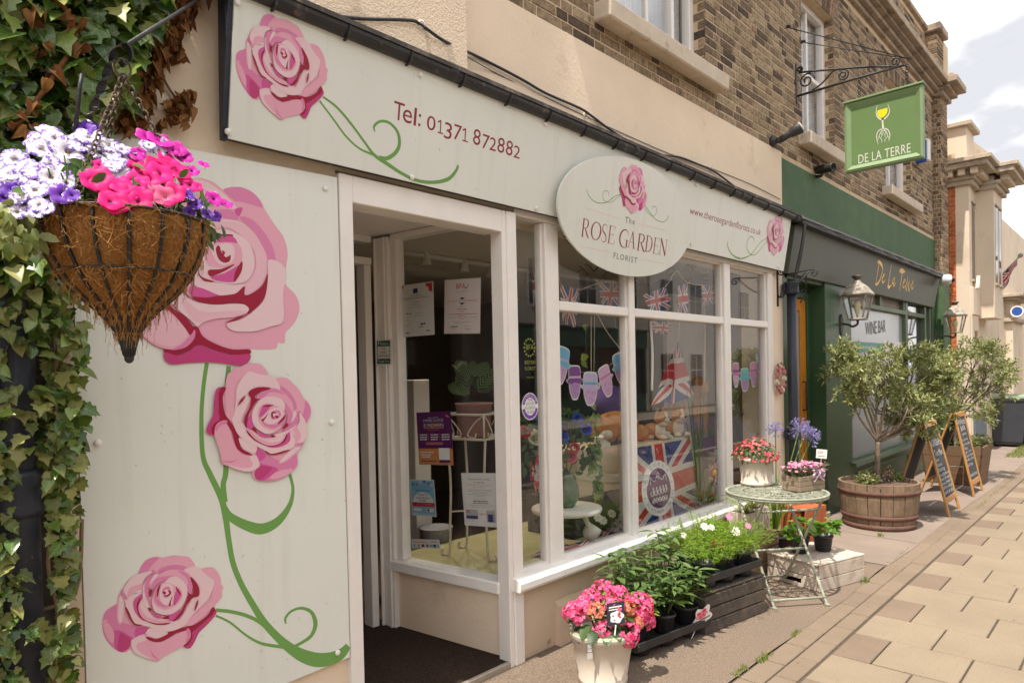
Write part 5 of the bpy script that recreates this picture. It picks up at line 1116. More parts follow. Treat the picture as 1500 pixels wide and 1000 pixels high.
b.tube(cr([WY(u,v,-.27) for u,v in ((15,190),(38,170),(55,145),(80,110),(110,60),(100,20),(70,-10))],4,False),.007,6)
tag(b.build('withered_strand',m_dead,iv_p),kind='stuff')
# ================================================================ hanging basket
HY = -.80; hc = WY(183,325,HY); HR = .180
t = root('hanging_basket',(hc.x,HY,hc.z - .33),'cone shaped hanging basket with brown coir lining and black wire ribs','hanging basket')
PROF = [(1.0,.0),(.99,-.03),(.968,-.055),(.905,-.09),(.79,-.129),(.69,-.155),(.57,-.178),(.45,-.198),(.345,-.216),(.24,-.238),(.135,-.266),(.08,-.295),(.055,-.318)]
n = NT('coir_liner'); f1 = n.noise(60,6,.8,stretch=(1,1,.5),dist=2.5); f2 = n.noise(220,3,.7,dist=1.5)
c = n.ramp(f1,(.3,(.20,.072,.016)),(.5,(.42,.18,.048)),(.72,(.60,.32,.11))); c = n.mix(n.ramp(f2,(.35,(.45,.45,.45)),(.55,(0,0,0))),c,(.16,.06,.016))
m_coir = n.bsdf(c,.95,0,n.bump(f2,1.0,.01),.15)
b = MB(); nk = 72; V = []
for r_,z in PROF:
    for k in range(nk):
        a = 2 * math.pi * k / nk; g_ = abs(math.sin((a - .13) * 8)) ** .5; rr = HR * r_ * (.94 + .06 * g_) + R.uniform(-.0015,.0015); V.append((hc.x + rr * math.cos(a),HY + rr * math.sin(a),hc.z + z))
b.add(V,[(i * nk + k,i * nk + (k + 1) % nk,(i + 1) * nk + (k + 1) % nk,(i + 1) * nk + k) for i in range(len(PROF) - 1) for k in range(nk)],smooth=True)
b.build('coir_liner',m_coir,t)
b = MB(); b.lathe([(.15,-.02),(.17,-.015)],hc,24); b.build('soil',M('potting_soil',(.028,.02,.015),1,.4,40,.8,90),t)
wr = MB()
for k in range(16):
    a = 2 * math.pi * k / 16 + .13
    wr = MB(); wr.tube([(hc.x + HR * r_ * .985 * math.cos(a),HY + HR * r_ * .985 * math.sin(a),hc.z + z) for r_,z in PROF],.0040,6); wr.build('wire_rib',m_black,t)
for r_,z in ((1.0,.0),(.80,-.128)): b = MB(); b.tube([(hc.x + HR * r_ * math.cos(a),HY + HR * r_ * math.sin(a),hc.z + z) for a in [k * math.pi / 24 for k in range(49)]],.0036 if z == 0 else .0026,6,cap=False); b.build('wire_ring',m_black,t)
b = MB(); b.ell((hc.x,HY,hc.z - .325),(.011,.011,.013)); b.lathe([(.022,.045),(.012,0)],(hc.x,HY,hc.z - .322),10); b.build('finial',m_black,t)
b = MB(); m_fib = flat('coir_fibre',(.40,.21,.075),.9,.1)
for _ in range(1900):
    a = R.uniform(0,6.283); k = R.random(); i = min(int(k * (len(PROF) - 2)),len(PROF) - 2); r_,z = PROF[i]; P = []
    d = R.gauss(0,.5); l = R.uniform(.012,.05); az = R.uniform(-1,1)
    for j in range(5): aa = a + az * l * j / 4 / .15 + .04 * math.sin(j + a * 9); rr = HR * r_ + .0015 + .006 * R.random(); P.append((hc.x + rr * math.cos(aa),HY + rr * math.sin(aa),hc.z + z + d * l * j / 4 - .004 * j * R.random()))
    b.tube(P,.0003 + .0004 * R.random(),3,cap=False,smooth=False)
tag(b.build('coir_fibres',m_fib,t),kind='stuff')
hook = WY(179,72,HY)
for a in (rad(100),rad(220),rad(-20)):
    b = MB(); chain(b,hook + Vector((0,0,-.06)),(hc.x + HR * math.cos(a),HY + HR * math.sin(a),hc.z),26,.0075,.0022); b.build('chain',m_stemd,t)
b = MB(); b.tube([hook + Vector((.018 * math.cos(a),0,-.045 + .022 * math.sin(a))) for a in [k * math.pi / 8 for k in range(17)]],.0025,6,cap=False); b.build('ring',m_stemd,t)
# bracket: flat bar with a curled end, stay rod back to the wall
t = root('basket_bracket',(.62,-.4,2.3),'dark wrought iron bracket with twisted bar and curled hook holding the hanging basket','bracket')
def px_d(u,v,y): return WY(u,v,y)
k_ = WY(120,109,HY); e_ = WY(176,66,HY)
b = MB(); P = [k_,k_ + (e_ - k_) * .5,e_,e_ + Vector((.018,0,-.006)),e_ + Vector((.022,0,-.03)),e_ + Vector((.008,0,-.048)),e_ + Vector((-.002,0,-.038))]
P = cr(P,5,False)
V = []; F = []
for p in P: V += [p + Vector((0,-.013,0)),p + Vector((0,.013,0)),p + Vector((.003,.013,.004)),p + Vector((.003,-.013,.004))]
for i in range(len(P) - 1): F += [(4 * i + j,4 * i + (j + 1) % 4,4 * i + 4 + (j + 1) % 4,4 * i + 4 + j) for j in range(4)]
b.add(V,F); b.build('hook_bar',m_black,t)
b = MB(); b.tube([k_,WY(117,125,HY),WY(110,195,HY)],.0048,8); b.build('hanger_rod',m_black,t)
b = MB(); P = [WY(170,74,HY),WY(150,120,HY),WY(130,175,HY)]; Q = [P[0] + (P[2] - P[0]) * (i / 24) for i in range(25)]; V = []; F = []
dd = (P[2] - P[0]).normalized(); s1 = dd.orthogonal().normalized(); s2 = dd.cross(s1)
for i,p in enumerate(Q):
    a = i * .55; w1 = (s1 * math.cos(a) + s2 * math.sin(a)) * .009; w2 = (s2 * math.cos(a) - s1 * math.sin(a)) * .003; V += [p + w1 + w2,p - w1 + w2,p - w1 - w2,p + w1 - w2]
for i in range(24): F += [(4 * i + j,4 * i + (j + 1) % 4,4 * i + 4 + (j + 1) % 4,4 * i + 4 + j) for j in range(4)]
b.add(V,F); b.build('twisted_bar',m_black,t)
b = MB(); b.tube([e_ + Vector((.01,0,0)),WY(296,-4,-.02)],.0055,8); b.build('stay_rod',m_black,t)
# ---- petunias
def flower_mesh(mats,lobes=5,deep=.45,ruff=.10,lob=.09,n=30):
    q = MB(); prof = [(.07,-deep),(.13,-deep * .5),(.24,-.10),(.55,-.01),(.85,.03),(1.0,-.03)]; V = []; F = []
    for j,(r_,z) in enumerate(prof):
        for k in range(n):
            a = 2 * math.pi * k / n; w = r_ * (1 + lob * math.cos(lobes * a) * (r_ ** 2)); V.append((w * math.cos(a),w * math.sin(a),z + ruff * r_ ** 3 * math.sin(lobes * a * 1.0 + 1.2) * .6 + ruff * .5 * r_ ** 3 * math.sin(lobes * 3 * a)))
    F = [(j * n + k,j * n + (k + 1) % n,(j + 1) * n + (k + 1) % n,(j + 1) * n + k) for j in range(len(prof) - 1) for k in range(n)]
    q.add(V,F,0,True); q.add([(.10 * math.cos(a),.10 * math.sin(a),-deep * .6) for a in [k * math.pi / 4 for k in range(8)]],[tuple(range(8))],1); q.ell((0,0,-deep * .32),.05,6,4,1)
    return q.mesh('flower',mats)
def petalM(name,c1,c2,edge=None,vein=None,throat=None,thr=(.47,.56),tl=.25):
    n = NT(name); r = n.rnd(); base_ = n.ramp(r,(0,c1),(1,c2))
    o = n.tc.outputs['Object']; sp = n.n('ShaderNodeSeparateXYZ'); n.l(o,sp.inputs[0])
    rr = n.math('SQRT',n.math('ADD',n.math('MULTIPLY',sp.outputs[0],sp.outputs[0]),n.math('MULTIPLY',sp.outputs[1],sp.outputs[1])))
    mp = n.n('ShaderNodeVectorMath',operation='ADD'); n.l(o,mp.inputs[0])
    cmb = n.n('ShaderNodeCombineXYZ'); n.l(n.math('MULTIPLY',r,37.0),cmb.inputs[0]); n.l(n.math('MULTIPLY',r,91.0),cmb.inputs[1]); n.l(cmb.outputs[0],mp.inputs[1])
    c = base_
    if edge:
        f = n.noise(2.1,7,.72,vec=mp.outputs[0],dist=1.6); g = n.math('MULTIPLY_ADD',n.math('ABSOLUTE',n.math('SUBTRACT',rr,.5)),.34,n.math('SUBTRACT',f,.10))
        c = n.mix(n.ramp(g,(thr[0],(0,0,0)),(thr[1],(1,1,1))),c,edge)
    if throat: c = n.mix(n.ramp(rr,(.08,(1,1,1)),(.24,(0,0,0))),c,throat)
    if vein:
        an = n.math('ARCTAN2',sp.outputs[1],sp.outputs[0]); w = n.math('POWER',n.math('ABSOLUTE',n.math('SINE',n.math('MULTIPLY',an,12.5))),14.0); c = n.mix(n.math('MULTIPLY',w,.45),c,vein)
    m = n.bsdf(c,.55,0,None,.25); t_ = n.n('ShaderNodeBsdfTranslucent'); n.l(c,t_.inputs[0]); x = n.n('ShaderNodeMixShader'); x.inputs[0].default_value = tl
    n.l(n.b.outputs[0],x.inputs[1]); n.l(t_.outputs[0],x.inputs[2]); n.l(x.outputs[0],n.out.inputs[0]); return m
m_eye = flat('flower_eye',(.35,.28,.03),.8); m_eyed = flat('flower_eye_dark',(.06,.02,.05),.8)
p_white = petalM('petal_white_violet',(.80,.76,.80),(.84,.82,.82),edge=(.13,.035,.42),throat=(.42,.34,.22),vein=(.55,.45,.68))
p_viol = petalM('petal_violet',(.10,.02,.34),(.17,.04,.42),edge=(.62,.52,.72),thr=(.56,.62),throat=(.02,.01,.06))
p_pink = petalM('petal_hot_pink',(.78,.008,.17),(.82,.02,.27),throat=(.22,.0,.06),vein=(.62,.0,.16))
p_lpink = petalM('petal_veined_pink',(.80,.16,.34),(.82,.22,.38),throat=(.75,.55,.45),vein=(.70,.02,.2))
p_mag = petalM('petal_magenta',(.48,.01,.30),(.58,.02,.36),edge=(.82,.40,.66),thr=(.60,.66),throat=(.10,.0,.08))
fm = {k: flower_mesh([m,e_]) for k,m,e_ in (('w',p_white,m_eye),('v',p_viol,m_eyed),('p',p_pink,m_eyed),('l',p_lpink,m_eye),('m',p_mag,m_eyed))}
m_pleaf = leafM('petunia_leaf',(.05,.11,.018),(.09,.17,.035),(.15,.24,.06))
tw = root('petunia_plant',(hc.x - .08,HY,hc.z),'white and violet petunias spilling over the left of the hanging basket','flowers')
tp = root('petunia_plant',(hc.x + .08,HY,hc.z),'hot pink and magenta petunias on the right of the hanging basket','flowers')
FLW = [('w',270,290,150),('w',440,310,170),('w',575,215,160),('v',545,165,110),('w',655,320,140),('w',735,385,130),('w',755,430,130),('w',95,365,120),('w',30,430,110),('w',90,500,150),('v',75,560,110),('w',215,480,150),('w',345,460,160),('w',225,560,130),('v',395,590,120),('w',60,455,120),('w',360,225,130),('w',700,270,120),('w',160,420,120),('w',320,400,110),('w',480,250,130),('w',420,520,110),('w',250,660,100),('w',110,705,95),('w',190,700,90),('w',790,300,90),('w',620,270,110),('w',150,590,110)]
FLP = [('p',640,490,160),('p',735,560,150),('p',860,520,140),('p',895,625,160),('p',745,645,150),('l',1018,590,150),('p',1118,580,145),('p',1030,430,180),('p',1150,440,150),('p',870,400,130),('p',960,495,130),('p',1090,365,130),('m',965,225,160),('m',1140,295,130),('m',1385,620,120),('m',880,335,100),('v',1265,655,95),('v',1340,720,80),('v',1215,595,90),('w',950,285,100),('p',1195,500,120),('m',1190,350,110),('p',1230,530,100),('p',640,400,80),('m',1060,250,100),('p',820,590,110),('w',1030,310,80),('m',1240,440,90)]
for (lst,par) in ((FLW,tw),(FLP,tp)):
    for (k,x,y,w) in lst + [(k,x + R.uniform(-75,75),y + R.uniform(-55,60),w * R.uniform(.7,.95)) for k,x,y,w in lst]:
        u,v = x / 4.41,150 + y / 4.41; dx = (u - 183) * .0015; dz = (325 - v) * .0015
        yy = HY - .17 * max(0,1 - (dx / .30) ** 2) + max(0,dz - .05) * 1.0 + R.uniform(-.01,.01)
        p = WY(u,v,yy); nn = Vector((dx * 1.5 + R.gauss(-.22,.2),-1,.25 + dz * 2 + R.gauss(.1,.2)))
        m_ = lrot(nn,(R.uniform(-1,1),0,R.uniform(-1,1))); place('flower',fm[k],par,p,m_,w / 4.41 * .00150 / 2 * 1.22 * (hc.y - CAM.y + (yy - HY)) / (hc.y - CAM.y))
PLF = leaf_mesh([(0,0),(.16,.12),(.26,.4),(.2,.75),(0,1.0)],.2,.25)
for par,sx,nl in ((tw,-1,190),(tp,1,170)):
    b = MB()
    for _ in range(nl):
        dx = R.uniform(-.02,.21) * sx; dz = R.uniform(-.02,.13 - abs(dx) * .2); yy = HY - .15 * (1 - (dx / .3) ** 2) * R.random() + R.uniform(0,.12); p = Vector((hc.x + dx,yy,hc.z + dz))
        leaf_into(b,PLF,p,lrot((R.gauss(0,.6),-.7,R.gauss(.5,.4)),(R.gauss(sx * .4,.6),R.gauss(-.4,.5),R.gauss(0,.6))),R.uniform(.025,.05))
    for _ in range(26):
        dx = R.uniform(0,.15) * sx; p = Vector((hc.x + dx,HY - .09 * R.random(),hc.z)); b.tube([p,p + Vector((.08 * dx,-.02,.05)),p + Vector((.15 * dx,-.04,.10 * R.random()))],.0016,4)
    tag(b.build('foliage',m_pleaf,par),kind='stuff')
# a trailing cream flower spray below on the left
b = MB()
for _ in range(150):
    u,v = R.uniform(-20,58),R.uniform(292,360); p = WY(u,v,HY - R.uniform(-.1,.1)); leaf_into(b,PLF,p,lrot((R.gauss(0,.6),-1,R.gauss(.3,.4)),(R.gauss(0,.6),0,-.7)),R.uniform(.02,.042))
tag(b.build('trailing_foliage',leafM('variegated_leaf',(.10,.15,.03),(.22,.26,.07),(.38,.40,.18)),tw),kind='stuff')
# ================================================================ things in front of the florist
m_potc = M('cream_glazed_pot',(.58,.505,.42),.42,.06,5,.15,30,dirt=(.36,.29,.22),dscale=10,dthr=(.60,.78))
m_potg = M('weathered_pot_rim',(.30,.31,.22),.7,.2,10)
m_potb = M('black_plastic_pot',(.024,.024,.027),.4,.2,10)
m_soil = M('compost',(.05,.033,.022),1,.5,50,1.0,60)
def pot(t,c,rt,rb,h,mat,lip=.012,soil=True,n=28,name='pot'):
    c = Vector(c); b = MB(); b.lathe([(rb * .9,0),(rb,.006),(rt * .97,h - lip * 2.2),(rt + lip * .4,h - lip * 2),(rt + lip * .5,h - .004),(rt + lip * .2,h),(rt - lip * .5,h),(rt - lip * .7,h - .03),(rt * .5,h - .04)],c,n); o = b.build(name,mat,t)
    if soil: b = MB(); b.lathe([(.0,h - .026),(rt - lip * .75,h - .028)],c,18,close=False,jit=.0); b.build('soil',m_soil,t)
    return o
# ---- pink hydrangea
C0 = WZ(887,1000,0); C0 = Vector((C0.x + .02,C0.y + .03,0))
t = root('potted_hydrangea',C0,'cream pot of bright pink hydrangeas standing by the shop wall','potted plant')
b = MB(); b.lathe([(.118,0),(.126,.004),(.128,.03),(.124,.034),(.160,.236),(.172,.245),(.174,.27),(.168,.278),(.155,.278),(.150,.25),(.05,.25)],C0,36); b.build('pot',m_potc,t)
b = MB(); b.lathe([(.1745,.262),(.170,.280),(.155,.281),(.150,.26)],C0,36,close=False); b.build('pot_rim',m_potg,t)
m_hyd = leafM('hydrangea_floret',(.70,.05,.20),(.80,.13,.33),(.84,.30,.46),.6,.25,.2); m_hydo = leafM('hydrangea_floret_faded',(.70,.14,.16),(.72,.28,.18),(.62,.40,.16),.6,.25,.2)
def floret_head(par,c,r,mat,nrm):
    b = MB(); c = Vector(c); nrm = Vector(nrm).normalized(); n_ = int(46 * (r / .06) ** 1.4) + 14
    for i in range(n_):
        d = Vector((R.gauss(0,1),R.gauss(0,1),R.gauss(0,1))).normalized()
        if d.dot(nrm) < -.25: d = -d
        p = c + d * r * R.uniform(.82,1.02); X = d.orthogonal().normalized(); Y = d.cross(X); a = R.uniform(0,1.57); X,Y = X * math.cos(a) + Y * math.sin(a),Y * math.cos(a) - X * math.sin(a); s = R.uniform(.0115,.0165)
        for k in range(4):
            U = X * math.cos(k * 1.5708) + Y * math.sin(k * 1.5708); Wd = d.cross(U)
            b.add([p,p + U * s * .55 + Wd * s * .5 + d * .003,p + U * s * 1.05 + d * R.uniform(-.004,.004),p + U * s * .55 - Wd * s * .5 + d * .003],[(0,1,2,3)])
    return b.build('flower_head',mat,par)
d0 = dep(C0 + Vector((0,0,.3))); cz = C0 + Vector((0,0,.33))
for x,y,r_,o in ((160,590,72,0),(265,525,84,0),(335,470,82,0),(425,495,74,0),(550,545,86,0),(585,630,62,0),(330,690,68,0),(470,705,92,0),(290,585,62,1),(480,560,46,1),(530,640,50,1),(215,560,60,0),(400,560,70,0),(200,620,55,0),(560,600,55,0)):
    u,v = 800 + x / 4,750 + y / 4; k = (x - 350) / 260; p = WD(u,v,d0 - .10 * (1 - k * k) * (1 if y > 540 else -.3)); floret_head(t,p,r_ / 4 / 278 * .9,m_hydo if o else m_hyd,p - (C0 + Vector((0,0,.22))))
m_hleaf = leafM('hydrangea_leaf',(.03,.07,.02),(.055,.11,.03),(.09,.16,.05)); HL = leaf_mesh([(0,0),(.22,.15),(.34,.42),(.24,.76),(0,1)],.2,.3); hm = HL.mesh('leaf',m_hleaf)
for i in range(34):
    a = 2 * math.pi * i / 34 + R.uniform(-.1,.1); rr = R.uniform(.06,.13); p = C0 + Vector((rr * math.cos(a),rr * math.sin(a),R.uniform(.27,.40))); dr_ = Vector((math.cos(a),math.sin(a),R.uniform(-.4,.5))); place('leaf',hm,t,p,lrot((dr_.x * .4,dr_.y * .4,1),dr_),R.uniform(.07,.11))
b = MB()
for i in range(9): a = i * .7; b.tube([C0 + Vector((.03 * math.cos(a),.03 * math.sin(a),.25)),C0 + Vector((.09 * math.cos(a),.09 * math.sin(a),.40))],.004,5)
b.build('stem',m_hleaf,t)
# plant label and price label
m_ldark = flat('label_black',(.03,.03,.045),.4); m_lwhite = flat('label_white',(.78,.76,.72),.4); m_lpk = flat('label_flower_red',(.60,.10,.12),.5)
tg = root('plant_label',WD(902,898,d0 - .14),'dark square plant label with a flower picture in the pink hydrangea','plant label'); pl_ = Plane(WD(902,898,d0 - .15),Vector((math.cos(-.75),math.sin(-.75),.12)).normalized(),Vector((.10,.06,.99)).normalized())
pl_.n = pl_.X.cross(pl_.Y).normalized()
b = MB(); b.slab([pl_.w(-.045,-.055),pl_.w(.045,-.055),pl_.w(.045,.055),pl_.w(-.045,.055)],pl_.n * -.0015); b.build('card',m_ldark,tg)
b = MB(); b.add([pl_.w(.005 + .034 * math.cos(a) * (1 + .12 * math.cos(5 * a)),-.016 + .030 * math.sin(a) * (1 + .12 * math.cos(5 * a)),.0006) for a in [k * .2513 for k in range(25)]],[tuple(range(25))]); b.build('flower_print',m_lwhite,tg)
b = MB()
for k in range(9): x,y = R.uniform(-.015,.026),R.uniform(-.036,.0); b.add([pl_.w(x + .006 * math.cos(a),y + .005 * math.sin(a),.001) for a in [q * 1.05 for q in range(6)]],[tuple(range(6))])
b.build('petal_print',m_lpk,tg)
b = MB(); b.add([pl_.w(x,y,.0006) for x,y in ((-.035,.03),(.03,.03),(.03,.036),(-.035,.036))],[(0,1,2,3)]); b.add([pl_.w(x,y,.0006) for x,y in ((-.035,.018),(.012,.018),(.012,.023),(-.035,.023))],[(0,1,2,3)]); b.build('text_print',m_lwhite,tg)
b = MB(); b.tube([pl_.w(0,-.055,-.001),pl_.w(-.01,-.2,-.03)],.003,5); b.build('stake',m_lwhite,tg)
pv = WD(864,950,d0 - .17); tg = root('price_label',pv,'white price label hanging on the hydrangea pot','price label'); pq = Plane(pv,Vector((.80,-.60,.0)),Vector((-.16,-.12,.98)).normalized()); pq.n = pq.X.cross(pq.Y).normalized()
b = MB(); b.slab([pq.w(-.014,-.055),pq.w(.014,-.055),pq.w(.014,.03),pq.w(-.014,.03)],pq.n * -.0012); b.build('card',m_lwhite,tg)
b = MB()
for x0,y0,x1,y1 in ((-.0145,-.018,-.0125,.03),(.0125,-.018,.0145,.03),(-.0145,.028,.0145,.032),(-.0145,-.02,.0145,-.0175)): b.add([pq.w(x,y,.0006) for x,y in ((x0,y0),(x1,y0),(x1,y1),(x0,y1))],[(0,1,2,3)])
put_text(b,'£18',pq.w(-.009,.0,.0006),pq.X,pq.Y,.012); b.build('lettering',m_txtblack,tg)
# ---- tray of peonies
m_peo = leafM('peony_leaf',(.06,.115,.03),(.11,.185,.05),(.19,.27,.095)); PLE = leaf_mesh([(0,0),(.11,.18),(.17,.45),(.12,.75),(0,1)],.25,.25); pm_ = PLE.mesh('leaf',m_peo)
m_young = leafM('young_leaf',(.16,.26,.03),(.22,.33,.05),(.28,.36,.07)); ym_ = PLE.mesh('leaf',m_young)
TC = Vector((3.50,-.40,0)); tray_a = math.atan2(-.11,.66)
def tl(x,y,z): return TC + Vector((x * math.cos(tray_a) - y * math.sin(tray_a),x * math.sin(tray_a) + y * math.cos(tray_a),z))
def tray(lab,T,L,Wd,z,grp=None):
    t = root('plant_tray',T(0,0,z),lab,'plant tray','black plant trays'); b = MB()
    X = (T(1,0,0) - T(0,0,0)).normalized(); Y = (T(0,1,0) - T(0,0,0)).normalized()
    b.obox(T(0,0,z),X,Y,Zv,L / 2,Wd / 2,.004)
    b.build('base',m_potb,t); b = MB()
    for sx in (-1,1): b.obox(T(sx * L / 2,0,z + .012),X,Y,Zv,.006,Wd / 2,.024,.003)
    for sy in (-1,1): b.obox(T(0,sy * Wd / 2,z + .012),X,Y,Zv,L / 2 - .006,.006,.0238,.003)
    b.build('rim',m_potb,t)
    b = MB()
    for i in range(3):
        for sy in (-.5,.5): b.lathe([(.05,-.065),(.058,-.062),(.066,0)],T((i - 1) * L * .32,sy * Wd * .48,z),14)
    b.build('cell',m_potb,t); return t
tray('black plastic tray holding six potted peonies by the wall',tl,.66,.34,.07)
k = 0
LBP = ['leftmost front peony in the low black tray beside the hydrangea','middle front peony in the low black tray with brown stem base showing','front right peony beside the flower shaped label','tall peony at the back left of the low black tray against the wall','bushy peony in the back middle of the low black tray','tallest peony at the back right of the low tray by the dark crate']
for sy in (-1,1):
    for i in range(3):
        P0 = tl((i - 1) * .21,sy * .085,.078); t = root('potted_peony',P0,LBP[k],'potted plant','potted peonies in the black tray'); k += 1
        pot(t,P0,.072,.055,.11,m_potb,.008,n=20)
        H = (.27,.30,.30,.40,.40,.48)[k - 1]; nl = 0
        for s_i in range(7):
            a = R.uniform(0,6.28); tip = P0 + Vector((.07 * math.cos(a),.07 * math.sin(a) - (.0 if sy > 0 else .02),H * R.uniform(.72,1.0) + .06)); b0 = P0 + Vector((.02 * math.cos(a),.02 * math.sin(a),.08))
            b = MB(); b.tube([b0,(b0 + tip) / 2 + Vector((.01,-.01,0)),tip],[.0035,.003,.002],5); b.build('stem',m_peo if s_i else m_stemw,t)
            for lvl in range(3):
                q = b0 + (tip - b0) * (.45 + .275 * lvl)
                for f_ in range(5 if lvl == 2 else 4):
                    aa = a + f_ * 2 * math.pi / (5 if lvl == 2 else 4) + R.uniform(-.4,.4); dr_ = Vector((math.cos(aa),math.sin(aa) * .9,R.uniform(.05,.55))); w0 = q + dr_ * .02
                    place('leaf',ym_ if (k in (1,4) and lvl == 0) else pm_,t,w0,lrot((-dr_.x * .25 + R.gauss(0,.2),-dr_.y * .25 + R.gauss(0,.2),1),dr_),R.uniform(.075,.125) * (1.05 if lvl < 2 else .85))
# flower shaped label on a stake
p = WD(1029,903,dep(tl(.28,-.2,.2))); tg = root('flower_label',p,'white flower shaped plant label picturing a pink peony','plant label'); pf = Plane(p,Vector((.93,-.36,.08)).normalized(),Vector((.08,-.2,.97)).normalized()); pf.n = pf.X.cross(pf.Y).normalized()
b = MB(); O = [((.065 + .013 * math.cos(5 * a + .6)) * math.cos(a),(.065 + .013 * math.cos(5 * a + .6)) * math.sin(a)) for a in [i * .1257 for i in range(50)]]; b.slab([pf.w(x,y) for x,y in O],pf.n * -.0015); b.build('card',m_lwhite,tg)
b = MB()
for i in range(13):
    a = i * 2.4; r_ = .012 + .0032 * i; cx,cy = -.008 + r_ * .7 * math.cos(a),.018 + r_ * .55 * math.sin(a); b.add([pf.w(cx + .015 * math.cos(q),cy + .012 * math.sin(q),.0006 + .0001 * i) for q in [j * .7 for j in range(9)]],[tuple(range(9))],i % 2)
b.build('flower_print',[flat('peony_pink_print',(.74,.25,.33),.4),flat('peony_red_print',(.62,.06,.10),.4)],tg)
b = MB(); b.add([pf.w(x,y,.0025) for x,y in ((-.05,-.028),(.06,-.006),(.056,.0),(-.05,-.022))],[(0,1,2,3)]); put_text(b,'Peony',pf.w(-.01,-.036,.0008),(pf.X + pf.Y * .2).normalized(),pf.Y,.018); b.build('text_print',m_txtblack,tg)
b = MB(); b.tube([pf.w(-.03,-.06,-.002),pf.w(-.075,-.2,.0)],.003,5); b.build('stake',m_lwhite,tg)
# ---- crates
m_dkwood = M('dark_stained_slats',(.085,.068,.056),.85,.3,5,.6,18,stretch=(.6,6,9),dirt=(.15,.11,.085),dscale=4,dthr=(.5,.7))
m_whwood = M('whitewashed_slats',(.52,.44,.37),.85,.14,6,.5,18,stretch=(.5,6,10),dirt=(.30,.225,.17),dscale=6,dthr=(.5,.7))
m_wood = M('brown_crate_wood',(.24,.15,.085),.85,.25,5,.5,18,stretch=(.6,5,9))
def crate(name,C,ax,lx,ly,h,rows,mat,label,top=True,gap=.008,handle=False,lid=0):
    t = root(name,C,label,'crate'); C = Vector(C); X = Vector((math.cos(ax),math.sin(ax),0)); Y = Vector((-math.sin(ax),math.cos(ax),0)); hh = h / rows
    for i in range(rows):
        z = hh * (i + .5)
        for sy in (-1,1): b = MB(); b.obox(C + Y * (sy * ly / 2) + Zv * z + X * R.uniform(-.002,.002),X,Y,Zv,lx / 2,.007,hh / 2 - gap / 2,.003); b.build('slat',mat,t)
        for sx in (-1,1):
            b = MB()
            if handle and i == 0 and sx == -1:
                for s2 in (-1,1): b.obox(C + X * (sx * (lx / 2 - .008)) + Y * (s2 * (ly * .25 + .03)) + Zv * z,X,Y,Zv,.007,ly * .25 - .04,hh / 2 - gap / 2,.003)
                b.obox(C + X * (sx * (lx / 2 - .008)) + Zv * (z - hh * .34),X,Y,Zv,.0068,.075,hh * .12,0); b.obox(C + X * (sx * (lx / 2 - .008)) + Zv * (z + hh * .31),X,Y,Zv,.0068,.075,hh * .15,0)
            else: b.obox(C + X * (sx * (lx / 2 - .008)) + Zv * z,X,Y,Zv,.007,ly / 2 - .008,hh / 2 - gap / 2,.003)
            b.build('slat',mat,t)
    if top:
        n_ = 4 if lid else 3
        for i in range(n_):
            b = MB(); b.obox(C + Y * ((i + .5) / n_ - .5) * (ly + lid) + Zv * (h + .007),X,Y,Zv,lx / 2 + lid * .5,(ly + lid) / n_ / 2 - .003,.007,.003); b.build('top_board',mat,t)
    b = MB()
    for sx in (-1,1):
        for sy in (-1,1): b.obox(C + X * (sx * (lx / 2 - .025)) + Y * (sy * (ly / 2 - .018)) + Zv * h * .5,X,Y,Zv,.012,.010,h * .48)
    b.build('corner_post',mat,t); return t
ca = math.atan2(-.105,.62); CC = Vector((4.10,-.50,0)); cX = Vector((math.cos(ca),math.sin(ca),0)); cYv = Vector((-math.sin(ca),math.cos(ca),0))
crate('slatted_crate',CC,ca,.64,.32,.235,3,m_dkwood,'dark stained slatted crate supporting the tray of cosmos')
def tl2(x,y,z): return CC + cX * x + cYv * y + Zv * z
tray('black plastic tray of cosmos on top of the dark crate',tl2,.60,.30,.315)
m_cos = leafM('cosmos_foliage',(.13,.24,.015),(.19,.32,.03),(.27,.38,.05),.6,.35,.2)
t = root('cosmos_plant',tl2(0,0,.31),'bushy bright green feathery cosmos in the upper tray','potted plant')
for i in range(3):
    for sy in (-.07,.07): pot(t,tl2((i - 1) * .19,sy,.322),.068,.055,.085,m_potb,.006,n=18)
b = MB()
for i in range(520):
    x,y = R.uniform(-.30,.33),R.uniform(-.19,.19); q = tl2(x * .8,y * .8,.39); h = .26 * (1 - (x / .5) ** 2) * R.uniform(.45,1.0); tip = tl2(x * 1.12 + R.gauss(0,.03),y * 1.25 + R.gauss(0,.03),.40 + h)
    if i < 330: b.tube([q,(q + tip) / 2 + Vector((R.gauss(0,.01),R.gauss(0,.01),.01)),tip],.0011,3,cap=False)
    for _ in range(12):
        f_ = R.uniform(.35,1.05); c = q + (tip - q) * f_; d = Vector((R.gauss(0,1),R.gauss(0,1),R.gauss(.5,.8))).normalized(); s = d.orthogonal().normalized() * .0016; L = R.uniform(.016,.04); bd_ = Vector((R.gauss(0,.006),R.gauss(0,.006),-.004))
        b.add([c - s,c + s,c + d * L * .5 + s + bd_,c + d * L * .5 - s + bd_,c + d * L],[(0,1,2,3),(3,2,4)])
tag(b.build('foliage',m_cos,t),kind='stuff')
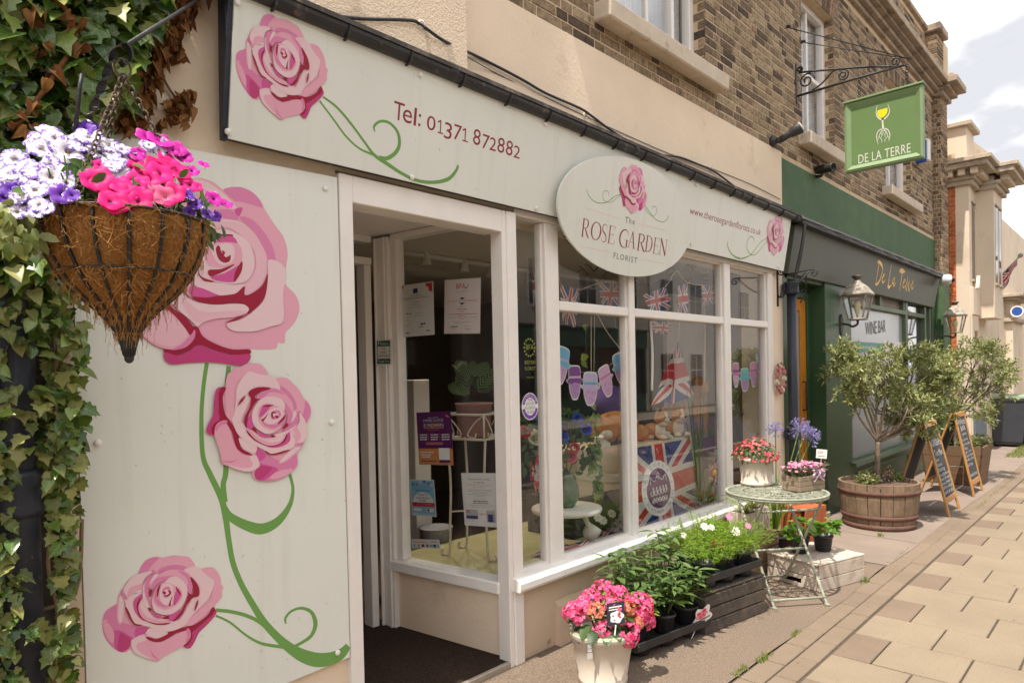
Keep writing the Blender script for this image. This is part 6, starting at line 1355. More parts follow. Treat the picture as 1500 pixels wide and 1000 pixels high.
def daisy(col,n=8):
    q = MB()
    for i in range(n):
        a = 2 * math.pi * i / n; U = Vector((math.cos(a),math.sin(a),0)); V_ = Vector((-math.sin(a),math.cos(a),0)); q.add([U * .1,U * .55 + V_ * .30 + Vector((0,0,.12)),U * 1.0 + V_ * .22 + Vector((0,0,.10)),U * 1.05 + Vector((0,0,.05)),U * 1.0 - V_ * .22 + Vector((0,0,.1)),U * .55 - V_ * .30 + Vector((0,0,.12))],[(0,1,2,3,4,5)],0)
    q.ell((0,0,.06),(.2,.2,.1),8,4,1); return q.mesh('flower',[col,m_yel])
m_dw = leafM('petal_white',(.78,.76,.72),(.82,.80,.77),(.84,.83,.8),.6,.2); m_dr = leafM('petal_cerise',(.45,.01,.05),(.55,.02,.08),(.5,.02,.1),.6,.2); m_dp = leafM('petal_pink',(.68,.14,.34),(.74,.22,.42),(.7,.2,.4),.6,.2)
dmw,dmr,dmp = daisy(m_dw),daisy(m_dr),daisy(m_dp)
dc_ = dep(tl2(0,-.1,.5))
for u,v,me,s in ((1032,771,dmw,.026),(1042,772,dmw,.022),(1077,778,dmw,.032),(1050,796,dmr,.034),(1096,770,dmp,.020),(1068,757,dmp,.022),(1001,783,dmw,.022),(1062,789,dmp,.01)): place('flower',me,t,WD(u,v,dc_ - .02),lrot((-.5,-.7,.7),(0,0,1)),s)
b = MB()
for u,v in ((1032,771),(1042,772),(1077,778),(1050,796),(1096,770),(1068,757),(1001,783)): p = WD(u,v,dc_ - .018); b.tube([p,p + Vector((.01,.03,-.14))],.0014,4)
b.build('stem',m_cos,t)
# ---- bistro table
m_tab = M('sage_green_painted_iron',(.27,.285,.22),.55,.15,14,.3,50,dirt=(.42,.40,.33),dscale=12,dthr=(.54,.68))
TB = Vector((4.775,-.635,0)); TH = .725
t = root('bistro_table',TB,'round folding bistro table in sage green metal with a pierced leaf pattern top','table')
bu = Vector((-.77,.63,0)).normalized(); bv = Vector((.6,.8,0)).normalized()
b = MB(); rr_ = .345
b.lathe([(rr_ - .02,.0),(rr_,.0),(rr_ + .003,.006),(rr_,.012),(rr_ - .02,.012),(rr_ - .02,.0)],TB + Zv * TH,48,close=False); b.lathe([(rr_ - .004,-.016),(rr_ - .001,-.016),(rr_ - .001,0),(rr_ - .004,0)],TB + Zv * TH,48,close=False); b.build('table_rim',m_tab,t)
b = MB(); b.lathe([(.0,.003),(.045,.003),(.045,.009),(0,.009)],TB + Zv * TH,20,close=False)
for r_,w in ((.075,.005),(.15,.005),(.235,.005)): b.lathe([(r_ - w,.003),(r_ + w,.003),(r_ + w,.009),(r_ - w,.009),(r_ - w,.003)],TB + Zv * TH,40,close=False)
def bar2(mb,p,q,w): mb.beam(p,q,w,.006)
for ring,(ra,rb_,n_) in enumerate(((.05,.145,10),(.155,.23,20),(.24,.326,28))):
    for i in range(n_):
        a0 = 2 * math.pi * i / n_; a1 = 2 * math.pi * (i + 1) / n_; am = (a0 + a1) / 2
        P = lambda r_,a: TB + Vector((r_ * math.cos(a),r_ * math.sin(a),TH + .006))
        rm = (ra + rb_) / 2
        for pts in ([P(ra,a0),P(rm,a0 + (a1 - a0) * .30),P(rb_,am)],[P(ra,a1),P(rm,a1 - (a1 - a0) * .30),P(rb_,am)],[P(ra,am),P(rb_,am)]):
            for p,q in zip(pts,pts[1:]): bar2(b,p,q,.006)
b.build('pierced_top',m_tab,t)
hb,hs = .20,.28
for sb in (-1,1):
    o = TB + bu * (sb * hb)
    for sv in (-1,1):
        b = MB(); foot = o + bv * (sv * hs) + bu * (sv * .012 * sb); top_ = o - bv * (sv * .22) + Zv * (TH - .01) + bu * (sv * .012 * sb); b.beam(foot + Zv * .004,top_,.016,.016,(bu.x,bu.y,0),.003); b.obox(foot + Zv * .008,bu,bv,Zv,.014,.014,.008,.003); b.build('leg',m_tab,t)
for sv in (-1,1):
    f0 = TB + bv * (sv * hs * .90) + Zv * .05; b = MB(); b.tube([f0 - bu * hb,f0 + bu * hb],.009,8); b.build('stretcher',m_tab,t)
    f1 = TB - bv * (sv * .16) + Zv * (TH - .10) if sv > 0 else TB + bv * .0 + Zv * (TH * .44); b = MB(); b.tube([f1 - bu * hb,f1 + bu * hb],.009,8); b.build('stretcher',m_tab,t)
# ---- cream pot with red flowers on the table
P0 = WZ(1108,709,TH + .012); P0.z = TH + .012
t = root('potted_busy_lizzie',P0,'cream embossed pot of small red and pink flowers on the bistro table','potted plant')
b = MB(); b.lathe([(.105,0),(.113,.005),(.115,.02),(.108,.024),(.121,.175),(.133,.180),(.134,.2),(.127,.205),(.115,.205),(.11,.18),(.02,.18)],P0,32); b.build('pot',m_potc,t)
b = MB(); mv = Vector((.35,-.93,0)); q0 = P0 + mv * .117 + Zv * .11; b.tube([q0 + Vector((mv.y * -1,mv.x,0)) * (.022 * math.cos(a)) + Zv * (.03 * math.sin(a)) + mv * .003 for a in [k * .4 for k in range(17)]],.004,5); b.build('medallion',m_potc,t)
m_sleaf = leafM('small_leaf',(.05,.085,.02),(.085,.13,.035),(.13,.18,.06)); m_redp = leafM('petal_red',(.55,.03,.05),(.62,.07,.10),(.75,.30,.35),.6,.2)
SL = leaf_mesh([(0,0),(.2,.25),(.22,.55),(0,1)],.2,.2)
def dome(t,c,rx,rz,nleaf,nfl,lm_,ml,mf,ls,fs,sq=.75):
    b = MB()
    for _ in range(nleaf):
        d = Vector((R.gauss(0,1),R.gauss(0,1),abs(R.gauss(0,1)))).normalized(); p = c + Vector((d.x * rx,d.y * rx,d.z * rz)) * R.uniform(.6,1); leaf_into(b,lm_,p,lrot(d + Vector((R.gauss(0,.4),R.gauss(0,.4),.4)),Vector((d.x,d.y,R.gauss(0,.4)))),R.uniform(.7,1.3) * ls)
    tag(b.build('foliage',ml,t),kind='stuff')
    b = MB()
    for _ in range(nfl):
        d = Vector((R.gauss(0,1),R.gauss(0,1),abs(R.gauss(0,1)))).normalized(); p = c + Vector((d.x * rx,d.y * rx,d.z * rz)) * R.uniform(.97,1.1); n_ = (d + Vector((R.gauss(0,.3),R.gauss(0,.3),.1))).normalized(); X = n_.orthogonal().normalized(); Y = n_.cross(X); s = fs * R.uniform(.7,1.25)
        for k in range(5): U = X * math.cos(k * 1.2566) + Y * math.sin(k * 1.2566); Q = n_.cross(U); b.add([p,p + U * s * .6 + Q * s * .4 + n_ * s * .15,p + U * s,p + U * s * .6 - Q * s * .4 + n_ * s * .15],[(0,1,2,3)])
    tag(b.build('flowers',mf,t),kind='stuff')
dome(t,P0 + Zv * .19,.16,.15,420,150,SL,m_sleaf,m_redp,.034,.013)
# ---- wooden box of pink dianthus with a ribbon bow
BX = WZ(1177,716,TH + .012); BX.z = TH + .012; ba = -.30; bX = Vector((math.cos(ba),math.sin(ba),0)); bY = Vector((-math.sin(ba),math.cos(ba),0))
m_box = M('grey_brown_box_wood',(.27,.205,.145),.85,.2,6,.5,20,stretch=(.6,5,10))
t = root('flower_box',BX,'small weathered wooden box planter on the bistro table','planter')
for i in range(3):
    for sy in (-1,1): b = MB(); b.obox(BX + bY * (sy * .07) + Zv * (.018 + .035 * i),bX,bY,Zv,.135,.006,.0165,.002); b.build('slat',m_box,t)
    for sx in (-1,1): b = MB(); b.obox(BX + bX * (sx * .128) + Zv * (.018 + .035 * i),bX,bY,Zv,.006,.063,.0165,.002); b.build('slat',m_box,t)
b = MB(); b.obox(BX + Zv * .08,bX,bY,Zv,.12,.062,.006); b.build('soil',m_soil,t)
t = root('dianthus',BX + Zv * .09,'mass of small pink dianthus flowers in the wooden box','flowers')
b = MB(); fl_ = MB()
for _ in range(420):
    x,y = R.uniform(-.13,.13),R.uniform(-.07,.07); q = BX + bX * x + bY * y + Zv * .085; tip = q + Vector((R.gauss(0,.02) + x * .2,R.gauss(0,.02),R.uniform(.05,.105))); b.tube([q,tip],.0015,3,cap=False)
    for _k in range(2): d = Vector((R.gauss(0,1),R.gauss(0,1),.8)).normalized(); s = d.orthogonal().normalized() * .003; c = q + (tip - q) * R.random(); b.add([c - s,c + s,c + d * .03],[(0,1,2)])
    if _ < 230:
        n_ = Vector((R.gauss(-.2,.4),R.gauss(-.3,.4),1)).normalized(); X = n_.orthogonal().normalized(); Y = n_.cross(X); s = R.uniform(.009,.014); fl_.add([tip + (X * math.cos(a) + Y * math.sin(a)) * s * (1 if k % 2 else .72) + n_ * .002 * (k % 2) for k,a in enumerate([j * .6283 for j in range(10)])],[tuple(range(10))])
tag(b.build('foliage',leafM('dianthus_leaf',(.10,.14,.05),(.15,.19,.08),(.2,.23,.12)),t),kind='stuff'); tag(fl_.build('flowers',leafM('dianthus_petal',(.58,.14,.34),(.68,.28,.44),(.74,.45,.55),.6,.2),t),kind='stuff')
bo = BX - bY * .082 + bX * .05 + Zv * .11
t = root('ribbon_bow',bo,'pale lilac ribbon bow tied on the wooden box planter','bow'); m_rib = M('lilac_ribbon',(.66,.50,.66),.35,.1,20)
b = MB()
for sg in (-1,1):
    for up_ in (.35,-.15):
        P = [bo,bo + bX * (sg * .03) + Zv * (.022 + up_ * .03),bo + bX * (sg * .058) + Zv * (up_ * .07 + .01),bo + bX * (sg * .04) + Zv * (up_ * .06 - .012),bo]; P = cr(P,4,False); V = []
        for p in P: V += [p - bY * .0,p - bY * .018 + Zv * .004]
        b.add(V,[(2 * i,2 * i + 1,2 * i + 3,2 * i + 2) for i in range(len(P) - 1)],smooth=True)
b.build('loop',m_rib,t); b = MB()
for sg in (-1,1):
    P = cr([bo,bo + bX * (sg * .03) - Zv * .03 - bY * .008,bo + bX * (sg * .055) - Zv * .045 - bY * .012],4,False); V = []
    for p in P: V += [p + bX * .008,p - bX * .008]
    b.add(V,[(2 * i,2 * i + 1,2 * i + 3,2 * i + 2) for i in range(len(P) - 1)])
b.ell(bo - bY * .008,(.011,.008,.010)); b.build('tail',m_rib,t)
pc = WD(1204,665,dep(BX) + .05); t = root('price_card',pc,'small white price card on a stick above the wooden box','price label'); pq = Plane(pc,Vector((.8,-.6,-.12)).normalized(),Vector((.12,-.04,.99)).normalized()); pq.n = pq.X.cross(pq.Y).normalized()
b = MB(); b.slab([pq.w(-.045,-.03),pq.w(.04,-.03),pq.w(.04,.035),pq.w(-.045,.035)],pq.n * -.0015); b.build('card',m_lwhite,t)
b = MB(); put_text(b,'£20',pq.w(-.034,.004,.0006),pq.X,pq.Y,.028); b.add([pq.w(x,y,.0006) for x,y in ((-.03,-.016),(.025,-.016),(.025,-.012),(-.03,-.012))],[(0,1,2,3)]); b.build('lettering',m_crim,t)
b = MB(); b.tube([pq.w(0,-.03,-.003),pq.w(-.01,-.13,-.003)],.003,5); b.build('stick',m_box,t)
# ---- agapanthus behind
AG = Vector((5.55,-.30,0)); t = root('potted_agapanthus',AG,'tall violet blue agapanthus behind the bistro table by the drainpipe','potted plant'); pot(t,AG,.13,.10,.24,m_potb,.012)
m_aga = leafM('agapanthus_petal',(.22,.20,.52),(.32,.29,.62),(.42,.40,.70),.6,.25); m_strap = leafM('strap_leaf',(.10,.19,.02),(.17,.28,.04),(.26,.36,.07))
da = dep(AG + Zv * .9)
for u,v,r_ in ((1171,628,15),(1190,640,12),(1136,630,10),(1180,633,9)):
    p = WD(u,v,da); b = MB()
    for _ in range(46):
        d = Vector((R.gauss(0,1),R.gauss(0,1),R.gauss(.3,.8))).normalized(); q = p + d * r_ / 195 * R.uniform(.6,1.15); b.tube([p,q],.0012,3,cap=False); s = d.orthogonal().normalized(); s2 = d.cross(s)
        for k in range(5): w = s * math.cos(k * 1.2566) + s2 * math.sin(k * 1.2566); b.add([q,q + d * .014 + w * .010,q + d * .022 + w * .018,q + d * .016 + (w + s2 * .6) * .008],[(0,1,2,3)])
    b.build('flower_head',m_aga,t); b = MB(); b.tube([AG + Vector((R.uniform(-.04,.04),0,.22)),(AG + p) / 2 + Vector((.02,0,.2)),p],.005,6); b.build('stem',m_strap,t)
def strap(t,base_,n_,L,w,mat,spread=.8,name='leaf'):
    for i in range(n_):
        a = R.uniform(0,6.28); d = Vector((math.cos(a),math.sin(a),0)); P = []; lk = L * R.uniform(.6,1.1); s_ = Vector((-d.y,d.x,0)) * w
        for j in range(7): f_ = j / 6; P.append(base_ + d * (spread * lk * f_) + Zv * (lk * (1.25 * f_ - 1.05 * f_ * f_ * spread)))
        b = MB(); V = []
        for j,p in enumerate(P): k = (1 - (j / 6) ** 2.2) + .02; V += [p + s_ * k,p - Zv * w * .5,p - s_ * k]
        b.add(V,[(3 * j + q,3 * j + q + 1,3 * j + q + 4,3 * j + q + 3) for j in range(6) for q in (0,1)],smooth=True); b.build(name,mat,t)
strap(t,AG + Zv * .22,14,.60,.011,m_strap,.45)
# ---- low planters and crates behind the table
DK = Vector((5.20,-.22,0)); crate('wooden_crate',DK,-.10,.42,.30,.30,3,m_wood,'brown wooden crate under the cream square planters behind the table')
for i,(x,y) in enumerate(((5.10,-.25),(5.33,-.22))):
    q = Vector((x,y,.322)); t = root('square_planter',q,('cream slatted square planter with striped grass on the brown crate','cream slatted square planter nearer the drainpipe')[i],'planter','cream square planters'); X,Y = Vector((.98,-.2,0)).normalized(),Vector((.2,.98,0)).normalized()
    for k in range(4):
        dx_,dy_ = (X,Y) if k % 2 else (Y,X); sg = 1 if k < 2 else -1
        for j in range(5): b = MB(); b.obox(q + dy_ * (sg * .085) + dx_ * ((j - 2) * .036) + Zv * .085,dx_,dy_,Zv,.0165,.006,.085,.002); b.build('slat',m_whwood,t)
    b = MB(); b.obox(q + Zv * .15,X,Y,Zv,.08,.08,.005); b.build('soil',m_soil,t)
    m_var = leafM('striped_grass_' + 'ab'[i],(.16,.24,.06),(.32,.38,.14),(.55,.56,.32)); strap(t,q + Zv * .15,20,.30,.006,m_var,1.0)
t = root('terracotta_box',(5.78,-.40,0),'orange red wooden box behind the bistro table','box'); m_ter = M('orange_red_wood',(.36,.095,.035),.7,.15,8,.3,20,stretch=(8,8,.8))
for k in range(5): b = MB(); b.obox((5.66 + k * .062,-.52 - .012 * k,.22),Vector((1,-.2,0)).normalized(),Vector((.2,1,0)).normalized(),Zv,.029,.008,.22,.003); b.build('plank',m_ter,t)
b = MB(); b.obox((5.80,-.42,.22),Vector((1,-.2,0)).normalized(),Vector((.2,1,0)).normalized(),Zv,.15,.09,.215); b.build('box_body',m_ter,t)
b = MB(); b.obox((5.80,-.43,.445),Vector((1,-.2,0)).normalized(),Vector((.2,1,0)).normalized(),Zv,.165,.12,.008,.003); b.build('lid',m_ter,t)
wa = math.atan2(-.15,.5); WC = Vector((5.0,-.84,0)) + Vector((math.cos(wa),math.sin(wa),0)) * .26 + Vector((-math.sin(wa),math.cos(wa),0)) * .22
crate('white_crate',WC,wa,.52,.44,.185,2,m_whwood,'whitewashed wooden crate lying upside down under the bistro table',lid=.02,gap=.004,handle=True)
m_bleaf = leafM('strawberry_leaf',(.07,.16,.012),(.13,.26,.02),(.23,.36,.04)); BL = leaf_mesh([(0,0),(.28,.05),(.48,.3),(.44,.62),(.24,.9),(0,.97)],.15,.25); blm = BL.mesh('leaf',m_bleaf)
for i,(u,v) in enumerate(((1178,812),(1213,809))):
    P0 = WZ(u,v,.20); P0.z = .2; P0 += Vector((.04,.05,0)); t = root('potted_seedling',P0,('bushy green plant in a black pot at the back of the white crate','bright green plant in a black pot on the street side of the white crate')[i],'potted plant','black potted green plants on the white crate'); pot(t,P0,.072,.056,.125,m_potb,.008,n=20)
    for k in range(46):
        a = R.uniform(0,6.28); d = Vector((math.cos(a),math.sin(a),R.uniform(-.1,.9))); q = P0 + Zv * .14 + Vector((d.x * .07,d.y * .07,R.uniform(0,.10))); place('leaf',blm,t,q,lrot((R.gauss(0,.3) - .15,R.gauss(0,.3) - .2,1),d),R.uniform(.05,.08))
    b = MB()
    for k in range(12): a = k * .55; b.tube([P0 + Vector((.01 * math.cos(a),.01 * math.sin(a),.10)),P0 + Vector((.06 * math.cos(a),.06 * math.sin(a),.19))],.002,4)
    b.build('stem',m_bleaf,t)
    if i: b = MB(); b.obox(P0 + Vector((.06,-.05,.17)),Vector((.7,-.7,.2)).normalized(),Vector((.7,.7,0)).normalized(),Vector((.3,-.3,.9)).normalized(),.008,.001,.06); b.build('plant_tag',m_lwhite,t)
# ================================================================ notices on the entrance window
def quad(mb,pl,x0,y0,x1,y1,k,mi=0): mb.add([pl.w(x,y,k) for x,y in ((x0,y0),(x1,y0),(x1,y1),(x0,y1))],[(0,1,2,3)],mi)
recp = Plane(RP + RN * -.037,-RD,Zv)
m_paper = flat('notice_paper',(.70,.66,.64),.6); m_paper2 = flat('certificate_paper',(.70,.60,.59),.6)
m_red = flat('red_print',(.50,.03,.05),.5); m_blue = flat('dark_blue_print',(.02,.03,.14),.5); m_ltgrey = flat('faint_print',(.36,.33,.33),.5); m_sky = flat('light_blue_print',(.19,.43,.62),.5); m_purp = flat('purple_print',(.10,.012,.11),.5); m_oran = flat('orange_print',(.60,.24,.08),.5); m_pred = flat('pale_red_print',(.45,.14,.15),.5)
NM = [m_txtblack,m_red,m_blue,m_ltgrey,m_wht,m_sky,m_purp,m_oran,m_pred]
K_,R_D,BL_,LG,WT,SK,PU,OR,PR = range(9)
def notice(px,mat,label,items,plane=None,name='notice',cat='notice'):
    pl = plane or recp; P = [pl.p(*q) for q in px]; (tl_,tr_,br_,bl_) = P
    W_ = ((tr_[0] - tl_[0]) + (br_[0] - bl_[0])) / 2; H_ = ((tl_[1] - bl_[1]) + (tr_[1] - br_[1])) / 2; cx = sum(p[0] for p in P) / 4; cy = sum(p[1] for p in P) / 4
    o = pl.w(cx,cy - H_ / 2); t = root(name,o,label,cat); X = pl.X; Y = pl.Y; tilt = ((tr_[1] - tl_[1]) + (br_[1] - bl_[1])) / 2 / W_; X = (X + Y * tilt).normalized(); Y = pl.n.cross(X)
    q = Plane(pl.w(cx,cy),X,Y); b = MB(); b.slab([q.w(-W_ / 2,-H_ / 2),q.w(W_ / 2,-H_ / 2),q.w(W_ / 2,H_ / 2),q.w(-W_ / 2,H_ / 2)],q.n * -.001); b.build('sheet',mat,t)
    b = MB(); w = MB()
    for it in items:
        if it[0] == 'q': _,x0,y0,x1,y1,c = it; quad(b,q,(x0 - .5) * W_,(.5 - y0) * H_,(x1 - .5) * W_,(.5 - y1) * H_,.0004 + .0001 * len(b.f),c)
        elif it[0] == 't':
            _,s,xc,yb,wd,h,c = it; v,f = text2d(s,1,res=1); xa = min(x for x,y in v); xb = max(x for x,y in v); yt = max(y for x,y in v)
            w.add([q.w((xc - .5) * W_ + ((x - xa) / (xb - xa) - .5) * wd * W_,(.5 - yb) * H_ + y / yt * h * H_,.0022) for x,y in v],f,c)
        elif it[0] == 'l':
            _,xc,y,wd,h,c = it; n_ = max(2,int(wd / .07)); xx = xc - wd / 2
            while xx < xc + wd / 2 - .02: e = min(xx + R.uniform(.03,.09),xc + wd / 2); quad(b,q,(xx - .5) * W_,(.5 - y) * H_,(e - .5) * W_,(.5 - y - h) * H_,.0006,c); xx = e + .012
        elif it[0] == 'p': _,pts,c = it; b.add([q.w((x - .5) * W_,(.5 - y) * H_,.0005 + .00005 * len(b.f)) for x,y in pts],[tuple(range(len(pts)))],c)
    if b.f: b.build('print',NM,t)
    if w.f: w.build('lettering',NM,t)
    return t
arc = lambda cx,cy,rx,ry,a0,a1,n=10: [(cx + rx * math.cos(a0 + (a1 - a0) * i / n),cy + ry * math.sin(a0 + (a1 - a0) * i / n)) for i in range(n + 1)]
notice([(584,419),(634,412),(637,490),(587,494)],m_paper,'white notice with red corners about taking proactive action',[('p',[(0,0),(.15,.0),(.13,.06),(.07,.08),(.05,.18),(0,.18)],R_D),('p',[(.78,.02),(.97,.02),(.97,.19),(.88,.17),(.86,.09),(.80,.08)],R_D),('q',.42,.09,.55,.18,BL_),('t','Coronavirus',.48,.235,.36,.035,K_),('t','Taking Proactive Action',.48,.285,.72,.038,K_),('l',.48,.34,.18,.012,LG),('l',.48,.39,.26,.012,LG),('l',.48,.45,.42,.01,LG),('l',.28,.55,.2,.014,K_),('l',.58,.56,.28,.01,LG),('l',.58,.61,.25,.01,LG),('l',.24,.78,.18,.01,LG),('l',.68,.76,.14,.03,K_),('l',.62,.82,.12,.015,K_),('l',.23,.92,.13,.02,K_),('l',.82,.90,.1,.02,K_)])
notice([(651,410),(703.5,407),(704,488),(651,489)],m_paper2,'pale certificate of membership headed in red lettering',[('t','BFA',.47,.175,.26,.09,R_D),('p',arc(.6,.10,.07,.08,0,2.2) + arc(.6,.10,.055,.065,2.2,0),K_),('t','ASSOCIATION',.5,.24,.36,.018,PR),('t','CERTIFICATE OF MEMBERSHIP',.5,.415,.82,.030,PR),('p',[(.42,.36),(.5,.33),(.58,.36),(.5,.375)],K_),('p',[(.42,.44),(.5,.475),(.58,.44),(.5,.43)],K_),('l',.5,.50,.16,.01,PR),('l',.5,.545,.26,.013,K_),('l',.5,.59,.14,.01,PR),('l',.53,.635,.76,.012,R_D),('l',.5,.665,.2,.01,R_D),('l',.52,.70,.78,.01,LG),('l',.5,.725,.16,.01,LG),('t','Registered member',.52,.80,.48,.018,K_),('l',.28,.86,.2,.02,K_),('l',.66,.86,.2,.01,LG),('l',.27,.91,.18,.01,LG),('l',.66,.91,.16,.018,LG)])
notice([(611,603),(661.5,603),(663,680),(613,681)],m_purp,'purple and orange summer solstice sundown event poster',[('q',0,.69,1,1,OR),('t','GREAT DUNMOW',.49,.12,.30,.020,WT),('t','SUMMER SOLSTICE',.49,.185,.58,.048,WT),('t','SUND WN',.49,.285,.58,.068,WT),('p',arc(.535,.25,.045,.032,0,6.28,14),OR),('q',.2,.295,.78,.312,OR),('t','18TH JUNE 2022',.49,.355,.32,.022,OR)] + [('l',x,y,.22,.022,WT) for x in (.18,.5,.82) for y in (.42,.465,.51)] + [('q',.25,.57,.74,.62,PR),('t','ALL PROCEEDS TO CHARITY',.495,.607,.44,.022,OR),('q',.335,.41,.34,.54,OR),('q',.665,.41,.67,.54,OR),('l',.25,.75,.4,.025,WT),('l',.22,.80,.32,.022,WT),('l',.22,.84,.26,.022,WT),('l',.3,.92,.45,.02,PU),('q',.62,.68,.93,.93,WT),('q',.62,.90,.93,.95,PU),('p',[(.86,.05),(.93,.08),(1,.14),(.95,.11),(.88,.10)],OR)])
notice([(602,702),(637,702.5),(638,756.5),(602.5,754)],m_paper,'blue and white craft and shopping fair poster with bunting',[('q',.03,.03,.97,.97,SK),('p',arc(.5,.62,.42,.28,3.14,6.283,14),WT),('t','CRAFTS',.5,.44,.42,.055,K_),('t','SHOPPING',.5,.53,.6,.055,K_),('t','FAIR',.5,.60,.3,.05,K_),('q',.03,.63,.97,.74,R_D),('l',.5,.66,.85,.03,WT),('q',.1,.79,.42,.86,WT),('q',.62,.79,.92,.88,WT),('q',.66,.80,.74,.87,K_),('l',.5,.93,.8,.015,WT),('l',.5,.29,.6,.02,BL_)] + [('p',[(x,.07 + .05 * math.sin(x * 9)),(x + .09,.07 + .05 * math.sin(x * 9)),(x + .045,.15 + .05 * math.sin(x * 9))],(BL_,R_D,WT)[i % 3]) for i,x in enumerate((.08,.24,.4,.56,.72,.86))])
notice([(677,692),(729,693),(732,772),(679,769)],m_paper,'white letter notice with two small photographs near the door post',[('t','Great Dunmow Carnival',.5,.13,.6,.032,BL_),('t','would like',.5,.19,.3,.03,BL_),('t','Would you like to become',.5,.235,.7,.022,R_D),('t','Prince or Princess',.5,.275,.34,.022,R_D)] + [('l',.5,.31 + .03 * i,w,.010,LG) for i,w in enumerate((.68,.66,.4,.7,.3))] + [('l',.5,.48,.3,.01,LG),('l',.5,.52,.4,.018,K_),('l',.5,.56,.44,.014,K_),('l',.5,.60,.7,.01,LG),('l',.5,.63,.5,.01,LG),('q',.09,.69,.42,.86,LG),('p',arc(.27,.77,.08,.06,0,6.28),SK),('q',.09,.80,.42,.86,BL_),('q',.1,.69,.2,.75,PR),('q',.66,.69,.88,.90,LG),('q',.70,.76,.84,.90,BL_),('p',arc(.77,.73,.05,.035,0,6.28),WT),('t','THANK YOU',.54,.79,.16,.04,PR)])
notice([(603,789),(644,790),(644.5,803),(603.5,802)],m_paper,'narrow white opening sticker low on the entrance window',[('l',.3,.25,.5,.12,OR),('l',.82,.2,.25,.1,PR)] + [('q',x,.55,x + .09,.85,c) for x,c in ((.05,SK),(.2,LG),(.36,BL_),(.52,PR),(.66,SK),(.78,BL_),(.89,SK))])
sanp = Plane(RP + RN * .073,-RD,Zv)
NM.append(flat('sign_dark_green',(.012,.085,.035),.45)); GR_ = 9
notice([(550.5,497),(573,497),(573.5,534),(551,535)],m_paper,'small green and white sign asking people to use hand sanitizer',[('q',.08,.05,.92,.27,GR_),('q',.08,.75,.92,.95,GR_),('q',.08,.27,.11,.75,GR_),('q',.89,.27,.92,.75,GR_),('t','Please',.5,.22,.66,.13,WT),('t','USE',.5,.40,.26,.085,K_),('t','HAND',.5,.54,.4,.085,K_),('t','SANITIZER',.5,.68,.7,.085,K_),('t','Thank You',.5,.90,.7,.10,WT)],sanp,'sanitizer_sign','sign')
# stickers on the narrow front pane
fp = Plane((0,.030,0),XX,Zv)
m_lime = flat('lime_print',(.22,.25,.04),.5); m_vio = flat('badge_violet',(.17,.06,.38),.45)
t = root('florist_sticker',fp.w(2.87,1.70),'lime green British florist sticker on the narrow pane','sticker')
def circ(pl,u,v,ru,rv,n=28): c = pl.p(u,v); r_ = pl.p(u + ru,v)[0] - c[0]; h = c[1] - pl.p(u,v + rv)[1]; return c,r_,h
c,rx,ry = circ(fp,775.5,509,8.5,14); b = MB()
for k in range(14): a = 2 * math.pi * k / 14; x,y = c[0] + rx * .9 * math.cos(a),c[1] + ry * .9 * math.sin(a); b.add([fp.w(x - .006,y - .006,.0002),fp.w(x + .006,y - .004,.0002),fp.w(x + .004,y + .007,.0002),fp.w(x - .005,y + .005,.0002)],[(0,1,2,3)])
put_text(b,'BFA',fp.w(c[0] - .034,c[1] - .012,.0002),XX,Zv,.045,width=.068); put_text(b,'BRITISH',fp.w(c[0] - .045,c[1] - .095,.0002),XX,Zv,.03,width=.09); put_text(b,'FLORIST',fp.w(c[0] - .045,c[1] - .13,.0002),XX,Zv,.03,width=.09); put_text(b,'ASSOCIATION',fp.w(c[0] - .03,c[1] - .175,.0002),XX,Zv,.012,width=.06); b.build('lettering',m_lime,t)
c,rx,ry = circ(fp,776.5,595,12,20); t = root('guide_badge',fp.w(c[0],c[1] - ry),'round violet and white florist guide badge on the narrow pane','sticker')
el = lambda k,lift: [fp.w(c[0] + rx * k * math.cos(a),c[1] + ry * k * math.sin(a),lift) for a in [i * .1963 for i in range(32)]]
b = MB(); b.add(el(1,.0002),[tuple(range(32))]); b.build('disc',m_wht,t)
b = MB(); A_ = el(.93,.0004); B_2 = el(.66,.0004)
for i in range(32):
    if i in (0,31,15,16): continue
    b.add([A_[i],A_[(i + 1) % 32],B_2[(i + 1) % 32],B_2[i]],[(0,1,2,3)])
b.build('ring',m_vio,t); b = MB()
for s_,y,w in (('THE',.03,.045),('GOOD',.008,.07),('FLORIST',-.016,.085),('GUIDE',-.04,.06)): put_text(b,s_,fp.w(c[0] - w / 2,c[1] + y,.0006),XX,Zv,.024,width=w)
b.build('lettering',m_txtgrey,t)
def ringtext(mb,pl,s,c,rx,ry,a0,a1,size,lift,flip=1):
    n_ = len(s)
    for i,ch in enumerate(s):
        if ch == ' ': continue
        a = a0 + (a1 - a0) * (i + .5) / n_; p = pl.w(c[0] + rx * math.cos(a),c[1] + ry * math.sin(a),lift); tx = pl.X * (-math.sin(a)) + pl.Y * math.cos(a); tx = -tx * flip; ny = pl.n.cross(tx); put_text(mb,ch,p - tx * size * .25,tx,ny,size,align='LEFT')
b = MB(); ringtext(b,fp,'LISTED IN THE',c,rx * .74,ry * .74,rad(160),rad(20),.016,.0008); b.build('ring_lettering',m_wht,t)
# ================================================================ the window display
m_cloth = M('yellow_green_cloth',(.44,.41,.22),.8,.15,7,.3,25)
b = MB(); b.box((2.74,.085,.02),(6.25,1.15,.40),.01); b.thing('display_platform',m_cloth,'low display platform under a yellow green cloth behind the windows','platform')
def WU(u,v,d): return WY(u,v,d)
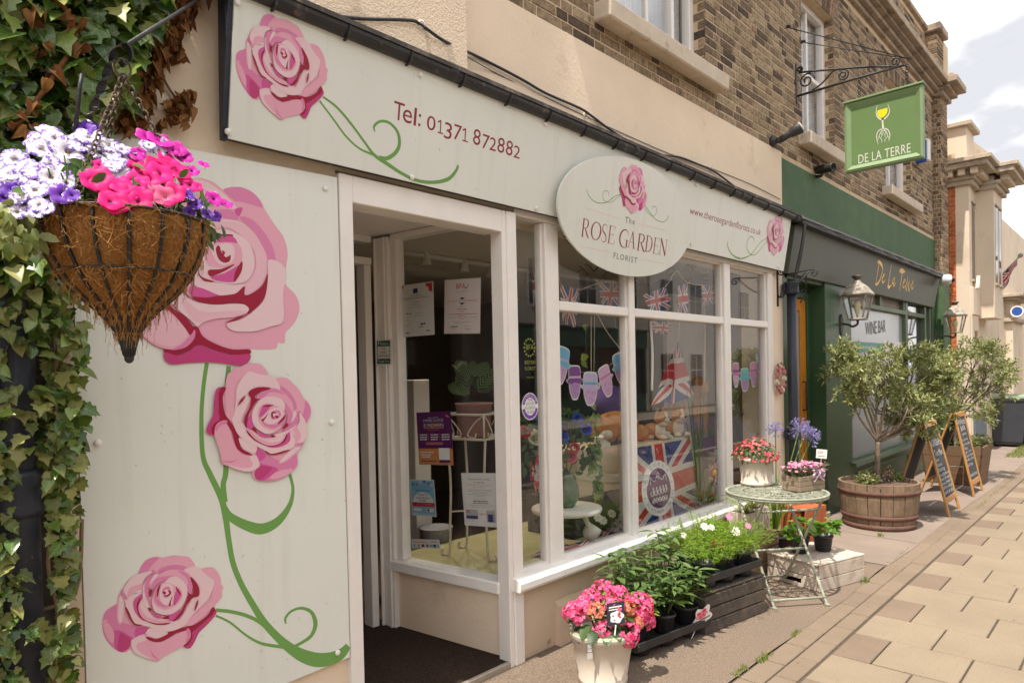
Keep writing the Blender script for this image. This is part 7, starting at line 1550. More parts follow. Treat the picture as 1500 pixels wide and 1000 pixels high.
# spot lights on a ceiling track
t = root('track_light',WY(670,385,1.5),'white ceiling track with cone spotlights inside the shop','ceiling light')
r0,r1 = WY(590,352,1.5),WY(742,392,1.5); r0.z = r1.z = 2.52
m_spotw = flat('spot_white',(.55,.52,.48),.4); m_lit = NT('lit_lamp_face').bsdf((.9,.8,.6),.5,0,None,.2,0,((1,.82,.55),9))
b = MB(); b.beam(r0,r1 + Vector((1.6,0,0)),.035,.03); b.build('track',m_spotw,t)
TL = []
for u,v in ((623.5,378),(679,389),(719,397)):
    p = WY(u,v,1.5); LTP = p; q = MB(); q.lathe([(.016,.07),(.02,.05),(.034,.02),(.045,-.05),(.04,-.052)],p,14); q.tube([p + Zv * .06,(p.x,p.y,2.52)],.008,6); o = q.build('spotlight',m_spotw,t); q = MB(); q.lathe([(.0,-.049),(.040,-.0495)],p,14,close=False); q.build('lamp_face',m_lit,o); TL.append(p)
def lamp_light(p,e,aim,par):
    l = bpy.data.lights.new('spot_beam','SPOT'); l.energy = e; l.color = (1,.82,.6); l.spot_size = rad(110); l.spot_blend = .7; l.shadow_soft_size = .03
    o = bpy.data.objects.new('spot_beam',l); COL.objects.link(o); o.location = p + Vector((0,0,-.06)); o.rotation_euler = Vector(aim).to_track_quat('-Z','Y').to_euler()
for u,v in ((1028,405),(1080,412),(1066,420),(1115,415)):
    p = WY(u,v,.9); t = root('ceiling_spot',(p.x,p.y,p.z),{1028: 'small lit ceiling spot at the right end of the wide upper pane',1080: 'lit ceiling spot nearest the mullion in the right hand upper pane',1066: 'lit ceiling spot partly hidden by the right mullion',1115: 'lit ceiling spot at the far end of the right hand upper pane'}[u],'ceiling light','ceiling spots over the display'); q = MB(); q.lathe([(.03,.05),(.035,0),(.02,-.004)],p,12); q.tube([p,(p.x,p.y,2.54)],.006,5); q.build('housing',m_spotw,t); q = MB(); q.lathe([(.0,-.006),(.028,-.007)],p,12,close=False); q.build('lamp_face',m_lit,t); lamp_light(p,42,(-.55 - .12 * (u - 1028) / 30,-.35,-1),t)
for p in TL: lamp_light(p,26,(.15,-.45,-1),None)
# white post, bottle, grey basket, plant stand with calathea
p = WY(611,556,1.45); b = MB(); b.box((p.x - .075,1.40,.02),(p.x + .075,1.50,p.z),.004); b.thing('white_post',m_white,'white square post standing inside behind the entrance window','post')
p = WY(598,640,1.6); p.z = WY(598,655,1.6).z; t = root('sanitizer_bottle',p,'clear pump bottle just inside the entrance window','bottle'); b = MB(); b.lathe([(.03,0),(.034,.01),(.034,.12),(.015,.15),(.012,.16)],p,14); b.build('body',flat('bottle_blue_clear',(.30,.36,.42),.2),t); b = MB(); b.tube([p + Zv * .16,p + Zv * .2,p + Vector((-.04,0,.2))],.007,6); b.build('pump',m_spotw,t)
p = WY(640,812,1.25); b = MB()
b.lathe([(.10,.02),(.12,.20),(.125,.205),(.11,.2)],(p.x,1.25,p.z),20); b.thing('grey_basket',M('grey_weave',(.30,.31,.35),.9,.3,60,.8,80),'grey woven basket on the floor behind the entrance window','basket')
m_wire = M('cream_wire',(.62,.56,.44),.5,.08,20)
SP = Vector((2.98,.42,.40)); SP = WZ(699,812,.40); SP.z = .40
t = root('plant_stand',SP,'cream scrolled wire plant stand behind the entrance window','plant stand')
sX = Vector((.25,-.97,0)).normalized(); sY = Vector((.97,.25,0)); topz = WY(700,640,SP.y).z; H_ = topz - .40
hw = .13
for sx in (-1,1):
    for sy in (-1,1):
        o = SP + sX * (sx * hw) + sY * (sy * hw * .8); out = (sX * sx).normalized(); P = [o + out * .07 + Zv * .045,o + out * .085 + Zv * .02,o + out * .06 + Zv * .006,o + out * .02 + Zv * .03,o + out * .01 + Zv * (H_ * .3),o - out * .0 + Zv * (H_ * .6),o + out * .015 + Zv * H_]
        b = MB(); b.tube(cr(P,5,False),.0085,6); b.build('leg',m_wire,t)
b = MB()
for z in (H_,H_ + .16):
    c4 = [SP + sX * (sx * (hw + .02)) + sY * (sy * (hw * .8 + .02)) + Zv * z for sx,sy in ((-1,-1),(1,-1),(1,1),(-1,1))]
    for i in range(4): b.tube([c4[i],c4[(i + 1) % 4]],.009,6)
for i in range(4):
    A0 = [SP + sX * (sx * (hw + .02)) + sY * (sy * (hw * .8 + .02)) for sx,sy in ((-1,-1),(1,-1),(1,1),(-1,1))]; p,q = A0[i],A0[(i + 1) % 4]; b.tube([p + Zv * H_,p + Zv * (H_ + .16)],.007,6); d = (q - p)
    b.tube(cr([p + d * .03 + Zv * (H_ + .15),p + d * .22 + Zv * (H_ + .11),p + d * .42 + Zv * (H_ + .03),p + d * .25 + Zv * (H_ + .01),p + d * .2 + Zv * (H_ + .04)],4,False),.005,5); b.tube(cr([q - d * .03 + Zv * (H_ + .15),q - d * .22 + Zv * (H_ + .11),q - d * .42 + Zv * (H_ + .03),q - d * .25 + Zv * (H_ + .01),q - d * .2 + Zv * (H_ + .04)],4,False),.005,5)
b.build('basket_rail',m_wire,t); b = MB()
for z in (H_ * .38,): b.tube([SP + sX * hw + sY * hw * .8 + Zv * z,SP - sX * hw - sY * hw * .8 + Zv * z],.006,5); b.tube([SP - sX * hw + sY * hw * .8 + Zv * z,SP + sX * hw - sY * hw * .8 + Zv * z],.006,5)
b.build('cross_brace',m_wire,t)
PT = SP + Zv * (H_ + .01); t = root('potted_calathea',PT,'striped leaf calathea in a dusky pink pot on the wire stand','potted plant'); pot(t,PT,.125,.105,.22,M('dusky_pink_pot',(.30,.15,.14),.7,.1,10),.006)
n = NT('calathea_leaf'); o_ = n.tc.outputs['Object']; sp_ = n.n('ShaderNodeSeparateXYZ'); n.l(o_,sp_.inputs[0]); w = n.math('SINE',n.math('ADD',n.math('MULTIPLY',sp_.outputs[1],42.0),n.math('MULTIPLY',n.math('ABSOLUTE',sp_.outputs[0]),-40.0))); m_cal = n.bsdf(n.ramp(w,(.35,(.015,.04,.012)),(.62,(.16,.26,.09))),.4,0,None,.4)
cal = leaf_mesh([(0,0),(.22,.12),(.34,.40),(.30,.70),(.12,.93),(0,1)],.12,.35).mesh('leaf',m_cal)
for i in range(22):
    a = R.uniform(0,6.28); d = Vector((math.cos(a),math.sin(a),R.uniform(.2,1.1))).normalized(); place('leaf',cal,t,PT + Zv * .22 + Vector((d.x * .06,d.y * .06,.06 + .12 * R.random())),lrot((-.8 + R.gauss(0,.4),-.5 + R.gauss(0,.3),.25),(d.x,d.y,d.z + .4)),R.uniform(.11,.17))
# stool, boxes, flags
m_stool = M('white_stool_paint',(.66,.61,.56),.5,.05,8)
def WZa(u,v,z): return WZ(u,v,z)
ST = WZ(826,812,.40); sz = WY(830,742,ST.y).z; t = root('white_stool',(ST.x,ST.y,.40),'white painted three legged stool in the window display','stool'); b = MB()
wL = WY(797,748,ST.y).x; wR = WY(861,745,ST.y).x; rS = (wR - wL) / 2; ctr = Vector(((wL + wR) / 2,ST.y,0)); b.lathe([(rS,sz - .03),(rS + .006,sz - .015),(rS,sz)],ctr,28); b.build('seat',m_stool,t)
for a in (200,320,80):
    d = Vector((math.cos(rad(a)),math.sin(rad(a)),0)); b = MB(); b.tube([ctr + d * rS * .45 + Zv * (sz - .03),ctr + d * rS * .95 + Zv * .401],[.018,.014],8); b.build('leg',m_stool,t)
m_cbox = M('cream_wrapped_box',(.58,.50,.33),.6,.07,3)
x0,x1 = WY(842,690,.48).x,WY(908,690,.48).x; z0,z1 = WY(875,722,.48).z,WY(875,655,.48).z
b = MB(); b.box((x0,.46,z0),(x1,.84,z1),.006); b.thing('cream_gift_box',m_cbox,'large cream wrapped gift box under the brown teddy in the window','box')
b = MB(); b.box((x0 - .06,.45,.402),(x1 + .02,.9,z0 - .002),.004); b.thing('dark_plinth',flat('dark_cloth',(.035,.025,.04),.9),'dark cloth covered plinth under the cream gift box','plinth')
# union flag material by UV
n = NT('union_flag_cloth'); uv = n.n('ShaderNodeUVMap'); sx_ = n.n('ShaderNodeSeparateXYZ'); n.l(uv.outputs[0],sx_.inputs[0]); X_ = n.math('MULTIPLY',n.math('SUBTRACT',sx_.outputs[0],.5),2.0); Y_ = n.math('SUBTRACT',sx_.outputs[1],.5)
aX = n.math('ABSOLUTE',X_); aY = n.math('ABSOLUTE',Y_); dg = n.math('ABSOLUTE',n.math('SUBTRACT',n.math('MULTIPLY',aX,.447),n.math('MULTIPLY',aY,.894)))
wd_ = n.math('LESS_THAN',dg,.10); rd_ = n.math('LESS_THAN',dg,.036); wc_ = n.math('LESS_THAN',n.math('MINIMUM',aX,aY),.165); rc_ = n.math('LESS_THAN',n.math('MINIMUM',aX,aY),.10)
c = n.mix(wd_,(.018,.045,.20),(.66,.62,.58)); c = n.mix(rd_,c,(.50,.025,.035)); c = n.mix(wc_,c,(.66,.62,.58)); c = n.mix(rc_,c,(.50,.025,.035)); m_flag = n.bsdf(c,.6,0,None,.25)
tr2 = n.n('ShaderNodeBsdfTranslucent'); n.l(c,tr2.inputs[0]); mx2 = n.n('ShaderNodeMixShader'); mx2.inputs[0].default_value = .3; n.l(n.b.outputs[0],mx2.inputs[1]); n.l(tr2.outputs[0],mx2.inputs[2]); n.l(mx2.outputs[0],n.out.inputs[0])
def flag_grid(fn,nu,nv,uvf=lambda a,b_: (a,b_)):
    b = MB(); b.uv = []
    for j in range(nv + 1):
        for i in range(nu + 1): a,k = i / nu,j / nv; b.v.append(tuple(fn(a,k))); b.uv.append(uvf(a,k))
    for j in range(nv):
        for i in range(nu): b.f.append((j * (nu + 1) + i,j * (nu + 1) + i + 1,(j + 1) * (nu + 1) + i + 1,(j + 1) * (nu + 1) + i)); b.mi.append(0); b.sm.append(True)
    return b
def hang_flag(pts,y,lab,amp=.012,group='paper union flags strung across the window',name='bunting_flag',tilt=.0):
    """four corner pixels TL TR BR BL on the plane y"""
    P = [WY(u,v,y) for u,v in pts]
    def fn(a,k): p = (P[3] * (1 - a) + P[2] * a) * (1 - k) + (P[0] * (1 - a) + P[1] * a) * k; return p + Vector((0,amp * math.sin(a * 5 + k * 3 + y * 40) + tilt * (1 - k),0))
    return flag_grid(fn,14,10).thing(name,m_flag,lab,'flag',group)
for pts,y,lab in (([(823,418),(848,424),(841,480),(822,470)],.13,'union flag bunting just below the oval sign beside the white mullion'),([(880,415),(908,414),(908,450),(880,446)],.14,'broad union flag bunting under the lower edge of the oval sign'),([(944,431),(974,420),(982,452),(950,458)],.12,'tilted union flag bunting in the wide upper pane left of centre'),([(995,418),(1007,414),(1006,460),(991,460)],.12,'narrow faded union flag bunting in the middle of the wide upper pane'),([(1030,418),(1050,420),(1047,446),(1028,448)],.12,'dark union flag bunting at the right of the wide upper pane'),([(783,390),(793,392),(793,440),(780,450)],.14,'union flag bunting edge on in the narrow front pane'),([(955,470),(985,472),(980,490),(960,488)],.16,'small union flag bunting just under the transom')): hang_flag(pts,y,lab)
def string(px,y,lab,r=.003,mat=None):
    b = MB(); b.tube(cr([WY(u,v,y) for u,v in px],4,False),r,5); b.thing('ribbon_string',mat or m_cbox,lab,'string')
string([(818,400),(823,418),(848,424),(862,420),(880,414),(908,413),(925,420)],.14,'pale string carrying the bunting below the oval sign')
string([(944,431),(974,420),(986,402),(993,398),(1007,414),(1030,418),(1052,420)],.13,'pale string carrying the bunting in the wide upper pane')
string([(876,462),(892,490),(915,518)],.12,'pale ribbon slanting down behind the left display pane'); string([(866,463),(866,545)],.13,'pale vertical ribbon hanging over the paper faces'); string([(871,463),(870,548)],.135,'second pale ribbon hanging beside the ivy garland',.002)
string([(953,470),(956,520),(955,572)],.12,'printed white ribbon hanging in the wide pane',.009,m_wht); string([(1033,468),(1032,560)],.14,'thin pale ribbon near the right mullion of the wide pane',.004)
# jubilee flag banner hung over a box
bx0,bx1 = WY(925,700,.34).x,WY(1020,690,.34).x; bz = WY(960,647,.30).z
b = MB(); b.box((bx0,.30,.402),(bx1 - .05,.66,bz),.006); b.thing('flag_covered_box',m_cbox,'tall box hidden by the large union flag banner','box')
TLp,TRp,BRp,BLp = WY(911,664,.27),WY(1010,638,.27),WY(1027,744,.22),WY(916,795,.25)
TLp.z = TRp.z = (TLp.z + TRp.z) / 2 + .0
def bfn(a,k):
    p = (BLp * (1 - a) + BRp * a) * (1 - k) + (TLp * (1 - a) + TRp * a) * k; p.z += -.02 * math.sin(a * 3.1) * (1 - k); return p + Vector((0,.014 * math.sin(a * 9) * (1 - k) - .01 * (1 - k),0))
def buv(a,k): return (.5 + (a - .5) * .86,.06 + .88 * k)
fb = flag_grid(bfn,36,24,buv); jb = fb.thing('jubilee_banner',m_flag,'large union flag banner with a purple jubilee emblem in the window','banner')
def bpt(a,k,lift): p = bfn(a,k); e = bfn(a + .01,k) - p; g_ = bfn(a,k + .01) - p; nn = e.cross(g_).normalized(); return p + nn * lift
def bell(ca,ck,ra,rk,k,lift,n_=36): return [bpt(ca + ra * k * math.cos(a),ck + rk * k * math.sin(a),lift) for a in [2 * math.pi * i / n_ for i in range(n_)]]
ec = (.44,.49)
for nm,k,lift,mm in (('emblem_ground',1.0,.002,m_wht),('emblem_disc',.72,.003,flat('emblem_purple',(.115,.035,.13),.5))):
    b = MB(); b.v = [tuple(p) for p in bell(*ec,.215,.325,k,lift)] + [tuple(bpt(*ec,lift + .0002))]; b.f = [(i,(i + 1) % 36,36) for i in range(36)]; b.mi = [0] * 36; b.sm = [False] * 36; o0 = base(jb); b.v = [tuple(Vector(p) - o0) for p in b.v]; o = b.build(nm,mm); o.parent = jb
def bstroke(pts,w,lift,mat,nm,parent=jb,n_=5):
    b = MB()
    for P in pts:
        L,Q = stroke2(P,[w] * len(P),n_); k = len(L); b.add([bpt(x,y,lift) for x,y in L] + [bpt(x,y,lift) for x,y in Q],[(i,i + 1,k + i + 1,k + i) for i in range(k - 1)])
    b.v = [tuple(Vector(p) - base(parent)) for p in b.v]; o = b.build(nm,mat); o.parent = parent
cs = [[(.30,.60),(.31,.70),(.34,.66),(.38,.64),(.42,.72),(.44,.76),(.46,.72),(.44,.66),(.42,.72),(.50,.64),(.53,.66),(.57,.71),(.58,.60)]]
for i in range(5): x = .32 + i * .055; cs.append([(x,.50),(x - .02,.47),(x - .01,.43),(x + .02,.44),(x + .03,.52),(x + .015,.54),(x + .02,.46)])
for i in range(5): x = .33 + i * .05; cs.append([(x - .02,.33),(x,.38),(x + .025,.36),(x + .01,.31),(x - .01,.33),(x + .03,.36)])
cs = [[(ec[0] + (x - .44) * .76,ec[1] + (y_ - .52) * .76) for x,y_ in P] for P in cs]
bstroke(cs,.007,.0042,m_wht,'emblem_script')
b = MB(); o0 = base(jb)
for s_,a0,a1,fl in (("THE QUEEN'S",rad(205),rad(-5),1),('PLATINUM JUBILEE',rad(-150),rad(-12),-1)):
    for i,ch in enumerate(s_):
        if ch == ' ': continue
        a = a0 + (a1 - a0) * (i + .5) / len(s_); q = ec[0] + .215 * .85 * math.cos(a),ec[1] + .325 * .85 * math.sin(a); p = bpt(q[0],q[1],.003); e = bpt(q[0] - .01 * math.sin(a) * fl,q[1] + .0155 * math.cos(a) * fl,.003) - p; e = -e.normalized(); nn = bpt(q[0],q[1],.01) - p; up_ = nn.normalized().cross(e); put_text(b,ch,p - e * .009 - up_ * .011 - o0,e,up_,.034)
o = b.build('emblem_lettering',m_txtgrey); o.parent = jb
# draped flag cone
ap = WY(993,500,.42)
fan = [WY(952,600,.40),WY(968,588,.30),WY(986,594,.28),WY(1004,582,.32),WY(1022,577,.42)]
def ffn(a,k):
    s = a * 4; i = min(int(s),3); f_ = s - i; e = fan[i] * (1 - f_) + fan[i + 1] * f_; return e * (1 - k) + (ap + Vector((.02 * (a - .5),0,-.02 * abs(a - .5)))) * k + Vector((0,.03 * math.sin(a * 14) * (1 - k),0))
flag_grid(ffn,32,14,lambda a,k: (a,.12 + .76 * k)).thing('draped_flag',m_flag,'union flag cloth gathered to a point above the plush dogs','flag')
string([(993,500),(995,470)],.42,'cord holding up the gathered union flag',.004)
# flags laid on the platform
for (u0,v0),sx_f,lab,rz in (((815,808),.34,'small union flag lying flat behind the narrow pane',.2),((850,800),.36,'union flag lying flat under the white stool',-.15),((893,777),.34,'union flag lying flat near the white flowers',-.1),((812,790),.2,'smallest union flag lying flat at the back of the platform',.5)):
    p = WZ(u0,v0,.405); X = Vector((math.cos(rz),math.sin(rz),0)); Y = Vector((-math.sin(rz),math.cos(rz),0)); flag_grid(lambda a,k: p + X * ((a - .5) * sx_f) + Y * ((k - .5) * sx_f * .55) + Zv * (.003 + .004 * math.sin(a * 7)),12,6).thing('table_flag',m_flag,lab,'flag','flags laid on the window platform')
# paper face garland: pastel hats on violet tinted faces
m_pf = [M('violet_face_print',(.42,.23,.47),.6,.25,60),M('pale_violet_face_print',(.55,.34,.56),.6,.25,60)]; m_hats = [flat('hat_blue',(.16,.42,.62),.6),flat('hat_plum',(.20,.06,.26),.6),flat('hat_lilac',(.50,.42,.62),.6),flat('hat_pink',(.62,.38,.55),.6),flat('hat_turquoise',(.10,.42,.50),.6),flat('hat_rose',(.55,.16,.40),.6)]
m_feat = flat('face_shading_print',(.26,.12,.32),.6)
def face(u,v,w,h,y,hat,lab,tilt,fc=0):
    p = WY(u,v,y); k = WY(u + w / 2,v,y).x - WY(u - w / 2,v,y).x; hh = WY(u,v - h / 2,y).z - WY(u,v + h / 2,y).z; X = Vector((math.cos(tilt),0,math.sin(tilt))); Y = Vector((-math.sin(tilt),0,math.cos(tilt))); q = Plane(p,X,Y); q.n = Vector((0,-1,0))
    t = root('paper_mask',q.w(0,-hh / 2),lab,'paper mask','paper faces with hats strung in the window'); S = lambda a,b_: (a * k,b_ * hh)
    hat_o = [(-.5,.02),(-.52,.10),(-.40,.12),(-.38,.38),(-.28,.48),(0,.5),(.28,.48),(.38,.38),(.40,.12),(.52,.10),(.5,.02),(.3,-.04),(0,.0),(-.3,-.04)]; face_o = [(-.34,.02),(-.34,-.2),(-.26,-.36),(-.16,-.48),(0,-.5),(.16,-.48),(.26,-.36),(.34,-.2),(.34,.02),(0,.06)]
    for nm,O,m_,lift,sc in (('card',face_o,m_wht,0,1.10),('card',hat_o,m_wht,.0,1.08),('face_print',face_o,m_pf[fc],.001,1),('hat_print',hat_o,m_hats[hat],.0014,1)):
        b = MB(); P = cr([(x * sc,y_ * sc) for x,y_ in O],4); b.slab([q.w(*S(x,y_),lift) for x,y_ in P],(0,.0008,0)); b.build(nm,m_,t)
    b = MB()
    for ex in (-.13,.13): b.add([q.w(*S(ex + .055 * math.cos(a),-.12 + .014 * math.sin(a)),.0024) for a in [i * .785 for i in range(8)]],[tuple(range(8))])
    b.add([q.w(*S(x,y_),.0024) for x,y_ in ((-.12,-.30),(0,-.315),(.12,-.30),(0,-.335))],[(0,1,2,3)]); b.build('feature_print',m_feat,t)
    b = MB(); b.add([q.w(*S(x,y_),.002) for x,y_ in ((-.39,.13),(.39,.13),(.39,.2),(-.39,.2))],[(0,1,2,3)]); b.build('hat_band',m_hats[(hat + 2) % 6],t)
for a in ((823,535,22,52,0,'paper face in a bright blue hat half hidden by the mullion',-.25,1),(842,560,21,47,1,'paper face in a tall plum hat',.0,0),(865,569,25,46,2,'paper face in a lilac brimmed hat, lowest of its string',-.05,1),(888,558,20,44,3,'paper face in a pale pink tilted hat',.35,1),(907,539,17,42,0,'paper face in a sky blue hat beside the middle mullion',.3,0)): face(a[0],a[1],a[2],a[3],.10,a[4],a[5],a[6],a[7])
for a in ((1078,549,11,34,5,'paper face in a rose hat in the right hand pane beside the mullion',0,1),(1091,556,14,32,4,'paper face in a turquoise hat in the right hand pane',.0,0),(1104,548,11,34,5,'paper face in a rose hat near the right end of the right hand pane',0,0),(1112,531,9,28,2,'paper face in a lilac hat at the far right end of the display',.2,0)): face(a[0],a[1],a[2],a[3],.10,a[4],a[5],a[6],a[7])
string([(817,512),(842,540),(866,546),(889,538),(914,515)],.104,'thin cord of the left string of paper faces',.0015); string([(1071,528),(1085,540),(1100,536),(1116,512)],.104,'thin cord of the right string of paper faces',.0015)
# plush toys
def plushM(name,col): n = NT(name); f = n.noise(90,4,.7); return n.bsdf(n.ramp(f,(.3,sc_(col,.7)),(.7,sc_(col,1.15))),1,0,n.bump(f,.8,.01),.1)
m_tan,m_cr,m_brn = plushM('plush_tan',(.46,.22,.08)),plushM('plush_cream',(.66,.58,.47)),plushM('plush_brown',(.47,.20,.06))
def corgi(P,yaw,lab,s=1.0):
    t = root('plush_corgi',P,lab,'soft toy','plush corgis sitting on the flag covered box'); rz = Matrix.Rotation(yaw,3,'Z'); g = lambda x,y,z: Vector(P) + rz @ Vector((x * s,y * s,z * s)); E3 = lambda a,b_,c_: (a * s,b_ * s,c_ * s)
    b = MB(); b.ell(g(0,.04,.07),E3(.065,.09,.07),14,10,0,.03,rz); b.build('body',m_tan,t)
    b = MB(); b.ell(g(0,-.035,.07),E3(.05,.05,.075),12,8,0,.03,rz)
    for sx in (-1,1): b.ell(g(.045 * sx,-.09,.022),E3(.024,.045,.022),10,6,0,.03,rz); b.ell(g(.07 * sx,.03,.022),E3(.022,.05,.022),10,6,0,.03,rz)
    b.build('chest_and_paws',m_cr,t)
    h = MB(); h.ell(g(0,-.05,.18),E3(.066,.06,.058),14,10,0,.02,rz); h = h.build('head',m_tan,t)
    b = MB(); b.ell(g(0,-.105,.165),E3(.03,.04,.024),10,8,0,.02,rz); b.ell(g(0,-.095,.205),E3(.013,.02,.035),8,6,0,0,rz); b.ell(g(0,-.07,.14),E3(.05,.045,.03),10,6,0,.02,rz); b.build('muzzle',m_cr,h)
    b = MB(); b.ell(g(0,-.145,.172),E3(.013,.01,.010),8,6); b.build('nose',m_txtblack,h)
    for sx in (-1,1):
        b = MB(); b.ell(g(.028 * sx,-.106,.195),E3(.008,.007,.009),8,6); b.build('eye',m_txtblack,h)
        b = MB(); b.slab([g(.02 * sx,-.05,.22),g(.066 * sx,-.045,.205),g(.06 * sx,-.05,.255),g(.05 * sx,-.05,.275),g(.036 * sx,-.05,.262)],rz @ Vector((0,.014 * s,0))); b.build('ear',m_tan,h)
for u,v,w_,yaw,lab,s in ((962,648,0,.5,'plush corgi turned sideways on the flag covered box',.95),(991,640,0,.05,'plush corgi facing out beside the gathered flag',1.0)):
    p = WY(u,v,.40); p.z = bz + .002; corgi(p,yaw - .55,lab,s)
p = WY(897,655,.60); p.z = z1; t = root('teddy_bear',p,'big chestnut brown teddy bear lying on the cream gift box','soft toy'); b = MB(); b.ell(p + Vector((.05,.0,.12)),(.26,.15,.13),18,12,0,.03); b.build('body',m_brn,t); b = MB(); b.ell(p + Vector((-.2,-.07,.11)),(.11,.11,.105),16,12,0,.03); b.build('head',m_brn,t)
for dx,dy in ((-.06,-.15),(.16,-.15)): b = MB(); b.ell(p + Vector((dx,dy,.07)),(.075,.085,.07),14,10,0,.03); b.build('paw',m_brn,t)
for dx in (-.27,-.14): b = MB(); b.ell(p + Vector((dx,-.06,.2)),(.04,.022,.04),10,8,0,.03); b.build('ear',m_brn,t)
b = MB(); b.ell(p + Vector((-.26,-.13,.09)),(.05,.05,.04),10,8,0,.02); b.build('muzzle',m_cr,t)
p = WY(1022,640,.62); p.z = bz - .1; t = root('plush_lion',p,'tall golden brown plush animal behind the plush corgis','soft toy'); b = MB(); b.ell(p + Vector((.0,.0,.22)),(.12,.10,.22),14,10,0,.03); b.build('body',m_tan,t); b = MB(); b.ell(p + Vector((-.03,-.03,.50)),(.10,.10,.10),14,10,0,.05); b.ell(p + Vector((-.08,-.1,.47)),(.045,.05,.04),10,8); b.build('head',m_tan,t)
b = MB(); b.box((p.x - .2,.5,.402),(p.x + .35,.8,bz - .102)); b.thing('back_plinth',m_purp,'purple draped plinth at the back of the wide pane','plinth')
# small things on the gift box and in the corner of the wide pane
p = WY(886,640,.49); p.z = z1; b = MB(); b.box(p + Vector((-.06,-.02,0)),p + Vector((.06,.06,.07))); b.slab([p + Vector((-.075,-.03,.07)),p + Vector((.075,-.03,.07)),p + Vector((0,-.03,.13))],(0,.1,0)); b.thing('paper_house',m_stool,'little white paper house on the front edge of the cream gift box','ornament')
p = WY(901,650,.49); p.z = z1; t = root('lavender_tray',p,'shallow dark tray of deep purple lavender on the cream gift box','planter'); b = MB(); b.box(p + Vector((-.09,-.03,0)),p + Vector((.09,.05,.05)),.004); b.build('tray',m_potb,t); b = MB(); leafball(b,p + Vector((0,.01,.06)),(.09,.045,.03),320,.010); tag(b.build('flowers',leafM('lavender_bloom',(.06,.03,.14),(.10,.05,.22),(.16,.09,.30)),t),kind='stuff')
p = WY(1046,692,.20); t = root('flag_rosette',p,'pleated union flag rosette near the right end of the wide pane','rosette')
def rfn(a,k): an = a * 6.283; r_ = .02 + .085 * k; return p + Vector((r_ * math.cos(an),.012 * (1 if int(a * 32 + .5) % 2 else -1) * k,r_ * 1.15 * math.sin(an)))
flag_grid(rfn,32,2,lambda a,k: (.5 + .45 * k * math.cos(a * 6.283),.5 + .45 * k * math.sin(a * 6.283))).build('pleats',m_flag,t); b = MB(); b.lathe([(.0,.014),(.028,.012),(.03,0)],p,14,close=False,X=XX,Y=Zv,Z=Vector((0,-1,0))); b.build('centre_button',m_yel,t)
for k_ in (-1,1): b = MB(); b.slab([p + Vector((.01 * k_,.01,-.05)),p + Vector((.045 * k_,.01,-.20)),p + Vector((.075 * k_,.01,-.17)),p + Vector((.03 * k_,.01,-.05))],(0,.002,0)); b.build('ribbon_tail',m_blue,t)
p = WY(1052,668,.42); b = MB(); b.lathe([(.07,-.11),(.10,-.09),(.12,0),(.125,.05),(.11,.05),(.10,.0)],p,20,jit=.02); b.box((p.x - .16,.36,.402),(p.x + .12,.56,p.z - .112)); b.thing('stone_bowl',M('grey_stone_bowl',(.30,.29,.27),.9,.2,12),'rough grey stone bowl on a block behind the flag rosette','bowl')
# roses, ivy garland, white flower pot, watering cup
def rose_bloom(c,r_,mat,par,nrm=Vector((-.4,-.8,.5))):
    b = MB(); nrm = nrm.normalized(); X = nrm.orthogonal().normalized(); Y = nrm.cross(X)
    for ring in range(4):
        n_ = (3,4,5,6)[ring]; rr = r_ * (.18,.42,.70,1.0)[ring]; hgt = r_ * (.55,.50,.35,.05)[ring]
        for k in range(n_):
            a0 = 2 * math.pi * k / n_ + ring * .6; P = []
            for j in range(5): a = a0 + (j - 2) * (1.35 * math.pi / n_) / 2.6; e = rr * (1.05 - .05 * abs(j - 2)); d = X * math.cos(a) + Y * math.sin(a); P += [c + d * e * .55 - nrm * r_ * .2,c + d * e * .95 + nrm * hgt * .7,c + d * e * 1.05 + nrm * (hgt - .06 * r_ * abs(j - 2))]
            b.add(P,[(3 * j + q,3 * j + q + 1,3 * j + q + 4,3 * j + q + 3) for j in range(4) for q in (0,1)],smooth=True)
    return b.build('rose',mat,par)
m_rw,m_rb,m_rr,m_rp = flat('rose_ivory',(.66,.62,.46),.7),flat('rose_royal_blue',(.012,.06,.40),.6),flat('rose_red',(.42,.03,.05),.7),flat('rose_pink',(.60,.10,.16),.7)
VB = ctr + Zv * (sz + .001); t = root('rose_bouquet',VB,'bouquet of royal blue, ivory and red roses in a green vase on the stool','bouquet')
b = MB(); b.lathe([(.05,0),(.085,.06),(.08,.14),(.045,.2),(.05,.22)],VB,20); b.build('vase',M('green_glass_vase',(.06,.13,.09),.15,.2,14),t)
for u,v,r_,m_ in ((785,640,15,m_rw),(768,632,12,m_rr),(785,606,13,m_rb),(800,612,12,m_rb),(832,622,14,m_rb),(859,628,12,m_rb),(836,668,13,m_rp),(842,655,10,m_rr),(800,682,12,m_rw),(826,640,10,m_rb),(846,612,10,m_rb)): rose_bloom(WY(u,v,VB.y + R.uniform(-.10,.08)),r_ / 285,m_,t)
b = MB()
for _ in range(170):
    u,v = R.uniform(768,872),R.uniform(600,695); p = WY(u,v,VB.y + R.uniform(-.05,.14)); d = Vector((R.gauss(0,1),R.gauss(0,1),R.gauss(0,1))); leaf_into(b,PLF,p,lrot((R.gauss(-.3,.5),-1,R.gauss(.2,.5)),d),R.uniform(.04,.08))
for u,v in ((785,640),(832,622),(859,628),(785,606)): b.tube([VB + Zv * .18,WY(u,v,VB.y)],.004,5)
tag(b.build('foliage',m_hleaf,t),kind='stuff')
t = root('flag_rosette',WY(783,700,.2),'spiky union flag bow hanging from the rose bouquet','bow'); c = WY(783,690,.2); b = MB(); b.uv = []
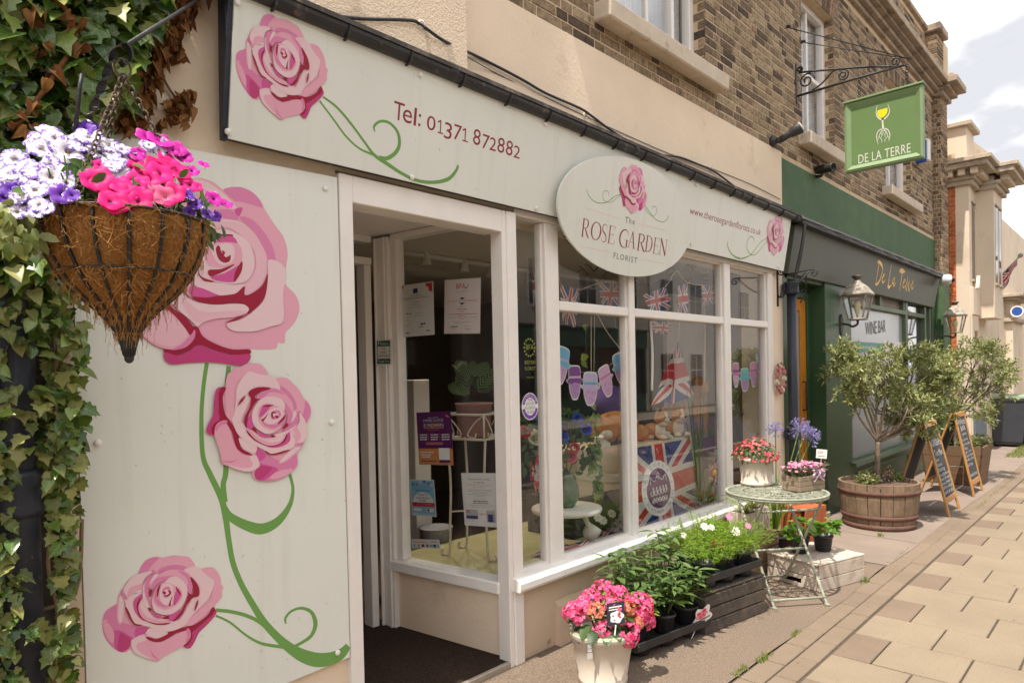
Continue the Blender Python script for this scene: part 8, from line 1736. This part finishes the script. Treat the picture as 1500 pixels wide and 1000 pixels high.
for k in range(16):
    a = R.uniform(0,6.28); L = R.uniform(.06,.12); d = Vector((math.cos(a),-.25,math.sin(a) * 1.3)); s = Vector((-math.sin(a),0,math.cos(a))) * .018; o = len(b.v); b.v += [tuple(c),tuple(c + d * L * .6 + s),tuple(c + d * L),tuple(c + d * L * .6 - s)]; b.f.append((o,o + 1,o + 2,o + 3)); b.mi.append(0); b.sm.append(False); b.uv += [(.3,.3),(.45,.6),(.6,.45),(.5,.2)]
o0 = base(t); b.build('ribbon',m_flag,t)
t = root('ivy_garland',WY(872,720,.25),'trailing artificial ivy garland hanging in front of the cream gift box','garland'); gp = [WY(u,v,.25) for u,v in ((862,470),(858,510),(868,600),(874,640),(870,665),(878,695),(872,725))]; gp = cr(gp,8,False)
b = MB(); b.tube(gp,.003,5); b.build('stem',m_hleaf,t); im = lmi[0].mesh('leaf',m_ivy)
for i in range(46): p = gp[int(R.random() ** .7 * (len(gp) - 1))]; place('leaf',im,t,p + Vector((R.gauss(0,.03),R.uniform(-.03,.03),0)),lrot((R.gauss(-.2,.4),-1,R.gauss(.3,.4)),(R.gauss(0,.7),0,-1)),R.uniform(.045,.08))
WF = WZ(898,772,.404); t = root('white_flower_plant',WF,'low white starry flowers with dark leaves on the window platform','potted plant'); b = MB()
for _ in range(70): d = Vector((R.gauss(0,1),R.gauss(0,1),.5)).normalized(); leaf_into(b,PLF,WF + Vector((d.x * .08,d.y * .08,R.uniform(.01,.08))),lrot((R.gauss(0,.3),R.gauss(-.3,.3),1),d),R.uniform(.06,.11))
tag(b.build('foliage',m_hleaf,t),kind='stuff')
for u,v in ((876,758),(883,762),(896,752),(903,770),(912,757),(907,765),(893,776)): place('flower',dmw,t,WY(u,v,WF.y - .03),lrot((-.4,-.8,.6),(0,0,1)),.035)
CU = WZ(868,806,.404); t = root('watering_cup',CU,'white china cup tipped on a little stand by the glass','ornament'); b = MB(); b.tube([CU,CU + Zv * .09],.014,8); b.lathe([(.04,0),(.035,.008)],CU,14); b.build('stand',m_stool,t); b = MB(); d = Vector((.35,-.25,.6)).normalized(); X = d.orthogonal().normalized(); Y = d.cross(X); b.lathe([(.03,0),(.05,.02),(.055,.06),(.05,.10),(.047,.10),(.05,.06),(.03,.02)],CU + Vector((-.03,.02,.085)),18,X=X,Y=Y,Z=d); b.build('cup',m_stool,t)
LG_ = WY(838,780,.75); b = MB()
for i in range(6): b.lathe([(.0,0),(.05,0),(.05,.09),(0,.09)],(LG_.x + .0,.78,.46 + i * .10),14,close=False,X=XX,Y=Zv,Z=Vector((0,-1,0)))
b.thing('log_slice_block',M('cut_log',(.32,.20,.10),.9,.3,30),'column of cut log slices behind the stool','log pile')
# purple dress fabric, green plants, curly twigs
t = root('potted_fern',WZ(1048,752,.404),'feathery green plants with lavender in the corner of the wide pane','potted plant'); c = base(t); b = MB()
for _ in range(160): d = Vector((R.gauss(0,1),R.gauss(0,.5),abs(R.gauss(0,1)) + .4)).normalized(); L = R.uniform(.1,.28); s = Vector((-d.y,d.x,0)).normalized() * .006; q = c + Vector((R.uniform(-.16,.08),R.uniform(0,.1),0)); b.add([q - s,q + s,q + d * L],[(0,1,2)])
tag(b.build('foliage',m_fol,t),kind='stuff'); pot(t,c + Vector((-.1,.05,0)),.06,.05,.09,m_potb,.005); strap(t,c + Vector((-.02,.12,0)),9,1.0,.012,m_hleaf,.18)
P1 = WY(1046,628,.7); b = MB(); b.lathe([(.16,-.35),(.13,-.2),(.08,-.02),(.10,.10),(.07,.2),(.03,.24)],P1,18,jit=.12); b.thing('purple_fabric_swag',M('plum_satin',(.24,.07,.22),.4,.3,6),'plum satin fabric swag at the back of the wide pane','fabric')
P1 = WY(893,588,.95); b = MB(); b.ell(P1,(.26,.12,.14),16,10,0,.06); b.thing('violet_cushion',M('violet_satin',(.16,.09,.32),.5,.2,5),'violet cushion behind the brown teddy bear','cushion')
t = root('curly_twigs',WY(960,400,.3),'dark curly willow twigs arched across the top of the display','twigs')
for i in range(34):
    u,v = R.uniform(825,1110),R.uniform(335,425); p = WY(u,v,R.uniform(.12,.55)); P = [p]; d = Vector((R.gauss(0,1),R.gauss(0,.4),R.gauss(0,.7))).normalized()
    for k in range(9): d = (d + Vector((R.gauss(0,.5),R.gauss(0,.3),R.gauss(0,.5)))).normalized(); P.append(P[-1] + d * .055)
    if max(q.y for q in P) > .9 or min(q.y for q in P) < .075: P = [Vector((q.x,min(max(q.y,.08),.9),min(q.z,2.5))) for q in P]
    b = MB(); b.tube(cr(P,3,False),.003 if i % 3 else .005,5); b.build('twig',m_stemd,t)
t = root('dried_twigs',WY(1085,560,.25),'dried lichen twigs and white swirls in the right hand pane','twigs')
for i in range(26):
    p = WY(R.uniform(1074,1112),R.uniform(500,680),R.uniform(.15,.45)); P = [p]; d = Vector((R.gauss(0,.6),R.gauss(0,.3),R.gauss(0,1))).normalized()
    for k in range(6): d = (d + Vector((R.gauss(0,.5),R.gauss(0,.2),R.gauss(0,.5)))).normalized(); P.append(P[-1] + d * .05)
    b = MB(); b.tube(cr(P,3,False),.003,4); b.build('twig',m_stemw if i % 2 else m_wire,t)
b = MB(); b.box((5.46,.62,.402),(6.20,.66,2.3)); b.thing('pale_back_panel',M('pale_panel',(.36,.32,.29),.9,.08),'pale back panel closing off the right end of the window display','panel')
# ================================================================ in front of the wine bar
m_oak = M('oak_stave',(.225,.155,.10),.8,.25,5,.6,22,stretch=(7,7,.6),dirt=(.11,.075,.05),dscale=5,dthr=(.5,.72))
m_hoop = M('rusted_hoop',(.125,.062,.045),.8,.3,14,.4,40)
BC = Vector((7.52,-.55,0))
t = root('half_barrel',BC,'oak half barrel planter with rusty hoops holding the nearer olive tree','planter')
for k in range(20):
    a0 = 2 * math.pi * k / 20 + .01; a1 = 2 * math.pi * (k + 1) / 20 - .01; V = []; b = MB(); dr_ = R.uniform(-.003,.003)
    for r_,z in ((.315,0),(.345,.16),(.362,.30),(.368,.45)):
        for rr in (r_ + dr_,r_ - .025):
            for a in (a0,(a0 + a1) / 2,a1): V.append(BC + Vector((rr * math.cos(a),rr * math.sin(a),z)))
    F = []
    for i in range(3):
        o = i * 6
        for j in (0,1): F += [(o + j,o + j + 1,o + j + 7,o + j + 6),(o + 3 + j + 1,o + 3 + j,o + 9 + j,o + 9 + j + 1)]
        F += [(o,o + 6,o + 9,o + 3),(o + 2,o + 5,o + 11,o + 8)]
    F += [(18,19,22,21),(19,20,23,22),(0,3,4,1),(1,4,5,2)]; b.add(V,F); b.build('stave',m_oak,t)
for z0,z1,r0,r1 in ((.34,.385,.3655,.3675),(.10,.145,.338,.346),(.0,.055,.319,.330)): b = MB(); b.lathe([(r0,z0),(r0 + .006,z0),(r1 + .006,z1),(r1,z1)],BC,40,close=False); b.build('hoop',m_hoop,t)
b = MB(); b.lathe([(.0,.425),(.2,.43),(.345,.415)],BC,30,close=False,jit=.03); b.build('soil',M('barrel_soil',(.12,.07,.05),1,.5,30,1.0,60),t)
m_bush1,m_bush2,m_bush3 = leafM('thyme_leaf',(.10,.13,.03),(.17,.19,.05),(.26,.26,.09)),leafM('bronze_leaf',(.07,.045,.045),(.12,.075,.06),(.19,.13,.09)),leafM('moss_leaf',(.08,.15,.02),(.13,.22,.03),(.18,.27,.05))
for c,r_,n_,mm,lab in ((BC + Vector((-.16,.06,.47)),(.15,.12,.10),420,m_bush1,'low yellow green herb in the half barrel'),(BC + Vector((.06,-.02,.49)),(.15,.13,.12),480,m_bush2,'low bronze leaved herb around the olive trunk'),(BC + Vector((.20,-.10,.46)),(.09,.08,.07),260,m_bush3,'small mossy green clump at the edge of the half barrel')):
    t = root('herb',(c.x,c.y,.43),lab,'plant'); b = MB(); leafball(b,c,r_,n_,.014); tag(b.build('foliage',mm,t),kind='stuff'); b = MB()
    for k in range(6): a = k * 1.05; b.tube([(c.x,c.y,.42),(c.x + .05 * math.cos(a),c.y + .05 * math.sin(a),c.z + .05)],.003,4)
    b.build('stem',m_stemw,t)
m_olive = leafM('olive_leaf',(.12,.155,.05),(.25,.28,.10),(.47,.48,.25),.5,.2,.35)
m_obark = M('olive_bark',(.20,.155,.115),.95,.3,20,.8,40)
def olive(P,H,blobs,label,nleaf,dd,seedv):
    rr = random.Random(seedv); t = root('olive_tree',P,label,'tree','olive trees in tubs'); P = Vector(P); fork = P + Vector((-.02,-.01,H)); b = MB()
    b.tube(cr([P,P + Vector((.012,.01,H * .35)),P + Vector((-.012,0,H * .7)),fork],4,False),[.031,.030,.028,.028,.027,.026,.026,.025,.025,.024,.024,.024,.026],10); b.build('trunk',m_obark,t)
    tips = []; lb = MB()
    for (u,v,ru,rv) in blobs:
        c = WD(u,v,dd + rr.uniform(-.22,.22)); s = 1001 / dd; r_ = (ru / s,ru / s,rv / s); tips.append((c,r_))
        mid = fork + (c - fork) * .5 + Vector((rr.gauss(0,.05),rr.gauss(0,.05),.0)); lb.tube(cr([fork,mid,c],4,False),[.013,.012,.011,.010,.009,.008,.007,.006,.005],6)
        for _ in range(9):
            d = Vector((rr.gauss(0,1),rr.gauss(0,1),rr.gauss(.2,1))).normalized(); e = c + Vector((d.x * r_[0],d.y * r_[1],d.z * r_[2])) * rr.uniform(.6,1.05); st = mid + (c - mid) * rr.random(); lb.tube([st,(st + e) / 2 + Vector((rr.gauss(0,.03),rr.gauss(0,.03),.01)),e],[.005,.0035,.002],4); tips.append((e,None))
    tag(lb.build('branches',m_obark,t),kind='stuff'); b = MB()
    shoots = [e for e,r_ in tips if r_ is None]; cs_ = [(c,r_) for c,r_ in tips if r_ is not None]
    per = nleaf // len(shoots)
    for e in shoots:
        c0,r0 = min(cs_,key=lambda q: (q[0] - e).length); out = (e - c0).normalized()
        for s_ in range(4):
            d = (out + Vector((rr.gauss(0,.8),rr.gauss(0,.8),rr.gauss(.25,.7)))).normalized(); L = rr.uniform(.07,.17); o = e - out * rr.uniform(0,.1) + Vector((rr.gauss(0,.04),rr.gauss(0,.04),rr.gauss(0,.04)))
            for k in range(per // 4):
                p = o + d * L * (k / (per / 4)); x = d.orthogonal().normalized(); y = d.cross(x); a = rr.uniform(0,6.28); dr_ = (x * math.cos(a) + y * math.sin(a) + d * rr.uniform(.2,1.2)).normalized(); w = dr_.orthogonal().normalized(); w2 = dr_.cross(w); a = rr.uniform(0,6.28); w = (w * math.cos(a) + w2 * math.sin(a)) * .0075; l = rr.uniform(.04,.07)
                b.add([p,p + dr_ * l * .45 + w,p + dr_ * l,p + dr_ * l * .45 - w],[(0,1,2,3)])
    tag(b.build('crown',m_olive,t),kind='stuff'); return t
olive(BC + Vector((.0,.0,.42)),.42,[(1238,545,22,22),(1262,550,28,28),(1290,562,32,34),(1322,570,34,40),(1350,560,30,34),(1375,575,24,34),(1300,530,30,22),(1340,525,26,20),(1360,610,26,30),(1325,622,24,22),(1230,520,14,12),(1388,545,16,26),(1246,578,20,16),(1330,598,26,22)],'olive tree standing in the oak half barrel',12500,dep(BC + Zv),5)
PL = Vector((10.95,-.60,0))
t = root('wooden_planter',PL,'tapered square wooden planter holding the further olive tree','planter'); m_pl = M('planter_wood',(.20,.12,.07),.8,.2,5,.4,20,stretch=(.6,.6,9))
for i in range(4):
    z0,z1 = .13 * i,.13 * i + .126; h0,h1 = .30 + .06 * z0 / .52,.30 + .06 * z1 / .52
    for ax in range(4):
        a = ax * math.pi / 2; d = Vector((math.cos(a),math.sin(a),0)); s = Vector((-d.y,d.x,0)); b = MB(); P = [PL + d * h0 - s * h0 + Zv * z0,PL + d * h0 + s * h0 + Zv * z0,PL + d * h1 + s * h1 + Zv * z1,PL + d * h1 - s * h1 + Zv * z1]; b.slab(P,-d * .02); b.build('plank',m_pl,t)
b = MB(); b.box(PL + Vector((-.33,-.33,.42)),PL + Vector((.33,.33,.46))); b.build('soil',m_soil,t)
for c,mm,lab in ((PL + Vector((-.1,-.15,.55)),m_bush1,'yellow green herb at the near edge of the square planter'),(PL + Vector((.15,.1,.58)),m_hleaf,'dark green shrub under the further olive tree'),(PL + Vector((.22,-.24,.53)),m_bush1,'trailing herb at the street corner of the square planter')):
    t = root('herb',(c.x,c.y,.46),lab,'plant'); b = MB(); leafball(b,c,(.17,.15,.13),380,.02); tag(b.build('foliage',mm,t),kind='stuff')
    b = MB(); b.tube([(c.x,c.y,.45),c],.004,4); b.build('stem',m_stemw,t)
olive(PL + Vector((.0,.0,.45)),.40,[(1392,540,14,26),(1412,520,20,20),(1435,515,22,18),(1455,530,20,24),(1440,560,24,26),(1415,570,22,24),(1465,565,18,22),(1400,600,18,18),(1440,605,18,16),(1475,545,12,16),(1385,575,14,20)],'paler olive tree in the square planter beyond the chalkboards',7200,dep(PL + Zv),9)
# ---- chalkboards
m_pine = M('varnished_pine',(.42,.20,.055),.45,.2,5,.2,20,stretch=(8,8,.7)); m_chalk = M('chalkboard',(.042,.044,.048),.8,.25,4,dirt=(.10,.10,.11),dscale=3,dthr=(.45,.8)); m_chw = flat('chalk_white',(.50,.50,.50),.9)
def aboard(x0,x1,yf,yb,ya,h,label,lines):
    t = root('chalkboard_sign',((x0 + x1) / 2,(yf + yb) / 2,0),label,'chalkboard','chalkboards outside the wine bar')
    for side,yb_ in ((0,yf),(1,yb)):
        F0 = Vector((0,yb_,0)); A0 = Vector((0,ya + (-.012 if side == 0 else .012),h)); up_ = (A0 - F0).normalized(); L = (A0 - F0).length; X = XX if side == 0 else -XX; n_ = X.cross(up_); n_ = n_.normalized(); w = x1 - x0; o = Vector((x0 if side == 0 else x1,F0.y,0)); q = Plane(o,X,up_); q.n = n_
        def bar(a0,b0,a1,b1,th=.02,nm='frame'): c = q.w((a0 + a1) / 2,(b0 + b1) / 2,0); b = MB(); b.obox(c,X,up_,n_,abs(a1 - a0) / 2,abs(b1 - b0) / 2,th / 2,.004); b.build(nm,m_pine,t)
        bar(0,0,.05,L); bar(w - .05,0,w,L); bar(.05,L - .06,w - .05,L,.018); bar(.05,.13,w - .05,.19,.018)
        b = MB(); b.obox(q.w(w / 2,(L - .06 + .19) / 2,-.003),X,up_,n_,w / 2 - .048,(L - .25) / 2 + .002,.005); b.build('board',m_chalk,t)
        if side == 0:
            b = MB()
            for s,xc,y,wd,hh in lines: put_text(b,s,q.w(w * xc - wd * w / 2,.19 + (L - .25) * y,.0028),X,up_,hh,width=wd * w,shear=.08)
            b.build('chalk_lettering',m_chw,t)
    b = MB(); b.tube([(x0 + .06,yf + (ya - yf) * .35,h * .35),(x0 + .06,yb + (ya - yb) * .35,h * .35)],.003,5); b.build('chain',m_lan,t)
aboard(8.34,8.89,-1.0,-.46,-.76,.985,'nearer pine framed chalkboard covered in menu writing',[('FOOD',.55,.88,.3,.07),('BURGERS',.5,.72,.8,.10),('Tex Mex',.52,.575,.66,.10),('Beer',.3,.50,.3,.06),('Nachos',.36,.43,.42,.06),('Sharing',.4,.36,.55,.06),('on platters',.5,.29,.8,.055),('cheese & meats',.5,.23,.86,.055),('olives, breads',.48,.17,.8,.055),('sliders, wings',.5,.11,.84,.055),('salads & dips',.5,.04,.84,.055)])
aboard(9.76,10.35,-.99,-.42,-.78,1.0,'further pine framed chalkboard listing drinks',[('Wine',.5,.88,.7,.12),('BAR',.5,.78,.45,.09),('open',.5,.71,.45,.05),('reds & whites',.45,.62,.6,.045),('by the glass',.5,.55,.7,.05),('fizz',.35,.48,.3,.05),('gin, rum',.5,.42,.6,.05),('local ales',.5,.36,.7,.05),('coffee, cakes',.5,.30,.74,.05),('all day',.4,.22,.5,.05),('welcome',.5,.05,.7,.07)])
# ---- wheelie bins
m_bin = M('grey_blue_bin',(.045,.05,.06),.5,.12,8); m_lid = M('sage_bin_lid',(.21,.27,.18),.5,.1,6)
def bin_(P,yaw,label):
    t = root('wheelie_bin',P,label,'wheelie bin','wheelie bins by the cream building'); P = Vector(P); X = Vector((math.cos(yaw),math.sin(yaw),0)); Y = Vector((-X.y,X.x,0)); V = []; b = MB()
    for z,hx,hy in ((.06,.22,.24),(.10,.23,.26),(.86,.275,.33),(.89,.295,.35),(.93,.295,.35)): V += [P + X * (sx * hx) + Y * (sy * hy) + Zv * z for sx,sy in ((-1,-1),(1,-1),(1,1),(-1,1))]
    b.add(V,[(4 * i + k,4 * i + (k + 1) % 4,4 * i + 4 + (k + 1) % 4,4 * i + 4 + k) for i in range(4) for k in range(4)] + [(3,2,1,0),(16,17,18,19)]); b.build('body',m_bin,t)
    b = MB(); V = []
    for z,hx,hy in ((.932,.305,.36),(.965,.30,.355),(1.0,.25,.28)): V += [P + X * (sx * hx) + Y * (sy * hy) + Zv * z for sx,sy in ((-1,-1),(1,-1),(1,1),(-1,1))]
    b.add(V,[(4 * i + k,4 * i + (k + 1) % 4,4 * i + 4 + (k + 1) % 4,4 * i + 4 + k) for i in range(2) for k in range(4)] + [(8,9,10,11),(3,2,1,0)]); b.build('lid',m_lid,t)
    for sx in (-1,1):
        b = MB(); c = P + X * (sx * .25) - Y * .22 + Zv * .1; b.lathe([(.055,-.03),(.095,-.03),(.10,-.015),(.10,.015),(.095,.03),(.055,.03)],c,18,X=Y,Y=Zv,Z=X); w = b.build('wheel',m_txtblack,t); b = MB(); b.lathe([(.0,.032),(.05,.034)],c,14,X=Y,Y=Zv,Z=X * sx,close=False); b.build('hub',m_lan2,w)
    b = MB(); b.tube([P + X * -.2 - Y * .36 + Zv * .93,P + X * -.2 - Y * .43 + Zv * .95,P + X * .2 - Y * .43 + Zv * .95,P + X * .2 - Y * .36 + Zv * .93],.014,6); b.build('handle',m_bin,t)
bp = WZ(1462,650,0); bin_((16.25,-.50,0),rad(95),'grey blue wheelie bin with a sage green lid and wheel showing'); bin_((17.2,-.98,0),rad(95),'wheelie bin partly hidden behind the nearer bin')
# ---- grass in the far joints, weeds, litter leaves
m_grass = leafM('verge_grass',(.12,.18,.03),(.20,.26,.05),(.32,.34,.10))
b = MB()
def tufts(x0,x1,y0,y1,n_,h):
    for _ in range(n_): p = Vector((R.uniform(x0,x1),R.uniform(y0,y1),-.004)); d = Vector((R.gauss(0,.4),R.gauss(0,.4),1)).normalized() * h * R.uniform(.4,1.2); s = Vector((R.gauss(0,1),R.gauss(0,1),0)).normalized() * .004; b.add([p - s,p + s,p + d],[(0,1,2)])
for x0,x1,y0,y1,n_,h in ((14.2,17.5,-.95,-.70,1500,.07),(13.0,15.5,-1.25,-1.17,160,.05),(15.5,20,-1.35,-1.0,900,.06),(3.6,3.75,-1.03,-.98,70,.035),(4.05,4.2,-1.02,-.99,50,.03),(3.35,3.5,-1.0,-.96,60,.035),(6.1,6.9,-1.02,-.99,60,.02),(5.9,5.96,-.9,-.8,20,.03),(7.0,7.06,-.72,-.68,30,.05),(9,12,-1.16,-1.12,120,.025),(5.4,5.5,-1.03,-.98,50,.05)): tufts(x0,x1,y0,y1,n_,h)
gz = b.build('grass',m_grass); tag(gz,'thin green weeds and grass along the pavement joints',None,None,'stuff')
b = MB()
for _ in range(90):
    p = Vector((R.uniform(2.9,11),R.uniform(-2.2,-.1),.004)); d = Vector((R.gauss(0,1),R.gauss(0,1),.05)).normalized(); s = Vector((-d.y,d.x,.1)) * .35; k = R.uniform(.006,.02); b.add([p,p + (d + s) * k * .6,p + d * k,p + (d - s) * k * .6],[(0,1,2,3)])
tag(b.build('leaf_litter',m_dead),'scattered brown leaf litter on the pavement',None,None,'stuff')
# flag on a pole and far union flag
c0,c1 = WX(1467,403,15.9),WX(1495,374,15.9)
t = root('flag_pole',c0,'angled pole with a furled union flag on the cream building','flag'); b = MB(); b.tube([c0,c1],.014,6); b.ell(c1,(.045,.045,.045),8,6); b.build('pole',m_lan,t)
dv = (c1 - c0); fbm = flag_grid(lambda a,k: c0 + dv * (.05 + .72 * a) + Vector((.03 * math.sin(a * 12),.02 * math.cos(a * 9),-(.10 + .24 * (1 - a)) * (1 - k))),16,8); fbm.build('flag',m_flag,t)
